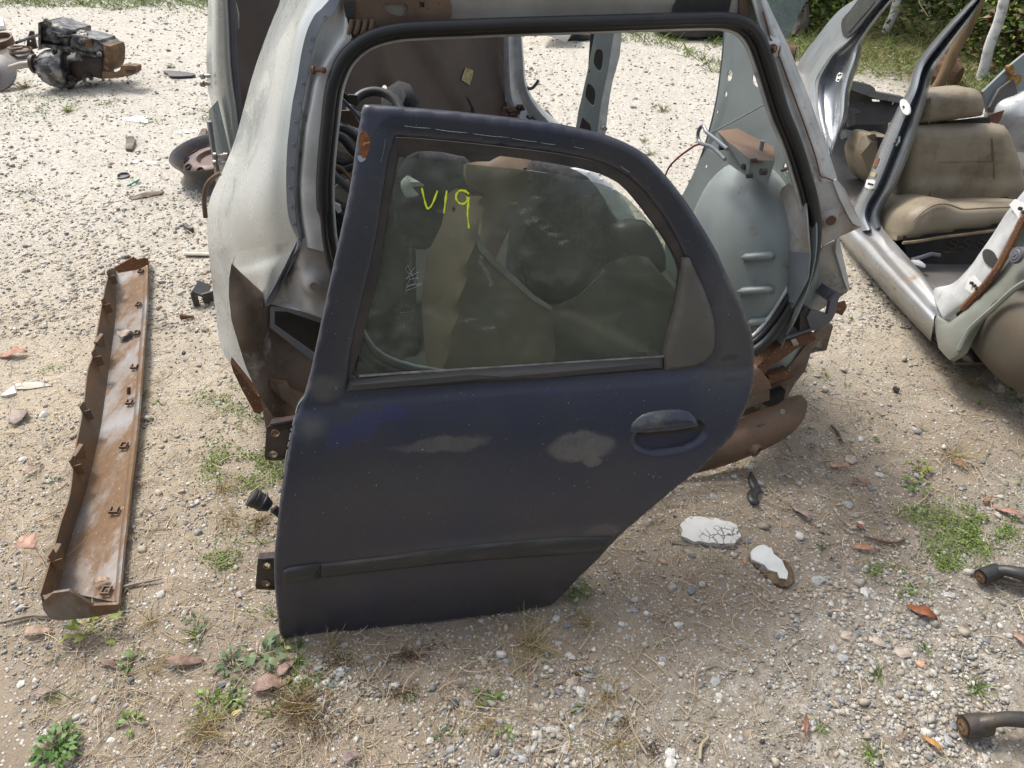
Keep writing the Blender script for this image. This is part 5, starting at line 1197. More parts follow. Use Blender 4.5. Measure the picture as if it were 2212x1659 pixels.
arm = gx('mounting_arm', [(880, 620), (960, 632), (1005, 625), (1035, 600), (1040, 568), (1060, 572), (1060, 640), (1085, 650), (1060, 668), (960, 680), (880, 682)], 0.04, 0.05, 'rusty_cast', rl=0.006)
gx('mount_block', [(1036, 568), (1085, 570), (1110, 565), (1168, 575), (1172, 625), (1140, 650), (1090, 665), (1062, 650), (1040, 640)], 0.05, 0.08, 'rusty_cast', par=arm, rl=0.008)
for y in (600, 618): MB().tube([GF.hit(271, y / 4, 0.055), GF.hit(290, y / 4, 0.055)], 0.006, 5).obj('rubber_ridge', 'gear_brown', arm)
MB().tube([GF.hit(150, 128, 0.05), GF.hit(165, 122, 0.06), GF.hit(180, 131, 0.03)], [0.02, 0.026, 0.006], 8).obj('cover_lip', 'oily_metal', gb)
for px in ([(190, 160), (194, 166), (200, 172)], [(180, 168), (185, 180), (195, 183)]): MB().tube([GF.hit(u, v, 0.0) for u, v in px], 0.012, 6).obj('drain_lug', 'oily_metal', gb)
# parts lying left of the gearbox
hub = thing('brake_drum', 'brown brake drum and backing plate at the left edge beside the gearbox', 'brake part', gp(20, 150))
hc = gp(28, 140)
MB().lathe(hc + Vector((-0.03, 0, 0.0)), (-0.1, -0.35, 1), [(0, 0.17), (0.02, 0.18), (0.03, 0.17), (0.035, 0.1), (0.05, 0.06), (0.05, 0.03)], 30).obj('backing_plate', 'gear_brown', hub)
MB().lathe(gp(17, 122) + Vector((0, 0, 0.08)), (0, -0.2, 1), [(0, 0.078), (0.05, 0.08), (0.052, 0.07), (0.02, 0.066)], 26).obj('drum_ring', 'beam_brown', hub)
dk = thing('brake_disc', 'smooth dark grey disc leaning at the left edge of the picture below the drum', 'disc', gp(10, 195))
MB().lathe(gp(-2, 192) + Vector((0, 0.0, 0.09)), (0.2, -0.75, 1), [(0, 0.135), (0.012, 0.137), (0.016, 0.12), (0.03, 0.05), (0.04, 0.045)], 36).obj('disc_face', 'wheel_grey', dk)
sp2 = thing('damper_coil', 'dark coiled damper with an upright bracket just left of the gearbox', 'damper', gp(55, 130))
cp = gp(54, 133)
MB().tube([cp + Vector((0.07 * math.cos(a), 0.06 * math.sin(a), 0.02 + a * 0.0045)) for a in np.linspace(0, 18, 90)], 0.009, 6).obj('coil', 'beam_brown', sp2)
spx('upright_bracket', Frame((cp.x, cp.y + .05, 0), (1, 0, 0), (0, 0, 1)), [(57, 100), (58, 88), (64, 67), (72, 68), (76, 90), (80, 105), (58, 108)], 'gear_brown', sp2, corners='all', holes=[circ((65, 89), 2.5, 10)], hsub=1, thick=0.015, res=0.05)
MB().tube([cp + Vector((-.02, 0, .12)), cp + Vector((0.16, 0.05, 0.17))], 0.01, 6).obj('rod', 'oily_metal', sp2)

# ------------------------------------------------------------------ silver car shell on the right
C2 = Frame((1.30, 2.3, 0.0), (0, -1, 0), (0.25, 0, 1))
car2 = thing('silver_car_shell', 'stripped silver car shell without doors, beige seat inside, at the right edge', 'car shell', (1.6, 2.6, 0))
def seg5(a, b, t=(0, .18, .5, .82, 1)): return [(a[0] + (b[0] - a[0]) * q, a[1] + (b[1] - a[1]) * q) for q in t]
loft('roof_quarter', rows3([[(1870, -40), (1895, -35), (1925, -30)], [(1850, -5), (1872, 0), (1899, 7)], [(1819, 17), (1845, 30), (1868, 42)], [(1794, 42), (1815, 65), (1836, 85)], [(1759, 87), (1780, 100), (1801, 112)], [(1734, 120), (1757, 130), (1782, 137)], [(1721, 147), (1740, 160), (1762, 172)], [(1724, 165), (1742, 187), (1759, 205)], [(1733, 195), (1748, 225), (1764, 250)], [(1750, 240), (1764, 262), (1778, 292)]], (-0.12, 0.0, 0.01), C2), 'silver_paint', car2, su=5, sv=4)
fg = spx('quarter_glass', C2, [(1866, -14), (1838, 20), (1819, 42), (1817, 60), (1820, 74), (1828, 82), (1848, 66), (1875, 36), (1905, -2), (1900, -20)], 'black_rubber', car2, k0=0.016, thick=0.01, res=0.06, sub=2)
spx('glass_pane', C2, [(1868, -12), (1842, 22), (1828, 42), (1826, 62), (1833, 70), (1850, 50), (1880, 16), (1890, -6)], 'small_glass', fg, k0=0.019, thick=0.004, res=0.06, sub=2)
A_rows = [((1925, -30), (1965, -30)), ((1905, -4), (1934, -4)), ((1866, 42), (1898, 38)), ((1834, 85), (1866, 84)), ((1797, 115), (1860, 110)), ((1780, 136), (1856, 132)), ((1760, 172), (1844, 170)), ((1757, 205), (1836, 203)), ((1762, 250), (1831, 250)), ((1777, 292), (1814, 296)), ((1791, 333), (1797, 335))]
loft('rear_pillar', rows3([seg5(a, b, (0, .12, .3, .62, .75, .9, 1)) for a, b in A_rows], (0, 0.018, -0.02, -0.035, 0.012, 0.0, -0.06), C2), 'silver_dark', car2, su=3, sv=4)
spx('green_tag', C2, [(1786, 133), (1791, 130), (1785, 147), (1780, 148)], 'white_card', car2, corners='all', k0=0.01, thick=0.002, res=0.1)
B_rows = [((2128, -35), (2150, -35)), ((2103, -4), (2127, -4)), ((2059, 40), (2097, 42)), ((2009, 97), (2055, 98)), ((1976, 142), (2020, 146)), ((1962, 190), (2006, 195)), ((1943, 226), (1997, 229)), ((1921, 270), (1984, 271)), ((1896, 327), (1965, 330)), ((1878, 375), (1947, 375)), ((1862, 410), (1931, 410)), ((1846, 440), (1912, 440)), ((1843, 470), (1902, 465)), ((1860, 500), (1904, 490))]
loft('centre_pillar', rows3([seg5(a, b, (0, .1, .42, .55, .8, 1)) for a, b in B_rows], (-0.03, 0.012, 0.012, -0.022, -0.012, -0.05), C2), 'silver_dark', car2, su=3, sv=4)
def plate2(nm, px, m, k=0.02, **kw): return spx(nm, C2, px, m, car2, corners=kw.pop('corners', 'all'), k0=k, thick=0.006, res=0.04, **kw)
plate2('round_plug', circ((1954, 231), 9, 16, 18, -0.35), 'white_card'); plate2('plug_center', circ((1951, 231), 2, 8, 3), 'interior_dark', 0.023)
plate2('hinge_mount', [(1929, 296), (1935, 292), (1942, 294), (1941, 305), (1934, 315), (1925, 313)], 'white_card', 0.0); plate2('hinge_mount', [(1872, 388), (1885, 388), (1890, 393), (1886, 407), (1879, 409), (1868, 404)], 'white_card', 0.02)
plate2('paper_tag', [(1882, 371), (1893, 375), (1889, 383), (1879, 379)], 'sticker_old', 0.02); plate2('hinge_mount', [(1808, 162), (1813, 156), (1819, 158), (1817, 168), (1811, 177), (1805, 175)], 'white_card', 0.0)
dots = MB()
for u, v, k in ((1931, 299, .012), (1936, 301, .012), (1931, 310, .012), (1876, 397, .03), (1880, 398, .03), (1884, 399, .03), (1811, 163, .012), (1815, 161, .012), (1810, 172, .012)):
    dots.lathe(C2.hit(u, v, k), C2.Nn, [(-0.004, 0.0042), (0.0015, 0.004)], 8)
tag(dots.obj('bolt_hole', 'interior_dark', car2), kind='stuff')
plate2('slot', [(1890, 345), (1896, 340), (1900, 343), (1896, 355), (1889, 365), (1885, 362)], 'rust_metal', 0.016)
sill = [[(1796, 492), (1812, 480), (1828, 470), (1836, 464), (1850, 452), (1890, 440)], [(1814, 517), (1828, 508), (1843, 496), (1856, 492), (1880, 488), (1904, 487)], [(1849, 560), (1862, 548), (1876, 531), (1888, 517), (1905, 508), (1918, 507)], [(1884, 600), (1896, 586), (1909, 567), (1917, 552), (1926, 538), (1936, 527)], [(1934, 657), (1946, 640), (1959, 620), (1968, 607), (1982, 590), (1994, 592)], [(1984, 710), (1998, 694), (2012, 676), (2020, 668), (2028, 650), (2022, 622)], [(2010, 737), (2014, 712), (2018, 684), (2030, 680), (2036, 665), (2040, 640)]]
loft('sill', rows3(sill, (-0.05, 0.03, 0.03, -0.0, -0.02, -0.05), C2), 'silver_sill', car2, su=4, sv=5, smooth=35)
Cs = [((2300, 310), (2300, 380)), ((2250, 372), (2250, 440)), ((2212, 412), (2214, 470)), ((2174, 460), (2200, 495)), ((2144, 507), (2172, 543)), ((2116, 547), (2150, 590)), ((2096, 575), (2128, 620)), ((2059, 612), (2098, 652)), ((2021, 622), (2070, 674)), ((2015, 640), (2040, 695))]
loft('front_pillar', rows3([seg5(a, b) for a, b in Cs], (-0.03, 0.0, 0.012, 0.012, 0.0), C2), 'silver_bright', car2, su=3, sv=4)
qpn = spx('front_wing', C2, [(2010, 690), (2014, 676), (2042, 698), (2080, 668), (2115, 630), (2150, 590), (2174, 545), (2200, 497), (2214, 472), (2300, 385), (2300, 560), (2212, 607), (2180, 630), (2146, 662), (2118, 686), (2096, 707), (2083, 730), (2071, 757), (2058, 768), (2044, 776), (2036, 768), (2021, 750)], 'silver_wing', car2, corners='all', disp=lambda s, t: 0.02 * math.sin(t * 9), k0=0.006, thick=0.02, res=0.03, roll=0.01)
MB().tube([C2.hit(u, v, 0.012) for u, v in cr([(2080, 669), (2105, 640), (2132, 612), (2160, 572), (2190, 515), (2212, 472), (2240, 440)], 4, False)], 0.011, 7).obj('rusty_seam', 'rust_metal', car2)
MB().tube([C2.hit(u, v, 0.02) for u, v in cr([(2072, 757), (2085, 730), (2098, 709), (2120, 688), (2148, 664), (2182, 633), (2212, 611), (2290, 570)], 4, False)], 0.008, 7).obj('arch_lip', 'silver_wing', car2)
plate2('access_hole', circ((2137, 557), 13, 18, 21, -0.5), 'interior_dark', 0.018)
plate2('hinge_mount', [(2092, 600), (2102, 596), (2120, 612), (2110, 638), (2100, 634), (2084, 624)], 'white_card', 0.014, ); plate2('hinge_mount', [(2180, 442), (2192, 430), (2216, 445), (2212, 465), (2200, 472)], 'white_card', 0.014)
dots = MB()
for u, v in ((2097, 611), (2103, 617), (2109, 622), (2202, 450), (2209, 458)): dots.lathe(C2.hit(u, v, 0.024), C2.Nn, [(-0.006, 0.0055), (0.0012, 0.005)], 8)
tag(dots.obj('bolt_hole', 'interior_dark', car2), kind='stuff')
MB().lathe(C2.hit(2193, 550, 0.035), C2.Nn, [(-0.01, 0.024), (0.0, 0.022), (0.0, 0.016), (0.002, 0.014), (0.002, 0.006), (0.004, 0.005)], 20).obj('rubber_grommet', 'grey_plastic', car2)
V_, F_ = ell(C2.hit(2215, 700, -0.13), (Vector((0.13, 0, 0)), Vector((0, 0.27, 0)), Vector((0, 0, 0.15))), 32, 20)
mesh_obj('wheel_arch_liner', V_, F_, 'liner_brown', car2, 60)
# inside of the silver shell
f2 = Frame((1.36, 1.9, 0.10), (1, 0, 0), (0, 1, 0))
sheet('floor_pan', f2, [(0, 0), (1.3, 0), (1.3, 2.0), (0, 2.0)], 'floor_grey', car2, thick=0.01, res=0.15, disp=lambda s, t: 0.02 * math.sin(s * 9) * math.sin(t * 5))
W2 = Frame((0, 3.75, 0), (1, 0, 0), (0, 0.15, 1))
spx('cross_member', W2, [(1820, 172), (1839, 177), (1882, 184), (1892, 192), (1894, 200), (1960, 212), (1960, 226), (1893, 214), (1838, 194), (1820, 190)], 'silver_dark', car2, corners='all', thick=0.08, res=0.1, roll=0.01)
spx('rear_bulkhead', W2, [(1800, 188), (1840, 194), (1893, 214), (1975, 228), (1960, 300), (1900, 305), (1800, 290)], 'floor_grey', car2, corners='all', holes=[[(1883, 214), (1903, 216), (1903, 221), (1885, 220)], [(1929, 221), (1934, 222), (1932, 227), (1927, 226)]], hcorners=[(0, 1, 2, 3)] * 2, hsub=1, k0=-0.04, thick=0.02, res=0.1, disp=lambda s, t: 0.03 * math.sin(t * 40))
W3 = Frame((0, 3.4, 0), (1, 0, 0), (0, 0.6, 1))
spx('inner_step', W3, [(1828, 278), (1845, 282), (1920, 302), (1915, 315), (1880, 305), (1830, 296)], 'primer_grey', car2, corners='all', thick=0.06, res=0.1, roll=0.01)
spx('bulkhead_bracket', W3, [(1834, 230), (1850, 233), (1863, 242), (1848, 246), (1850, 268), (1836, 272)], 'floor_grey', car2, corners='all', k0=0.1, thick=0.03, res=0.1, roll=0.006)
W4 = Frame((0, 3.3, 0), (1, 0, 0), (0, 0.3, 1))
spx('far_wing_inner', W4, [(2240, 100), (2212, 120), (2185, 142), (2127, 198), (2137, 243), (2170, 236), (2190, 215), (2212, 205), (2240, 190)], 'primer_grey', car2, corners='all', thick=0.02, res=0.1, roll=0.01)
spx('far_wing_lower', W4, [(2160, 192), (2190, 170), (2200, 208), (2172, 236), (2140, 243), (2138, 232)], 'floor_grey', car2, corners='all', k0=0.02, thick=0.02, res=0.1)
for px in ([(2184, 142), (2192, 140), (2196, 152), (2188, 162), (2184, 152)], [(2190, 166), (2205, 160), (2212, 170), (2200, 185), (2188, 188)]): spx('foam_patch', W4, px, 'foam_yellow', car2, k0=0.03, thick=0.03, res=0.06, sub=2, roll=0.012)
spx('rear_arch', W4, [(2170, 262), (2178, 225), (2212, 208), (2250, 205), (2250, 330), (2200, 300)], 'silver_bright', car2, k0=0.1, thick=0.1, res=0.06, roll=0.05)
spx('rusty_floor_patch', W4, [(2122, 268), (2136, 248), (2170, 238), (2160, 262), (2150, 272)], 'rust_metal', car2, corners='all', k0=0.1, thick=0.01, res=0.1)
# beige seat
Y1 = 2.72
SB = Frame((0, Y1, 0), (1, 0.0, 0), (0, 0.22, 1))
seat = thing('beige_seat', 'large worn beige leather car seat inside the silver shell', 'car seat', (1.65, 2.6, 0.1))
bk = spx('backrest', SB, [(1952, 522), (1947, 470), (1950, 400), (1958, 330), (1966, 288), (1978, 277), (2070, 271), (2170, 272), (2188, 280), (2200, 300), (2225, 380), (2240, 470), (2240, 530)], 'leather', seat, sub=3, corners=(0, 12), thick=0.14, res=0.02, roll=0.05, rolld=0.045, disp=lambda s, t: 0.022 * sm(abs(s - SB.st(2076, 400)[0]), 0.10, 0.16) + 0.004 * math.sin(t * 70) * sm(SB.st(2076, 349)[1] - t, 0, 0.01) + 0.003 * vn(s * 20, t * 20, 4))
for px in ([(2006, 300), (2008, 350), (2010, 440)], [(2143, 298), (2146, 350), (2150, 440)], [(2008, 351), (2076, 349), (2144, 347)]):
    MB().tube([SB.hit(u, v, 0.0035) for u, v in cr(px, 6, False)], 0.0025, 5).obj('stitched_seam', 'leather_dark', bk)
SC_ = Frame((0, 2.42, 0), (1, 0.0, 0), (0, 0.35, 1))
cu = spx('cushion', SC_, [(1950, 524), (1956, 505), (1968, 470), (1990, 449), (2016, 435), (2041, 431), (2060, 435), (2078, 443), (2100, 444), (2184, 441), (2250, 440), (2250, 480), (2190, 490), (2149, 497), (2090, 505), (2034, 512), (1985, 520)], 'leather', seat, sub=3, corners=(0, 10, 11), thick=0.3, res=0.02, roll=0.05, rolld=0.05)
MB().tube([SC_.hit(u, v, -0.004) for u, v in cr([(1972, 478), (1996, 456), (2020, 443), (2045, 441), (2070, 449), (2086, 452), (2140, 449), (2210, 447)], 5, False)], 0.0028, 5).obj('stitched_seam', 'leather_dark', cu)
MB().tube([SC_.hit(u, v, 0.0) for u, v in cr([(1950, 525), (1985, 521), (2034, 513), (2090, 506), (2149, 498), (2200, 490)], 5, False)], 0.006, 6).obj('piping', 'leather_dark', cu)
SH = Frame((0, 2.74, 0), (1, 0.0, 0), (0, 0.2, 1))
hr_ = spx('headrest', SH, [(1987, 271), (1994, 240), (2002, 218), (2010, 208), (2050, 200), (2109, 194), (2126, 198), (2134, 208), (2137, 225), (2136, 250), (2120, 256), (2060, 264), (2000, 272)], 'leather', seat, sub=3, corners=(0,), thick=0.12, res=0.015, roll=0.042, rolld=0.045)
MB().tube([SH.hit(u, v, -0.008) for u, v in cr([(2009, 210), (2009, 235), (2006, 268)], 5, False)], 0.002, 5).obj('stitched_seam', 'leather_dark', hr_)
spx('seat_gap', SH, [(1986, 272), (2060, 262), (2136, 253), (2140, 268), (2060, 274), (1985, 277)], 'interior_dark', seat, corners='all', k0=-0.06, thick=0.02, res=0.1)
spx('seat_base', Frame((0, 2.5, 0), (1, 0, 0), (0, 0.1, 1)), [(1952, 510), (2250, 470), (2250, 560), (2160, 600), (2000, 580), (1960, 560)], 'interior_dark', seat, corners='all', thick=0.3, res=0.1)
SQ = Frame((0, 2.47, 0), (1, 0, 0), (0, 0.3, 1))
spx('spring_panel', SQ, [(2030, 522), (2120, 512), (2150, 515), (2130, 540), (2040, 546)], 'rust_metal', seat, corners='all', thick=0.01, res=0.1)
for x0 in (2045, 2075, 2105):
    MB().tube([SQ.hit(u, v, 0.012) for u, v in cr([(x0 - 8, 540), (x0, 533), (x0 + 12, 540), (x0 + 20, 530), (x0 + 6, 524), (x0 + 14, 517), (x0 + 26, 522)], 4, False)], 0.0022, 5).obj('zigzag_spring', 'gear_brown', seat)
MB().tube([SQ.hit(u, v, 0.05) for u, v in ((1968, 562), (1990, 556), (2012, 549), (2030, 552))], 0.008, 6).obj('seat_rail', 'grey_plastic', seat)
MB().tube([SQ.hit(u, v, 0.08) for u, v in ((1970, 566), (1985, 570), (1996, 575))], [0.012, 0.02, 0.012], 8, flat=0.6).obj('rail_cover', 'silver_bright', seat)
s2 = thing('second_seat', 'small beige seat back showing between the two pillars of the silver shell', 'car seat', (1.75, 3.1, 0.1))
S2F = Frame((0, 3.1, 0), (1, 0.0, 0), (0, 0.2, 1))
spx('backrest', S2F, [(1872, 294), (1890, 291), (1910, 296), (1925, 300), (1920, 360), (1895, 400), (1868, 388), (1856, 350), (1854, 332), (1858, 318)], 'leather', s2, sub=3, thick=0.12, res=0.03, roll=0.03)
spx('bolster', S2F, [(1878, 293), (1892, 290), (1896, 300), (1899, 325), (1893, 326), (1886, 305)], 'leather_dark', s2, sub=2, k0=0.006, thick=0.02, res=0.03, roll=0.008)
spx('torn_opening', S2F, [(1894, 296), (1912, 297), (1908, 325), (1899, 327), (1896, 305)], 'interior_dark', s2, corners='all', k0=0.012, thick=0.01, res=0.1)

# ------------------------------------------------------------------ slabs, control arms, small litter
def flat_thing(name, label, cat, px, m, th=0.02, lift=0.0, tilt=(0, 0), roll=0.004, group=None, sub=1, disp=None, res=0.03):
    cu_, cv_ = np.mean([p[0] for p in px]), np.mean([p[1] for p in px])
    c = gp(cu_, cv_)
    fr = Frame((c.x, c.y, c.z + th + lift), (1, 0, tilt[0]), (0, 1, tilt[1]))
    o = spx(name, fr, px, m, None, corners='all' if sub == 1 else (), sub=sub, thick=th, res=res, roll=roll, loc=c, disp=disp)
    return tag(o, label, cat, group)
s1 = flat_thing('plaster_slab', 'cracked white plaster slab lying on the dirt right of the blue door', 'slab', [(1469, 1131), (1478, 1122), (1489, 1113), (1510, 1113), (1534, 1116), (1548, 1117), (1560, 1122), (1578, 1124), (1592, 1131), (1596, 1143), (1602, 1156), (1592, 1163), (1588, 1171), (1560, 1172), (1530, 1170), (1512, 1166), (1500, 1168), (1484, 1160), (1472, 1155), (1475, 1142)], 'cracked_plaster', 0.018)
s2_ = flat_thing('plaster_chunk', 'bright white plaster chunk with a brown crumbly core, beside a red chip', 'slab', [(1628, 1183), (1640, 1176), (1651, 1174), (1668, 1184), (1672, 1194), (1690, 1208), (1696, 1222), (1703, 1234), (1701, 1249), (1684, 1246), (1680, 1234), (1660, 1228), (1652, 1218), (1625, 1206), (1622, 1192)], 'plaster_white', 0.012, lift=0.012, tilt=(0.05, 0.1))
flat_thing('mortar_crumb', 'crumbly brown mortar under the bright white plaster chunk', 'mortar', [(1622, 1192), (1652, 1176), (1700, 1208), (1716, 1232), (1712, 1256), (1690, 1262), (1662, 1244), (1645, 1226), (1622, 1208)], 'plaster_core', 0.014, sub=2, roll=0.008)
flat_thing('wood_splinter', 'flat grey wood splinter lying in front of the cracked plaster slab', 'splinter', [(1448, 1166), (1500, 1167), (1588, 1180), (1590, 1184), (1540, 1183), (1450, 1171)], 'old_wood', 0.006)
# black rubber scrap
p = [gp(u, v, 0.012) for u, v in cr([(1622, 1020), (1626, 1040), (1633, 1058), (1624, 1070), (1628, 1082), (1637, 1080)], 4, False)]
tag(MB().tube(p, [0.004, 0.006, 0.009] + [0.013] * (len(p) - 5) + [0.012, 0.007], 8, flat=0.5).obj('rubber_scrap', 'black_rubber', None, 40, loc=p[0]), 'twisted black rubber scrap on the gravel right of the door', 'rubber scrap')
def arm_thing(name, label, cx, rr, pts, radii, m):
    c = gp(*cx); t = thing(name, label, 'control arm', c)
    P = [gpt(u, v, h) for u, v, h in pts]
    MB().tube(cr(P, 5, False), np.interp(np.linspace(0, 1, 5 * (len(P) - 1) + 1), np.linspace(0, 1, len(radii)), radii), 14, flat=0.85).obj('arm', m, t, 60)
    e = gpt(*rr[:3]); ax = Vector(rr[4])
    MB().lathe(e, ax, [(-0.012, rr[3] * .95), (0.0, rr[3]), (0.03, rr[3]), (0.04, rr[3] * .92)], 20).obj('bushing_eye', m, t)
    MB().lathe(e - ax.normalized() * 0.0145, ax, [(0, rr[3] * .8), (0.0, rr[3] * .62), (0.006, rr[3] * .4), (0.004, rr[3] * .35), (-0.002, rr[3] * .3), (0.02, rr[3] * .24)], 18).obj('bushing', 'rusty_cast', t)
    return t
arm_thing('control_arm', 'dark forged control arm with a rusty bushing at the right edge, upper of two', (2130, 1262), (2127, 1243, 0.03, 0.019, (0.93, 0.35, 0)), [(2134, 1241, .03), (2150, 1234, .035), (2172, 1232, .045), (2195, 1237, .05), (2225, 1244, .05), (2290, 1262, .04)], [0.017, 0.013, 0.014, 0.017, 0.02], 'dark_plastic')
arm_thing('control_arm', 'brown rusty control arm at the lower right edge, lower of two', (2100, 1598), (2094, 1568, 0.035, 0.023, (0.98, 0.1, 0)), [(2098, 1566, .035), (2118, 1562, .045), (2140, 1557, .055), (2175, 1553, .06), (2225, 1556, .06), (2290, 1562, .05)], [0.024, 0.016, 0.014, 0.016, 0.02], 'cast_iron')
o = MB(); p = [gpt(u, v, 0.012) for u, v in ((2142, 1248), (2160, 1251), (2182, 1257), (2215, 1262))]
o.tube(cr(p, 4, False), [0.008, 0.010, .008, 0.010, .008, .010, .009, .010, .008, .01, .008, .009, .008], 8)
tag(o.obj('pipe_fitting', 'steel', None, 40, loc=p[0]), 'small tarnished pipe fitting lying under the upper control arm', 'pipe fitting')
def ttube(name, label, cat, px, r, m, h=0.01, group=None, flat=1.0, seg=6):
    p = [gp(u, v, h) for u, v in cr(px, 4, False)]
    rr = r if isinstance(r, float) else list(np.interp(np.linspace(0, 1, len(p)), np.linspace(0, 1, len(r)), r))
    return tag(MB().tube(p, rr, seg, flat=flat).obj(name, m, None, 50, loc=p[0]), label, cat, group)
ttube('dry_stick', 'thin dry stick running left from the near end of the trough', 'stick', [(0, 1345), (30, 1338), (70, 1330), (108, 1332)], [0.003, 0.005, 0.004], 'old_wood')
ttube('dry_stick', 'thin dry stick running right from the near end of the trough', 'stick', [(262, 1270), (290, 1262), (320, 1256), (350, 1250)], [0.005, 0.004, 0.002], 'old_wood')
ttube('dry_stick', 'short dark stick on the gravel above the plaster slabs', 'stick', [(1795, 918), (1810, 935), (1820, 955)], [0.003, 0.005, 0.003], 'old_wood')
ttube('dry_stick', 'curved brown stick in the green moss at right', 'stick', [(1866, 1158), (1895, 1166), (1930, 1172), (1955, 1164)], [0.003, 0.005, 0.003], 'beam_brown')
ttube('dry_stick', 'forked pale stick at the bottom centre right', 'stick', [(1360, 1560), (1375, 1592), (1398, 1630)], [0.002, 0.003, 0.002], 'straw_mat')
ttube('dry_stick', 'curved pale stick on the dark concrete at bottom right', 'stick', [(1512, 1640), (1515, 1610), (1530, 1590), (1505, 1580)], [0.003, 0.004, 0.002], 'straw_mat')
ttube('black_pipe', 'short black plastic pipe end lying on the gravel at right', 'pipe', [(1931, 838), (1938, 842), (1943, 844)], 0.008, 'dark_plastic')
ttube('black_pipe', 'short curled black pipe left of the white shell', 'pipe', [(400, 486), (404, 492), (410, 496), (416, 497)], 0.012, 'dark_plastic')
ttube('green_strip', 'thin teal plastic strip lying on dirt left of the steel wheel', 'strip', [(275, 402), (288, 395), (301, 388)], 0.004, 'teal_plastic')
ttube('rusty_bolt', 'rusty bolt lying left of the white shell near its lower corner', 'bolt', [(391, 683), (405, 684), (418, 684)], [0.012, 0.006, 0.006], 'rust_metal')
ttube('metal_bar', 'short metal bar with a bolt hole beside the white shell', 'bar', [(400, 548), (430, 548), (460, 549)], 0.014, 'beige_metal', flat=0.6)
c = gp(268, 383); tag(MB().lathe(c, (0, -0.1, 1), [(0, 0.028), (0.012, 0.029), (0.013, 0.026), (0.003, 0.024)], 22).obj('metal_ring', 'grey_plastic', None, 40, loc=c), 'small dark metal ring clamp lying on the dirt', 'ring')
pc = thing('plastic_clip', 'black angular plastic bracket on the ground against the white shell', 'bracket', gp(440, 640))
mb = MB(); c = gp(440, 640, 0.02); mb.box(c + Vector((0, 0, 0.03)), (0.05, 0.08, 0.008), Matrix.Rotation(0.5, 3, 'Y')); mb.box(c + Vector((-0.02, -0.03, 0.01)), (0.012, 0.03, 0.06)); mb.box(c + Vector((0.03, -0.02, 0.01)), (0.05, 0.01, 0.04), Matrix.Rotation(0.6, 3, 'Z')); mb.obj('bracket_body', 'dark_plastic', pc)
wt_px = [([(253, 254), (275, 252), (300, 250), (320, 252), (319, 264), (290, 261), (268, 258)], 'longest flat white paper scrap lying below the gearbox'), ([(290, 345), (298, 343), (297, 350), (283, 351)], 'small white scrap left of the steel wheel, nearer the teal strip'), ([(313, 346), (340, 347), (338, 352), (318, 351)], 'flat white scrap just left of the steel wheel'),
         ([(376, 281), (387, 279), (393, 287), (382, 286)], 'white flake behind the steel wheel, leftmost'), ([(392, 279), (402, 278), (409, 285), (399, 285)], 'white flake behind the steel wheel, between two others'), ([(411, 277), (428, 279), (426, 285), (416, 283)], 'white flake behind the steel wheel, rightmost')]
for px, lb in wt_px: flat_thing('white_scrap', lb, 'paper scrap', px, 'white_card', 0.003, 0.004)
flat_thing('black_sheet', 'crumpled black plastic sheet on bright gravel left of the white shell', 'plastic sheet', [(352, 152), (372, 151), (420, 157), (412, 162), (368, 163), (362, 157)], 'dark_plastic', 0.01, 0.01, sub=2)
flat_thing('grey_board', 'rough grey board scrap lying on the dirt above the trough', 'board', [(276, 425), (315, 412), (352, 410), (348, 416), (310, 424), (285, 429)], 'old_wood', 0.012)
flat_thing('wood_block', 'short split wood block standing out on the dirt left of the wheel', 'wood', [(272, 292), (288, 290), (291, 300), (284, 320), (270, 318)], 'old_wood', 0.03, 0.0, roll=0.006)
flat_thing('wood_block', 'grey wood block beside the wheel against the white shell', 'wood', [(422, 300), (436, 274), (446, 274), (440, 302)], 'old_wood', 0.03, roll=0.006)
flat_thing('broken_tile', 'pale flat stone shard at the left edge', 'shard', [(0, 852), (28, 830), (34, 846), (10, 852)], 'plaster_white', 0.015, sub=1)
flat_thing('broken_tile', 'long pale brown stone shard at the left edge above a dead leaf', 'shard', [(32, 826), (80, 822), (112, 830), (60, 838), (34, 838)], 'beige_metal', 0.012)

# ------------------------------------------------------------------ plants, stones, litter: builders
def leaf_arrays(P, D_, Nn_, L, Wd, bend=0.25):
    """one folded leaf each: P base, D_ direction, Nn_ normal (N,3); L length, Wd width"""
    P, D_, Nn_ = np.asarray(P, float), np.asarray(D_, float), np.asarray(Nn_, float)
    D_ = D_ / np.linalg.norm(D_, axis=1, keepdims=True)
    S_ = np.cross(D_, Nn_); S_ /= np.linalg.norm(S_, axis=1, keepdims=True) + 1e-9
    U_ = np.cross(S_, D_)
    L = np.broadcast_to(np.asarray(L, float), (len(P),))[:, None]; Wd = np.broadcast_to(np.asarray(Wd, float), (len(P),))[:, None]
    a = P; m = P + D_ * L * 0.5 + U_ * L * bend * 0.35; t = P + D_ * L - U_ * L * bend * 0.3
    l = P + D_ * L * 0.42 + S_ * Wd * 0.5 + U_ * L * bend * 0.5; r = P + D_ * L * 0.42 - S_ * Wd * 0.5 + U_ * L * bend * 0.5
    V = np.stack([a, l, t, r, m], 1).reshape(-1, 3)
    b = np.arange(len(P))[:, None] * 5
    F = np.concatenate([b + np.array([[0, 4, 1]]), b + np.array([[1, 4, 2]]), b + np.array([[2, 4, 3]]), b + np.array([[3, 4, 0]])], 0)
    return V, F
def rnd_dirs(n, zlo=0.1, zhi=0.9):
    a = rng.uniform(0, 2 * math.pi, n); z = rng.uniform(zlo, zhi, n); h = np.sqrt(1 - z * z)
    return np.stack([np.cos(a) * h, np.sin(a) * h, z], 1)
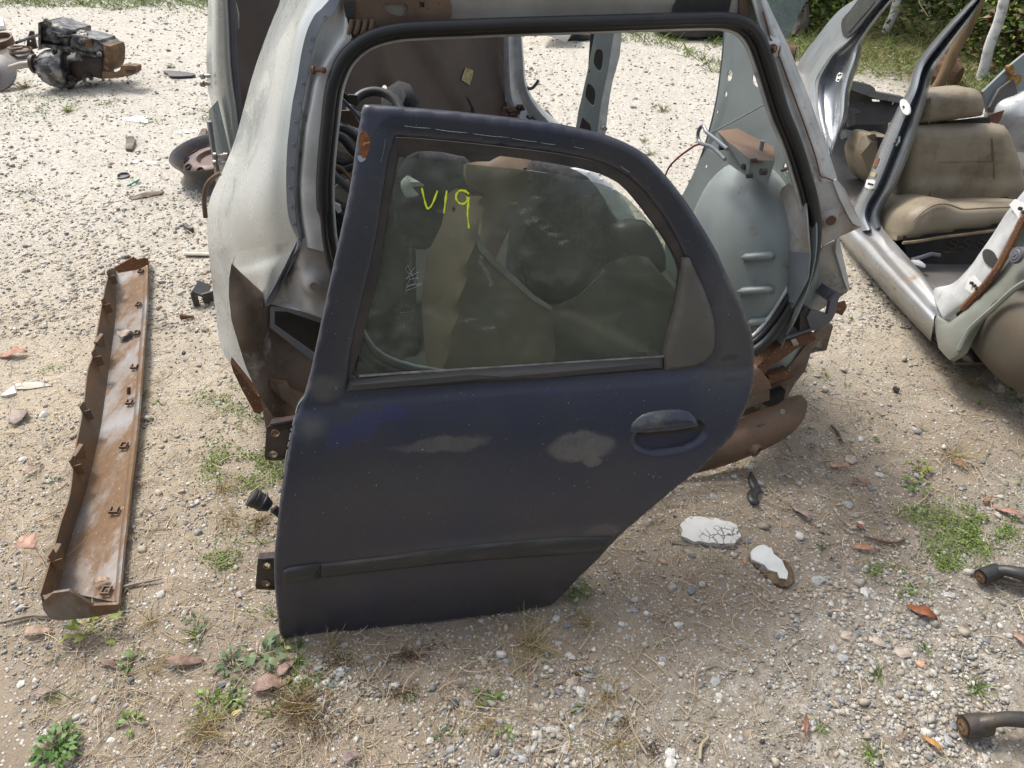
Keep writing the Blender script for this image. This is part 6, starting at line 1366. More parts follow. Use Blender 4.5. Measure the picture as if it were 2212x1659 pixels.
def vary(c, n, k=0.25, w=0.12):
    c = np.array(c, float); b = 1 + rng.uniform(-k, k, (n, 1)); return np.clip(c * b * (1 + rng.uniform(-w, w, (n, 3))), 0.005, 0.95)
def stems(P0, D0, L, r, segs=4, curl=0.5, flat=True):
    """curved thin stalks, 3-sided"""
    n = len(P0); V = []; p = np.array(P0, float); d = np.array(D0, float); d /= np.linalg.norm(d, axis=1, keepdims=True)
    L = np.broadcast_to(L, (n,)); r = np.broadcast_to(r, (n,))
    turn = rng.normal(0, curl, n)
    for i in range(segs + 1):
        s = np.cross(d, [0, 0, 1.0]); s /= np.linalg.norm(s, axis=1, keepdims=True) + 1e-9
        u = np.cross(s, d); rr = (r * (1 - 0.6 * i / segs))[:, None]
        for a in (0, 2.094, 4.189): V.append(p + (s * math.cos(a) + u * math.sin(a)) * rr)
        c, q = np.cos(turn / segs), np.sin(turn / segs)
        d = np.stack([d[:, 0] * c - d[:, 1] * q, d[:, 0] * q + d[:, 1] * c, d[:, 2] + (0 if flat else -0.12)], 1)
        d /= np.linalg.norm(d, axis=1, keepdims=True)
        p = p + d * (L / segs)[:, None]
    V = np.stack(V, 1).reshape(-1, 3); k = (segs + 1) * 3
    f = []
    for i in range(segs):
        for j in range(3):
            a, b2 = i * 3 + j, i * 3 + (j + 1) % 3; f += [[a, b2, b2 + 3], [a, b2 + 3, a + 3]]
    F = (np.arange(n)[:, None, None] * k + np.array(f)[None]).reshape(-1, 3)
    return V, F, k
ICO_V = np.array([(0, 0, 1)] + [(0.894 * math.cos(a), 0.894 * math.sin(a), 0.447) for a in np.arange(5) * 1.2566] + [(0.894 * math.cos(a), 0.894 * math.sin(a), -0.447) for a in np.arange(5) * 1.2566 + 0.628] + [(0, 0, -1)])
ICO_F = np.array([(0, i + 1, (i + 1) % 5 + 1) for i in range(5)] + [(i + 1, i + 6, (i + 1) % 5 + 1) for i in range(5)] + [((i + 1) % 5 + 1, i + 6, (i + 1) % 5 + 6) for i in range(5)] + [(11, (i + 1) % 5 + 6, i + 6) for i in range(5)])
PAL = [((0.6, 0.58, 0.53), 22), ((0.46, 0.43, 0.37), 32), ((0.35, 0.35, 0.345), 13), ((0.23, 0.235, 0.24), 6), ((0.44, 0.38, 0.3), 30), ((0.42, 0.28, 0.2), 0.8), ((0.11, 0.11, 0.11), 1.5)]
def stone_cols(n, fade=None):
    w = np.array([p[1] for p in PAL], float); w /= w.sum()
    i = rng.choice(len(PAL), n, p=w); c = np.array([p[0] for p in PAL])[i]
    return np.clip(c * (1 + rng.uniform(-.2, .2, (n, 1))), 0.02, 0.85)
def gravel(name, n, y0, y1, pw, s0, sg, xk=0.80, dens=None):
    u = rng.uniform(0, 1, n); a = 1 - pw
    y = (y0 ** a + u * (y1 ** a - y0 ** a)) ** (1 / a)
    x = rng.uniform(-1, 1, n) * (xk * y + 0.35)
    keep = np.ones(n, bool)
    if dens is not None: keep = rng.uniform(0, 1, n) < dens(x, y)
    keep &= (bankd(x, y) < 0.2)
    x, y = x[keep], y[keep]; n = len(x)
    r = s0 * np.exp(rng.normal(0, sg, n)) * (0.8 + 0.14 * y); r = np.minimum(r, 0.015 + 0.001 * y)
    sc = np.stack([r * rng.uniform(.8, 1.4, n), r * rng.uniform(.7, 1.1, n), r * rng.uniform(.45, .8, n)], 1)
    B = ICO_V[None] * (1 + rng.uniform(-.42, .3, (n, 12, 1))) * sc[:, None, :]
    th = rng.uniform(0, 6.283, n); c, s = np.cos(th)[:, None], np.sin(th)[:, None]
    X = B[..., 0] * c - B[..., 1] * s; Y = B[..., 0] * s + B[..., 1] * c
    z = gh(x, y) + sc[:, 2] * rng.uniform(0.0, 0.55, n)
    V = np.stack([X + x[:, None], Y + y[:, None], B[..., 2] + z[:, None]], -1).reshape(-1, 3)
    F = (np.arange(n)[:, None, None] * 12 + ICO_F[None]).reshape(-1, 3)
    cols = np.repeat(stone_cols(n), 12, 0)
    o = mesh_obj(name, V, F, 'stone', None, 0, cols=cols)
    tag(o, kind='stuff'); return o
def dens_near(x, y):
    d = 0.30 + 0.55 * smooth_np(fbm(x * 1.7, y * 1.7, 5, 3), -0.1, 0.35)
    band = np.exp(-((x - (0.95 + (1.1 - y) * 0.35)) / 0.22) ** 2)
    d = d + 0.8 * band * (x > 0.3)
    d = d * np.where((x > -0.5) & (x < 0.55) & (y < 1.05) , 0.55, 1.0)
    return np.clip(d, 0, 1)
gravel('gravel', 42000, 0.35, 2.4, 1.01, 0.0023, 0.58, dens=dens_near)
gravel('gravel', 52000, 2.2, 8.5, 1.6, 0.0036, 0.42, dens=lambda x, y: 0.45 + 0.55 * smooth_np(fbm(x, y, 15, 3), -0.2, 0.3))
def near_spot(u, v, r):
    c = gp(u, v); return lambda x, y: np.exp(-(((x - c.x) ** 2 + (y - c.y) ** 2) / (r * r)))
sp4 = [near_spot(1110, 1590, .13), near_spot(1210, 1600, .12), near_spot(1010, 1540, .07), near_spot(1990, 1430, .14), near_spot(2060, 1590, .2), near_spot(1880, 1280, .16), near_spot(720, 1490, .07)]
gravel('gravel', 26000, 0.38, 1.5, 0.6, 0.0042, 0.4, dens=lambda x, y: np.clip(sum(f(x, y) for f in sp4), 0, 1))
o = gravel('grit', 34000, 0.35, 2.6, 0.9, 0.0021, 0.35)
# dry straw
def straw(n, xs, ys, L, r, lift=0.004, flat=True, zz=0.08, cc=(0.42, 0.34, 0.22)):
    P = np.stack([xs, ys, gh(xs, ys) + rng.uniform(0, lift, n)], 1)
    a = rng.uniform(0, 6.283, n); Dd = np.stack([np.cos(a), np.sin(a), rng.uniform(-0.02, zz, n)], 1)
    V, F, k = stems(P, Dd, L, r, curl=0.9, flat=flat)
    return V, F, np.repeat(vary(cc, n, 0.4, 0.08), k, 0)
n = 12000
u = rng.uniform(0, 1, n); y = 0.4 * (3.4 / 0.4) ** u; x = rng.uniform(-1, 1, n) * (0.8 * y + 0.3)
kp = rng.uniform(0, 1, n) < np.clip(0.25 + 1.5 * smooth_np(fbm(x * 2.3, y * 2.3, 77, 3), -0.05, 0.3) + 0.4 * (x < -0.3), 0, 1)
x, y = x[kp], y[kp]; n = len(x)
V, F, C_ = straw(n, x, y, rng.uniform(0.02, 0.085, n), rng.uniform(0.0005, 0.0013, n) * (0.8 + .25 * y), 0.012, cc=(0.46, 0.37, 0.25))
tag(mesh_obj('dry_straw', V, F, 'straw', None, 0, cols=C_), kind='stuff')
# low clover and moss spread over the soil
def mass(name, spots, size, col, up=(0.5, 1.0)):
    P = []; 
    for (u, v, ru, rv, cnt) in spots:
        c = gp(u, v); e = gp(u + ru, v); f = gp(u, v - rv); rx, ry = abs(e.x - c.x), abs(f.y - c.y)
        m = int(cnt * 2.0); a = rng.normal(0, 0.8, (m, 2)); xx = c.x + a[:, 0] * rx; yy = c.y + a[:, 1] * ry
        k = fbm(xx * 19, yy * 19, 5, 3) > rng.uniform(-0.2, 0.2, len(xx)); xx, yy = xx[k], yy[k]
        P.append(np.stack([xx, yy, gh(xx, yy) + rng.uniform(0.002, 0.010, len(xx))], 1))
    P = np.concatenate(P); n = len(P)
    dd = rnd_dirs(n, 0.0, 0.6); nn = rnd_dirs(n, *up)
    L = rng.uniform(0.6, 1.3, n) * size * (0.7 + 0.22 * P[:, 1])
    V, F = leaf_arrays(P, dd, nn, L, L * 0.8)
    o = mesh_obj(name, V, F, 'leafy', None, 0, cols=np.repeat(vary(col, n, .35, .1), 5, 0)); tag(o, kind='stuff')
mass('ground_clover', [(480, 995, 35, 30, 500), (520, 1000, 30, 20, 300), (580, 1015, 45, 25, 600), (480, 1220, 25, 14, 140), (540, 1060, 20, 15, 100), (2080, 1130, 70, 30, 700), (2120, 1170, 60, 30, 700), (2050, 1200, 50, 30, 400), (1985, 1110, 40, 20, 200), (1940, 1255, 40, 22, 250), (1890, 1230, 25, 14, 140), (2030, 1222, 30, 16, 180),
     (2180, 1140, 30, 20, 220), (1248, 1280, 22, 18, 220), (40, 240, 50, 18, 260), (120, 235, 45, 12, 160), (150, 225, 30, 14, 180), (80, 210, 40, 10, 140), (230, 225, 28, 8, 100), (350, 260, 45, 9, 120), (430, 240, 18, 6, 50), (445, 258, 16, 6, 50), (70, 410, 20, 10, 60), (30, 425, 20, 8, 40), (110, 795, 30, 14, 90),
     (520, 870, 40, 30, 240), (560, 905, 30, 20, 160), (450, 860, 30, 16, 90), (500, 1180, 40, 30, 200), (1980, 1270, 20, 12, 100), (900, 1520, 20, 14, 60), (1395, 545, 8, 6, 10), (1880, 560, 40, 30, 200), (640, 1480, 40, 16, 120), (560, 1330, 20, 14, 80), (1000, 10, 1, 1, 2), (380, 8, 60, 12, 600), (430, 20, 30, 8, 200), (260, 20, 50, 8, 120)], 0.0058, (0.17, 0.24, 0.05))
mass('brown_moss', [(660, 1560, 60, 50, 900), (870, 1500, 40, 16, 250), (880, 1420, 26, 10, 160), (940, 1400, 22, 8, 90), (730, 1430, 40, 14, 200), (1060, 1440, 16, 10, 90), (1350, 1560, 14, 14, 90), (1410, 1620, 22, 16, 120), (1245, 1460, 12, 10, 60)], 0.0042, (0.09, 0.055, 0.025))
# grass sward and weeds at the foot of the bank and behind the shell
def sward(name, n, fx, col, size=(0.05, 0.14), rr=0.0016):
    x, y = fx(n); n = len(x)
    P = np.stack([x, y, gh(x, y)], 1); d = rnd_dirs(n, 0.4, 0.95)
    V, F, k = stems(P, d, rng.uniform(*size, n), rr * rng.uniform(.7, 1.5, n), segs=3, curl=0.5, flat=False)
    tag(mesh_obj(name, V, F, 'leafy', None, 0, cols=np.repeat(vary(col, n, .45, .12), k, 0)), kind='stuff')
def stripzone(n):
    x = rng.uniform(-4.5, 2.4, n); y = rng.uniform(5.2, 8.2, n); d = bankd(x, y)
    k = ((d > -0.85 + 0.3 * fbm(x * 1.5, y * 1.5, 8, 3)) & (d < 0.6) & (x > 0.4) & (fbm(x * 2, y * 2, 66, 3) > -0.12)) | ((x < -1.9) & (y > 7.15 + 0.5 * fbm(x * 1.2, y, 9, 3))); return x[k], y[k]
def footzone(n):
    x = rng.uniform(-0.5, 6.0, n); y = rng.uniform(4.0, 10.0, n); d = bankd(x, y)
    k = (d > -0.35 + 0.35 * fbm(x * 1.5, y * 1.5, 8, 3)) & (d < 1.3); return x[k], y[k]
sward('green_grass', 44000, footzone, (0.2, 0.28, 0.06), (0.04, 0.13), 0.0022)
sward('green_grass', 30000, stripzone, (0.2, 0.27, 0.06), (0.03, 0.10), 0.0024)
sward('dry_grass', 12000, footzone, (0.4, 0.34, 0.18), (0.03, 0.10), 0.0018)
def undergrowth(name, n, col, size, dlo, dhi, hz=(0.0, 0.5), mask=None, wk=0.5):
    x = rng.uniform(0.4, 5.6, n); y = rng.uniform(4.2, 9.0, n); d = bankd(x, y)
    k = (d > dlo + 0.3 * fbm(x * 1.2, y * 1.2, 18, 3)) & (d < dhi)
    if mask is not None: k &= mask(x, y)
    x, y = x[k], y[k]; n = len(x)
    h = rng.uniform(*hz, n) * (0.5 + vn(x * 2.2, y * 2.2, 44))
    P = np.stack([x, y, gh(x, y) + h], 1)
    L = rng.uniform(.6, 1.5, n) * size
    V, F = leaf_arrays(P, rnd_dirs(n, -0.3, 0.7), rnd_dirs(n, 0.0, 1.0), L, L * wk)
    cl = vary(col, n, .45, .15) * (0.7 + 0.6 * vn(x * 3, y * 3, 61))[:, None]
    tag(mesh_obj(name, V, F, 'leafy', None, 0, cols=np.repeat(cl, 5, 0)), kind='stuff')
undergrowth('bank_green_leaves', 130000, (0.24, 0.36, 0.07), 0.036, 0.15, 1.5, (0.0, 0.38), lambda x, y: (fbm(x * 1.1, y * 1.1, 91, 3) > -0.1) | (x > 3.0))
undergrowth('bank_dark_leaves', 70000, (0.07, 0.1, 0.03), 0.05, 0.1, 3.0, (0.0, 0.6))
undergrowth('bank_dead_leaves', 60000, (0.2, 0.12, 0.06), 0.05, 0.12, 3.0, (0.0, 0.45), lambda x, y: fbm(x * 0.9, y * 0.9, 51, 3) > -0.1)
n = 9000
x = rng.uniform(0.5, 7, n); y = rng.uniform(4.5, 9.5, n); d = bankd(x, y); k = (d > 0.55) & (d < 3.5); x, y = x[k], y[k]; n = len(x)
P = np.stack([x, y, gh(x, y) + rng.uniform(0, .3, n)], 1)
V, F, k = stems(P, rnd_dirs(n, 0.2, 0.9), rng.uniform(0.2, 0.7, n), rng.uniform(.0025, .006, n), 4, 0.6, False)
tag(mesh_obj('bank_dead_stalks', V, F, 'straw', None, 0, cols=np.repeat(vary((0.27, 0.2, 0.11), n, .5, .1), k, 0)), kind='stuff')

# unseen leaf wall added behind the eye point, dims near yard and door glass
n = 26000
x = rng.uniform(-12, 12, n); z = rng.uniform(0.2, 6.0, n) ** 1.0; y = -5.5 + rng.normal(0, 0.7, n) - 0.25 * z + 0.8 * fbm(x, z, 71, 3)
k = z < 3.9 + 1.2 * fbm(x * 0.5, x * 0 + 2, 72, 3); x, y, z = x[k], y[k], z[k]; n = len(x)
V, F = leaf_arrays(np.stack([x, y, z], 1), rnd_dirs(n, -0.5, 0.6), rnd_dirs(n, -0.2, 1.0), rng.uniform(.18, .4, n), rng.uniform(.14, .3, n))
tag(mesh_obj('added_leaf_wall', V, F, 'leafy', None, 0, cols=np.repeat(vary((0.06, 0.1, 0.03), n, .5, .1), 5, 0)), kind='stuff')

# ------------------------------------------------------------------ background things
def post(name, label, cat, b, t_, h, r, m, grp=None, r2=None):
    """upright read at its foot (ground) and a second point reached at height h"""
    p = gp(*b); q = ray(*t_); z = (CAMH - (p.z + h)) / -q.z; q = EYE + q * z
    q = Vector((q.x, p.y + 0.05, p.z + h)) if abs(q.y - p.y) > 0.5 else q
    t = thing(name, label, cat, p, grp)
    mb = MB(); pts = [p.lerp(q, s) + Vector((0.004 * math.sin(s * 17), 0, 0)) for s in np.linspace(-0.04, 2.2, 14)]
    mb.tube(pts, [r * (1 - 0.1 * s) for s in np.linspace(0, 1, 14)], 10); mb.obj('shaft', m, t, 50)
    return t
def vpost(name, label, cat, b, t_, r, m, grp=None, lean_y=0.0, up=1.0):
    p = gp(*b); fr = Frame((0, p.y, 0), (1, 0, 0), (0, lean_y, 1)); q = fr.hit(*t_)
    t = thing(name, label, cat, p, grp); e = p + (q - p) * (1 + up)
    pts = [p.lerp(e, s) + Vector((0.006 * math.sin(s * 19 + b[0]), 0, 0)) for s in np.linspace(-0.05, 1, 14)]
    MB().tube(pts, [r * (1 - 0.15 * s) for s in np.linspace(0, 1, 14)], 10).obj('shaft', m, t, 50); return t
vpost('whitewashed_post', 'whitewashed post leaning behind the red lamp, left of the two white posts', 'post', (1905, 98), (1940, 0), 0.032, 'whitewash', 'whitewashed fence posts')
vpost('whitewashed_post', 'whitewashed post standing in the greenery, right of the two white posts', 'post', (2118, 168), (2170, 0), 0.033, 'whitewash', 'whitewashed fence posts')
vpost('wooden_pole', 'leaning brown wooden pole behind the headrest of the beige seat', 'pole', (2016, 206), (2098, 40), 0.034, 'wood_pole')
lg = thing('cut_log', 'short cut log with bark lying right of the white shell', 'log', gp(1715, 118))
b = gp(1716, 124, 0.07); a = b + Vector((-0.30, 0.12, 0.0))
dv = (b - a).normalized()
MB().tube([a + dv * s * (b - a).length for s in np.linspace(-0.3, 1.0, 9)], [0.072, .076, .074, .078, .075, .077, .074, .076, .073], 18).obj('log_bark', 'bark', lg, 30)
MB().lathe(b + dv * 0.006, dv, [(0, 0.068), (0.004, 0.064), (0.005, 0.03), (0.004, 0.01)], 18).obj('cut_end', 'old_wood', lg)
stp = thing('tree_stump', 'grey weathered stump beside the greenish windscreen at the top', 'stump', gp(1712, 80))
p = gp(1714, 78)
mb = MB(); mb.tube([p + Vector((0.05 * math.sin(i * 1.3), 0.02 * i, 0.09 * i)) for i in range(8)], [.085, .07, .055, .075, .05, .07, .05, .03], 9); mb.obj('trunk', 'old_wood', stp, 20)
MB().tube([p + Vector((0, 0, .3)), p + Vector((0.12, -.02, .36)), p + Vector((.2, 0, .5))], [.045, .04, .015], 7).obj('root_stub', 'old_wood', stp, 20)
WF = Frame((0, 5.0, 0), (1, 0, 0), (0, 0.5, 1))
ws = thing('windscreen', 'greenish windscreen pane leaning behind the white shell at top right', 'windscreen', gp(1690, 80))
spx('glass_sheet', WF, [(1640, -60), (1760, -60), (1748, -10), (1732, 20), (1718, 50), (1705, 78), (1696, 82), (1650, 60)], 'windscreen_glass', ws, corners='all', thick=0.006, res=0.1, disp=lambda s, t: 0.02 * math.sin(t * 3))
tl_ = thing('tail_lamp', 'red tail lamp lying in the weeds in front of the left white post', 'lamp', gp(1920, 98))
TF = Frame((0, gp(1920, 102).y, 0), (1, 0, 0), (0, 0.3, 1))
spx('lamp_housing', TF, [(1895, 88), (1910, 84), (1935, 77), (1938, 81), (1941, 90), (1905, 100), (1897, 97)], 'dark_plastic', tl_, corners='all', thick=0.1, res=0.1, roll=0.01)
spx('red_lens', TF, [(1902, 90), (1925, 85), (1941, 82), (1940, 90), (1918, 95), (1903, 98)], 'red_lens', tl_, corners='all', k0=0.012, thick=0.03, res=0.1, roll=0.006)
jt = [('white_bottle', 'small white plastic housing in the weeds left of the red tail lamp', 'housing', [(1874, 93), (1880, 86), (1889, 84), (1892, 92), (1886, 99), (1876, 100)], 'white_card', .05),
      ('black_junk', 'flat black plastic piece in the weeds below the red tail lamp', 'plastic part', [(1903, 104), (1945, 106), (1944, 109), (1935, 110), (1930, 118), (1908, 116)], 'dark_plastic', .03),
      ('black_junk', 'dark plastic piece lying left of the red tail lamp', 'plastic part', [(1862, 106), (1880, 100), (1898, 106), (1885, 111), (1864, 111)], 'dark_plastic', .03),
      ('rusty_box', 'rusty metal box lying in the grass behind the pillar of the silver shell', 'box', [(1957, 106), (1972, 108), (1990, 118), (1982, 142), (1973, 140), (1958, 120)], 'rust_metal', .06),
      ('black_wreckage', 'crumpled dark plastic sheet in the grass right of the wooden pole', 'plastic sheet', [(2056, 146), (2064, 140), (2100, 146), (2105, 153), (2096, 162), (2080, 158), (2058, 156)], 'dark_plastic', .05)]
for nm, lb, ct, px, m, th in jt:
    p = gp(*px[-1]); fr = Frame((0, p.y, 0), (1, 0, 0), (0, 0.8, 1)); tag(spx(nm, fr, px, m, None, corners='all', thick=th, res=0.1, roll=0.012, loc=p), lb, ct)
rt = thing('fallen_root', 'dark rotting tree root lying left of the wooden pole behind the silver shell', 'root', gp(2040, 165))
MB().tube([gp(u, v, .06) for u, v in ((2020, 145), (2035, 158), (2052, 163), (2070, 168))], [.09, .11, .1, .06], 9).obj('root_wood', 'bark', rt, 20)
ty = thing('discarded_tyre', 'black tyre lying on the grass beyond the opening of the white shell', 'tyre', gp(1488, 75))
MB().lathe(gp(1492, 66, 0.0), (0, 0, 1), [(0.0, .2), (0.0, .27), (0.03, .31), (.12, .31), (.15, .27), (.15, .2), (.1, .19)], 32).obj('tread', 'black_rubber', ty, 50)
cw = thing('parked_car_part', 'white car bumper corner over a dark shadow, far beyond the opening of the white shell', 'car part', gp(1230, 92))
CWF = Frame((0, gp(1220, 97).y, 0), (1, 0, 0), (0, -0.3, 1))
spx('bumper_corner', CWF, [(1165, 60), (1240, 55), (1236, 74), (1225, 94), (1222, 95), (1200, 86), (1170, 78)], 'car_white', cw, corners='all', thick=0.3, res=0.1, roll=0.02)
spx('bumper_shadow_block', CWF, [(1225, 88), (1238, 74), (1290, 76), (1280, 100), (1228, 96)], 'dark_plastic', cw, corners='all', k0=-0.1, thick=0.25, res=0.1)  # dark block stands in for the shadow under the bumper corner
NF = Frame((0, 8.0, 0), (1, 0, 0), (0, 0, 1))
gn = thing('green_netting', 'green shade netting glimpsed through foliage at the top', 'netting', gp(1780, 20))
spx('net_sheet', Frame((0, 6.7, 0), (1, 0, 0), (0, 0, 1)), [(1735, -40), (1830, -40), (1822, 12), (1800, 18), (1790, 14), (1780, 20), (1755, 14), (1742, 2)], 'green_net', gn, corners='all', thick=0.01, res=0.1, disp=lambda s, t: 0.05 * math.sin(s * 20))
wsc = flat_thing('white_plate', 'bright white plate at the far left edge above the gearbox', 'plate', [(-20, 40), (4, 36), (8, 54), (-20, 54)], 'white_card', 0.03)

# ------------------------------------------------------------------ leafy weeds, one object each
def weed(kind, u, v, size, label, col=(0.13, 0.24, 0.04), nm=None, n=None):
    p = gp(u, v); sz = size / FL * ((CAMH - p.z) / -ray(u, v).z)
    t_n = {'leafy': 'leafy_weed', 'grass': 'grass_tuft', 'dry': 'dry_grass_tuft'}[kind]
    if kind == 'leafy':
        n = n or 18
        a = rng.uniform(0, 6.283, n); rad = np.sqrt(rng.uniform(0, 1, n)) * sz * 0.42
        P = np.stack([p.x + np.cos(a) * rad, p.y + np.sin(a) * rad, gh(p.x, p.y) + rng.uniform(0.15, 0.75, n) * sz * 0.4], 1)
        dd = np.stack([np.cos(a), np.sin(a), rng.uniform(-.1, .5, n)], 1); nn = rnd_dirs(n, 0.7, 1.0)
        L = rng.uniform(.24, .44, n) * sz * (1.0 if n < 40 else 0.6)
        V1, F1 = leaf_arrays(P, dd, nn, L, L * 0.55, 0.3)
        c1 = np.repeat(vary(col, n, .3, .1), 5, 0)
        B = np.tile([p.x, p.y, float(gh(p.x, p.y))], (n, 1)); dv_ = P - B
        V2, F2, k = stems(B, dv_ + 1e-4, np.linalg.norm(dv_, axis=1), 0.0009, 2, 0.05)
        V = np.vstack([V1, V2]); F = np.vstack([F1, F2 + len(V1)]); C_ = np.vstack([c1, np.tile(np.array(col) * 0.8, (len(V2), 1))])
    else:
        n = n or 26
        B = np.stack([p.x + rng.normal(0, sz * .09, n), p.y + rng.normal(0, sz * .09, n), np.full(n, float(gh(p.x, p.y)))], 1)
        V, F, k = stems(B, rnd_dirs(n, 0.15, 0.95), rng.uniform(.35, .8, n) * sz, 0.0008 if kind == 'dry' else 0.0014, 4, 0.6, False)
        C_ = np.repeat(vary(col, n, .35, .1), k, 0)
    o = mesh_obj(t_n, V, F, 'leafy', None, 50, loc=p, cols=C_)
    return tag(o, label, 'weed' if kind == 'leafy' else 'grass', {'leafy': 'leafy weeds growing in the yard', 'grass': 'green grass tufts in the yard', 'dry': 'dry grass tufts in the yard'}[kind])
G1, G2, G3, YG = (0.125, 0.19, 0.055), (0.13, 0.18, 0.09), (0.17, 0.24, 0.06), (0.25, 0.29, 0.07)
DRY = (0.42, 0.33, 0.17)
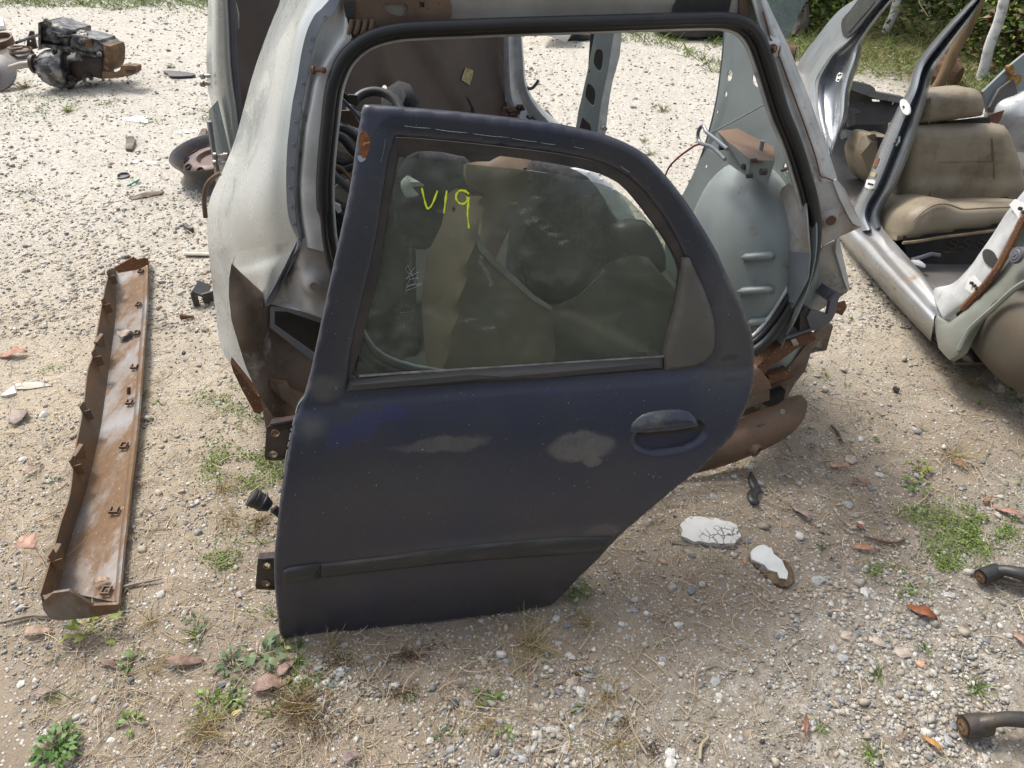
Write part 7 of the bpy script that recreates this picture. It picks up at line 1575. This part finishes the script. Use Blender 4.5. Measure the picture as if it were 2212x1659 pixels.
for w_ in [('leafy', 128, 1622, 96, 'largest leafy weed clump, at the bottom left corner', (0.11, 0.2, 0.05), 90), ('leafy', 282, 1565, 52, 'small bright leafy weed right of the bottom left clump', G3, 16), ('leafy', 205, 1368, 90, 'large-leaved weed just in front of the near end of the trough', YG, 9),
           ('leafy', 195, 1345, 36, 'small yellow-green weed touching the near end of the trough', YG, 12), ('leafy', 118, 1425, 32, 'tiny two-leaved seedling left, below the trough', G2, 6), ('leafy', 452, 1515, 52, 'bright leafy weed, left of a paired weed at lower left', G3, 20),
           ('leafy', 505, 1515, 54, 'bright leafy weed, right of a paired weed at lower left', G3, 20), ('leafy', 425, 1350, 44, 'sprig with greyish leaves left of the bottom corner of the blue door', G2, 10), ('leafy', 290, 1430, 50, 'low weed on a dry leaf at lower left', G1, 14),
           ('leafy', 500, 1440, 60, 'leafy weed between the lower left pair and the blue door', G2, 22), ('leafy', 570, 1420, 75, 'broad grey-green weed just below the corner of the blue door', G2, 22), ('leafy', 607, 1398, 34, 'bright light green weed touching the bottom corner of the blue door', YG, 22),
           ('leafy', 510, 1490, 40, 'small weed above the lower left pair', G1, 12), ('leafy', 675, 1460, 46, 'pale grey-green weed right of the large brown leaf', G2, 12), ('leafy', 750, 1428, 22, 'tiny green weed in bare soil below the blue door', G3, 9), ('leafy', 1035, 1508, 38, 'dark green weed among pebbles, centre bottom', G1, 18),
           ('leafy', 955, 1590, 34, 'weed at the bottom edge, left of the pebble heap', G2, 14), ('leafy', 1003, 1588, 24, 'small weed at the bottom edge beside the pebble heap', G1, 8), ('leafy', 1258, 1535, 42, 'two-leaved weed on the soil right of centre at the bottom', G1, 8),
           ('leafy', 1090, 1585, 36, 'low weed on pebbles at the bottom edge', G3, 16), ('leafy', 1245, 1602, 22, 'tiny dark weed at the bottom edge right of centre', G1, 7), ('leafy', 1892, 945, 26, 'lone sprig with three leaves on a stem, right side', G3, 6), ('leafy', 1985, 1010, 40, 'upper yellow-green sprig of the tall weed at right', YG, 16),
           ('leafy', 1975, 1050, 48, 'lower green part of the tall weed at right', G3, 16), ('leafy', 2195, 862, 40, 'spiky green weed at the right edge', G3, 18), ('leafy', 2205, 1042, 28, 'round-leaved weed at the right edge', G3, 6), ('leafy', 2120, 875, 22, 'small yellowish weed left of the spiky weed at right', YG, 9),
           ('leafy', 1785, 812, 24, 'small yellowish weed between the bumper beam and the silver shell', YG, 8), ('leafy', 1830, 835, 16, 'tiny weed right of the bumper beam', G1, 6), ('leafy', 2168, 1100, 26, 'small weed beside the mossy gravel at right', G2, 7), ('leafy', 1995, 930, 20, 'small weed in gravel above the tall weed', G3, 6),
           ('leafy', 585, 1238, 20, 'small weed by the lower hinge', G1, 6), ('leafy', 450, 1210, 26, 'seedling in the soil halfway between trough and door', G3, 8), ('leafy', 310, 852, 22, 'tiny weed at the right side of the trough', G3, 7), ('leafy', 343, 868, 24, 'yellow-green weed right of the trough', YG, 8), ('leafy', 113, 1040, 30, 'pale weed left of the trough', G2, 8),
           ('grass', 140, 1510, 80, 'thin green grass tuft at lower left', YG, 12), ('grass', 425, 1378, 60, 'grass tuft below the grey-leaved sprig', G3, 20), ('grass', 455, 1555, 75, 'yellow-green grass tuft in dry grass at lower left', YG, 26), ('grass', 640, 1430, 70, 'green grass under the bottom edge of the blue door', G1, 26),
           ('grass', 585, 1535, 60, 'thin grass below the large brown leaf', G3, 14), ('grass', 560, 1175, 60, 'long-bladed grass beside the blue door edge', G3, 10), ('grass', 650, 1395, 44, 'short grass touching the bottom of the blue door', G1, 18), ('grass', 1072, 1500, 46, 'grass tuft beside the dark green weed at centre bottom', G3, 20),
           ('grass', 1880, 1630, 56, 'spiky grass tuft at the bottom right', G3, 30), ('grass', 2112, 1495, 62, 'green grass tuft beside the lower control arm', G3, 30), ('grass', 1898, 1460, 42, 'small grass tuft on pebbles at right', G1, 20), ('grass', 1775, 1190, 44, 'thin grass blades on the gravel right of the plaster chunk', G2, 10),
           ('grass', 1770, 1575, 42, 'grass tuft on pebbles at lower right', G3, 16), ('grass', 1995, 1400, 40, 'grass tuft beside the dark pebbles', G3, 18), ('grass', 148, 240, 36, 'bright grass tuft below the gearbox', YG, 40), ('grass', 55, 190, 40, 'straw-coloured grass tuft left of the gearbox foot', (0.3, 0.27, 0.1), 50),
           ('grass', 368, 146, 20, 'small grass tuft behind the black plastic sheet', YG, 30), ('grass', 1840, 690, 16, 'tiny green grass tuft between the shells', G3, 14), ('grass', 1405, 335, 30, 'grass seen through the shell just above the blue door', (0.27, 0.27, 0.1), 30), ('grass', 1390, 305, 26, 'sparse grass beyond the shell opening', (0.27, 0.27, 0.1), 24),
           ('grass', 1432, 240, 34, 'grass patch on pale gravel seen through the shell', (0.25, 0.27, 0.08), 40), ('dry', 330, 1345, 70, 'pale dry tuft beside the near end of the trough', DRY, 40), ('dry', 335, 1450, 90, 'pale dry stalks at lower left', DRY, 30), ('dry', 450, 1580, 110, 'dead grass heap around the yellow-green tuft', DRY, 90),
           ('dry', 640, 1530, 130, 'wide brown dead grass mat at bottom left of centre', (0.3, 0.21, 0.1), 120), ('dry', 1150, 1395, 120, 'round dry grass rosette under the right part of the door', DRY, 110), ('dry', 720, 1400, 90, 'dry stalks at the bottom edge of the blue door', DRY, 40), ('dry', 1270, 1350, 80, 'dry stalks on dirt right of the rosette', DRY, 40),
           ('dry', 1330, 1620, 90, 'dry grass at the bottom edge right of centre', DRY, 50), ('dry', 1050, 1570, 70, 'dry tuft among pebbles at the bottom', DRY, 50), ('dry', 1310, 1500, 90, 'thin dry straw patch on the soil right of the two-leaved weed', DRY, 40), ('dry', 500, 1120, 80, 'dry grass beside the wiring plug', DRY, 50),
           ('dry', 480, 1060, 70, 'dry grass left of the upper hinge', DRY, 50), ('dry', 560, 1130, 60, 'brown dry grass under the wiring plug', (0.28, 0.2, 0.09), 60), ('dry', 2060, 985, 90, 'dry grass on gravel at right', DRY, 60), ('dry', 2100, 830, 60, 'dry grass beside the silver shell front', DRY, 40)]:
    weed(w_[0], w_[1], w_[2], w_[3], w_[4], w_[5], n=w_[6])

# ------------------------------------------------------------------ fallen leaves
def fallen(u, v, L, ang, label, col, w=0.45, lob=0.0, lift=0.012):
    p = gp(u, v); z = (CAMH - p.z) / -ray(u, v).z; L = L / FL * z
    a = math.radians(ang); A = Vector((math.cos(a), math.sin(a), 0)); Bn = Vector((-math.sin(a), math.cos(a), 0)); n = 9
    V = []; F = []
    for i in range(n):
        t = i / (n - 1); ww = w * L * 0.5 * (math.sin(math.pi * min(t * 0.95 + 0.03, 1)) ** 0.7) * (1 - 0.25 * t) * (1 + lob * (1 if i % 2 else -0.6))
        c = p + A * (t - .5) * L + Vector((0, 0, lift + 0.07 * L * math.sin(t * 5)))
        V += [c + Bn * ww + Vector((0, 0, 0.22 * ww * (1 + math.sin(i)))), c - Vector((0, 0, 0.002)), c - Bn * ww + Vector((0, 0, 0.3 * ww * (1 + math.cos(i * 1.7))))]
    for i in range(n - 1):
        b = i * 3; F += [(b, b + 3, b + 4, b + 1), (b + 1, b + 4, b + 5, b + 2)]
    k = len(V); s0 = p - A * L * 0.5; V += [s0 + Vector((0, 0, lift)), s0 + Vector((0, 0.002, lift)), s0 - A * L * .2 + Vector((0, 0, lift * .3))]; F.append((k, k + 1, k + 2))
    o = mesh_obj('fallen_leaf', V, F, 'dry_leaf', None, 60, loc=p, cols=np.tile(np.array(col), (len(V), 1)) * (1 + rng.uniform(-.15, .15, (len(V), 1))))
    sd_ = o.modifiers.new('thickness', 'SOLIDIFY'); sd_.thickness = 0.0006
    tag(o, label, 'leaf', 'fallen leaves on the ground')
PUR, TAN, ORG, RED = (0.3, 0.2, 0.16), (0.45, 0.28, 0.17), (0.5, 0.22, 0.07), (0.25, 0.07, 0.025)
for f_ in [(92, 1232, 55, 150, 'pinkish brown dead leaf lying on the near left rim of the trough', (0.45, 0.27, 0.2), 0.8, .3, .1), (278, 738, 38, 80, 'pale curled dead leaf inside the trough', (0.42, 0.34, 0.29), 0.8, .25, .035), (228, 1270, 30, 20, 'small brown leaf bit inside the near end of the trough', (0.36, 0.24, 0.17), .6, .2, .03),
           (592, 1482, 85, 20, 'large brown dead leaf below the left corner of the blue door', PUR, 0.5, .12), (620, 1448, 50, 60, 'smaller brown leaf just above the large dead leaf', PUR, .5, .1), (30, 770, 60, 190, 'reddish brown leaf at the left edge, beside the trough', (0.36, 0.19, 0.13), .45, .2),
           (45, 905, 58, 100, 'grey-purple oak-like leaf at the left edge', (0.33, 0.27, 0.24), .7, .35), (75, 1020, 45, 60, 'thin dry leaf left of the trough', PUR, .35, 0), (85, 1370, 55, 10, 'flat brown leaf below the near end of the trough', (0.38, 0.27, 0.2), .45, .1), (400, 1435, 85, 5, 'long curled brown leaf at lower left', (0.24, 0.15, 0.11), .3, .15),
           (235, 1440, 45, 170, 'dark reddish leaf at lower left centre', (0.2, 0.12, 0.1), .3, .1), (105, 1500, 45, 40, 'dark curled leaf beside the thin grass tuft', (0.3, 0.24, 0.2), .5, .1), (515, 1545, 30, 40, 'pale yellow leaf at lower left', (0.5, 0.42, 0.18), .4, 0), (1812, 1012, 45, 175, 'tan dead leaf on gravel at right', TAN, .35, .1),
           (1750, 968, 22, 160, 'small dark brown leaf above the tan leaf', PUR, .4, .1), (1862, 1045, 30, 140, 'brown leaf left of the tall weed', (0.34, 0.18, 0.13), .4, 0), (2070, 1008, 34, 130, 'rusty brown leaf at right above the moss', (0.33, 0.15, 0.09), .35, .1), (2130, 1085, 28, 20, 'small orange-brown leaf right of the moss', (0.38, 0.2, 0.12), .4, .1),
           (2175, 1112, 65, 140, 'long red-brown leaf at the right edge', (0.4, 0.22, 0.17), .25, 0), (1988, 1328, 62, 140, 'glossy red-brown leaf, most vivid, right side', (0.28, 0.09, 0.03), .45, 0), (1948, 1597, 26, 0, 'small brown leaf bit near the bottom right grass', PUR, .4, 0), (2008, 1610, 45, 125, 'orange pointed leaf at lower right', (0.5, 0.24, 0.06), .3, 0),
           (1855, 1142, 24, 110, 'small red leaf on gravel', (0.34, 0.1, 0.05), .4, 0), (1862, 1190, 52, 165, 'tan-red leaf on pebbles right of the plaster chunk', (0.42, 0.22, 0.14), .3, 0), (1728, 1112, 62, 120, 'greyish long leaf beside the black rubber scrap', (0.34, 0.27, 0.23), .3, .1), (1606, 1218, 16, 90, 'tiny orange chip beside the plaster chunk', (0.55, 0.27, 0.16), .6, 0),
           (2198, 1385, 40, 100, 'pinkish leaf at the right edge below the upper control arm', (0.4, 0.26, 0.2), .5, .2), (1738, 1570, 55, 70, 'thin red-brown leaf on the concrete at lower right', (0.28, 0.12, 0.08), .2, 0), (760, 1640, 40, 30, 'purple-grey leaf piece at the bottom edge', (0.26, 0.19, 0.18), .6, .1), (2198, 1270, 34, 150, 'orange-brown leaf under the upper control arm', (0.42, 0.18, 0.09), .4, 0)]:
    fallen(*f_)

# ------------------------------------------------------------------ bigger loose stones, one object each
LGT, MID, DRK, PNK = (0.6, 0.58, 0.54), (0.42, 0.42, 0.41), (0.22, 0.23, 0.24), (0.48, 0.4, 0.33)
LMK = [(1535, 1142, 'cracked plaster slab'), (1665, 1210, 'bright white plaster chunk'), (1632, 1050, 'black rubber scrap'), (1150, 1395, 'round dry grass rosette'), (1258, 1535, 'two-leaved weed'), (1035, 1508, 'dark green weed'), (592, 1482, 'large brown dead leaf'), (610, 1380, 'bottom left door corner'), (1200, 1310, 'bottom right door corner'), (480, 1515, 'paired leafy weeds'),
       (128, 1622, 'largest leafy weed clump'), (1988, 1328, 'glossy red-brown leaf'), (2125, 1243, 'upper control arm'), (2095, 1570, 'lower control arm'), (2008, 1610, 'orange pointed leaf'), (1680, 900, 'bumper beam'), (1975, 1040, 'tall weed at right'), (1812, 1012, 'tan dead leaf'), (570, 1080, 'wiring plug'), (590, 1240, 'lower hinge'), (590, 955, 'upper hinge'), (290, 900, 'trough middle'), (180, 1300, 'near trough end'),
       (285, 570, 'far trough end'), (640, 1530, 'brown dead grass mat'), (1530, 1610, 'curved pale stick'), (1770, 1575, 'grass tuft at lower right'), (2112, 1495, 'spiky grass by the control arm'), (282, 1565, 'small bright leafy weed'), (750, 1428, 'tiny green weed below the door'), (1834, 1378, 'long angular pale stone'), (45, 905, 'oak-like dead leaf'), (400, 1435, 'long curled brown leaf'), (2040, 1140, 'green moss patch')]
USED = set()
def place_label(u, v, s, w):
    c = sorted(LMK, key=lambda q: math.hypot(q[0] - u, q[1] - v))
    for rank, adj in enumerate(('', 'small ', 'angular ', 'rounded ')):
        if adj == 'small ' and s > 18: continue
        for q in c[:5]:
            dx, dy = u - q[0], v - q[1]
            a = ('right of' if dx > 0 else 'left of') if abs(dx) > 2.2 * abs(dy) else ('below' if dy > 0 else 'above') if abs(dy) > 2.2 * abs(dx) else ('below and ' if dy > 0 else 'above and ') + ('right of' if dx > 0 else 'left of')
            d = math.hypot(dx, dy); nr = 'just ' if d < 45 else ('' if d < 130 else 'well ')
            if adj in ('angular ', 'rounded '): continue
            L = '%s%s stone lying %s%s the %s' % (adj, w, nr, a, q[2])
            if L not in USED: USED.add(L); return L
    return '%s stone lying loose on the bare yard ground' % w
def big_stone(u, v, s, col, label=None):
    p = gp(u, v); z = (CAMH - p.z) / -ray(u, v).z; r = s / 2 / FL * z
    V, F = [], []
    B = ICO_V * (1 + rng.uniform(-.34, .26, (12, 1))) * np.array([r * 1.1, r * .85, r * .6])
    th = rng.uniform(0, 6.28); c_, s_ = math.cos(th), math.sin(th)
    P = np.stack([B[:, 0] * c_ - B[:, 1] * s_ + p.x, B[:, 0] * s_ + B[:, 1] * c_ + p.y, B[:, 2] + p.z + r * .06], 1)
    Pm = []; Fm = []
    e = {}
    Pl = [tuple(q) for q in P]
    def mid(i, j):
        k = (min(i, j), max(i, j))
        if k not in e:
            q = (np.array(Pl[i]) + np.array(Pl[j])) / 2; q += rng.normal(0, r * .06, 3); e[k] = len(Pl); Pl.append(tuple(q))
        return e[k]
    for a, b, c in ICO_F.tolist():
        x, y, w = mid(a, b), mid(b, c), mid(c, a); Fm += [(a, x, w), (x, b, y), (w, y, c), (x, y, w)]
    o = mesh_obj('stone', Pl, Fm, 'stone', None, 0, loc=p, cols=np.tile(np.array(col), (len(Pl), 1)) * (1 + rng.uniform(-.08, .08, (len(Pl), 1))))
    kind_ = {LGT: 'whitish', MID: 'mid-grey', DRK: 'dark blue-grey', PNK: 'pinkish beige'}.get(col)
    tag(o, label or place_label(u, v, s, kind_), 'stone', None if label else 'loose %s stones' % kind_)
for s_ in [(853, 1482, 24, LGT), (1130, 1640, 28, MID), (1121, 1693 - 60, 22, DRK), (1182, 1414, 18, DRK), (1234, 1419, 22, LGT), (1237, 1475, 34, PNK), (1255, 1494, 26, LGT), (1267, 1465, 24, MID), (1280, 1450, 22, DRK), (1226, 1416, 18, MID), (1200, 1337, 22, LGT), (1225, 1352, 20, DRK), (1207, 1390, 18, MID),
           (1345, 1349, 18, LGT), (1337, 1363, 16, MID), (1358, 1376, 18, MID), (1370, 1297, 18, MID), (1454, 1266, 22, MID), (1493, 1276, 24, DRK), (1466, 1350, 22, LGT), (1430, 1425, 20, MID), (1430, 1434, 16, LGT), (1545, 1474, 26, MID), (1553, 1505, 20, LGT), (1448, 1628, 28, LGT), (1448, 1650, 34, LGT),
           (1158, 1590, 30, LGT), (1190, 1575, 26, LGT), (1140, 1620, 26, MID), (1220, 1620, 28, MID), (1300, 1583, 18, DRK), (1305, 1596, 20, LGT), (1335, 1545, 20, MID), (1312, 1490, 30, MID), (1350, 1485, 16, MID), (1834, 1378, 42, PNK, 'largest pale stone, long and angular, on gravel at lower right'), (1802, 1403, 22, MID), (1820, 1423, 22, MID),
           (1897, 1388, 32, PNK), (1945, 1412, 36, PNK), (1990, 1436, 26, (0.6, 0.36, 0.24), 'orange-pink stone on the dark pebbles at right'), (1764, 1256, 34, MID), (1868, 1280, 30, LGT), (1795, 1305, 20, LGT), (1756, 1560, 26, MID), (1785, 1530, 16, DRK), (2020, 1500, 22, LGT), (1992, 1560, 24, MID), (2046, 1600, 26, MID), (2060, 1570, 24, DRK),
           (1688, 1368, 20, MID), (1680, 1376, 16, DRK), (2050, 1286, 26, LGT), (2063, 1340, 18, LGT), (2130, 1385, 22, DRK), (2152, 840, 44, PNK, 'pale beige rock in the shade of the silver shell'), (1836, 995, 34, PNK), (1900, 1028, 24, LGT), (1860, 950, 20, LGT), (1830, 1092, 28, MID), (1700, 945, 18, MID), (1552, 960, 20, LGT),
           (1540, 1075, 22, MID), (1620, 1010, 16, LGT), (1640, 1045, 20, MID), (1585, 1030, 16, LGT), (1575, 905 + 100, 18, LGT), (830, 1505 - 22, 16, MID), (745, 1395, 16, MID), (905, 1390, 16, MID), (735, 1455, 22, MID), (718, 1480, 22, DRK), (745, 1476, 20, LGT), (645, 1470, 24, LGT), (630, 1500, 18, MID), (695, 1515, 22, MID),
           (50, 995, 22, LGT), (105, 1040, 16, LGT), (95, 898, 24, LGT), (165, 910, 14, LGT), (340, 780, 14, LGT), (155, 645, 14, MID), (140, 650, 14, DRK), (192, 625, 14, DRK), (470, 872, 14, LGT), (545, 1090, 16, LGT), (570, 1070, 16, DRK), (400, 1130, 14, DRK), (425, 1085, 14, LGT), (405, 1475, 18, LGT), (480, 1478, 24, DRK), (500, 1495, 20, DRK),
           (45, 1480, 20, LGT), (75, 1470, 16, LGT), (95, 1590, 18, LGT), (210, 1540, 22, PNK), (285, 1530, 20, PNK), (240, 1600, 20, LGT), (930, 1600, 18, LGT), (1093, 1500, 20, LGT), (1010, 1520, 20, MID), (985, 1515, 18, DRK), (1037, 1335 + 130, 22, MID), (1068, 1470, 20, PNK)]:
    big_stone(*s_)
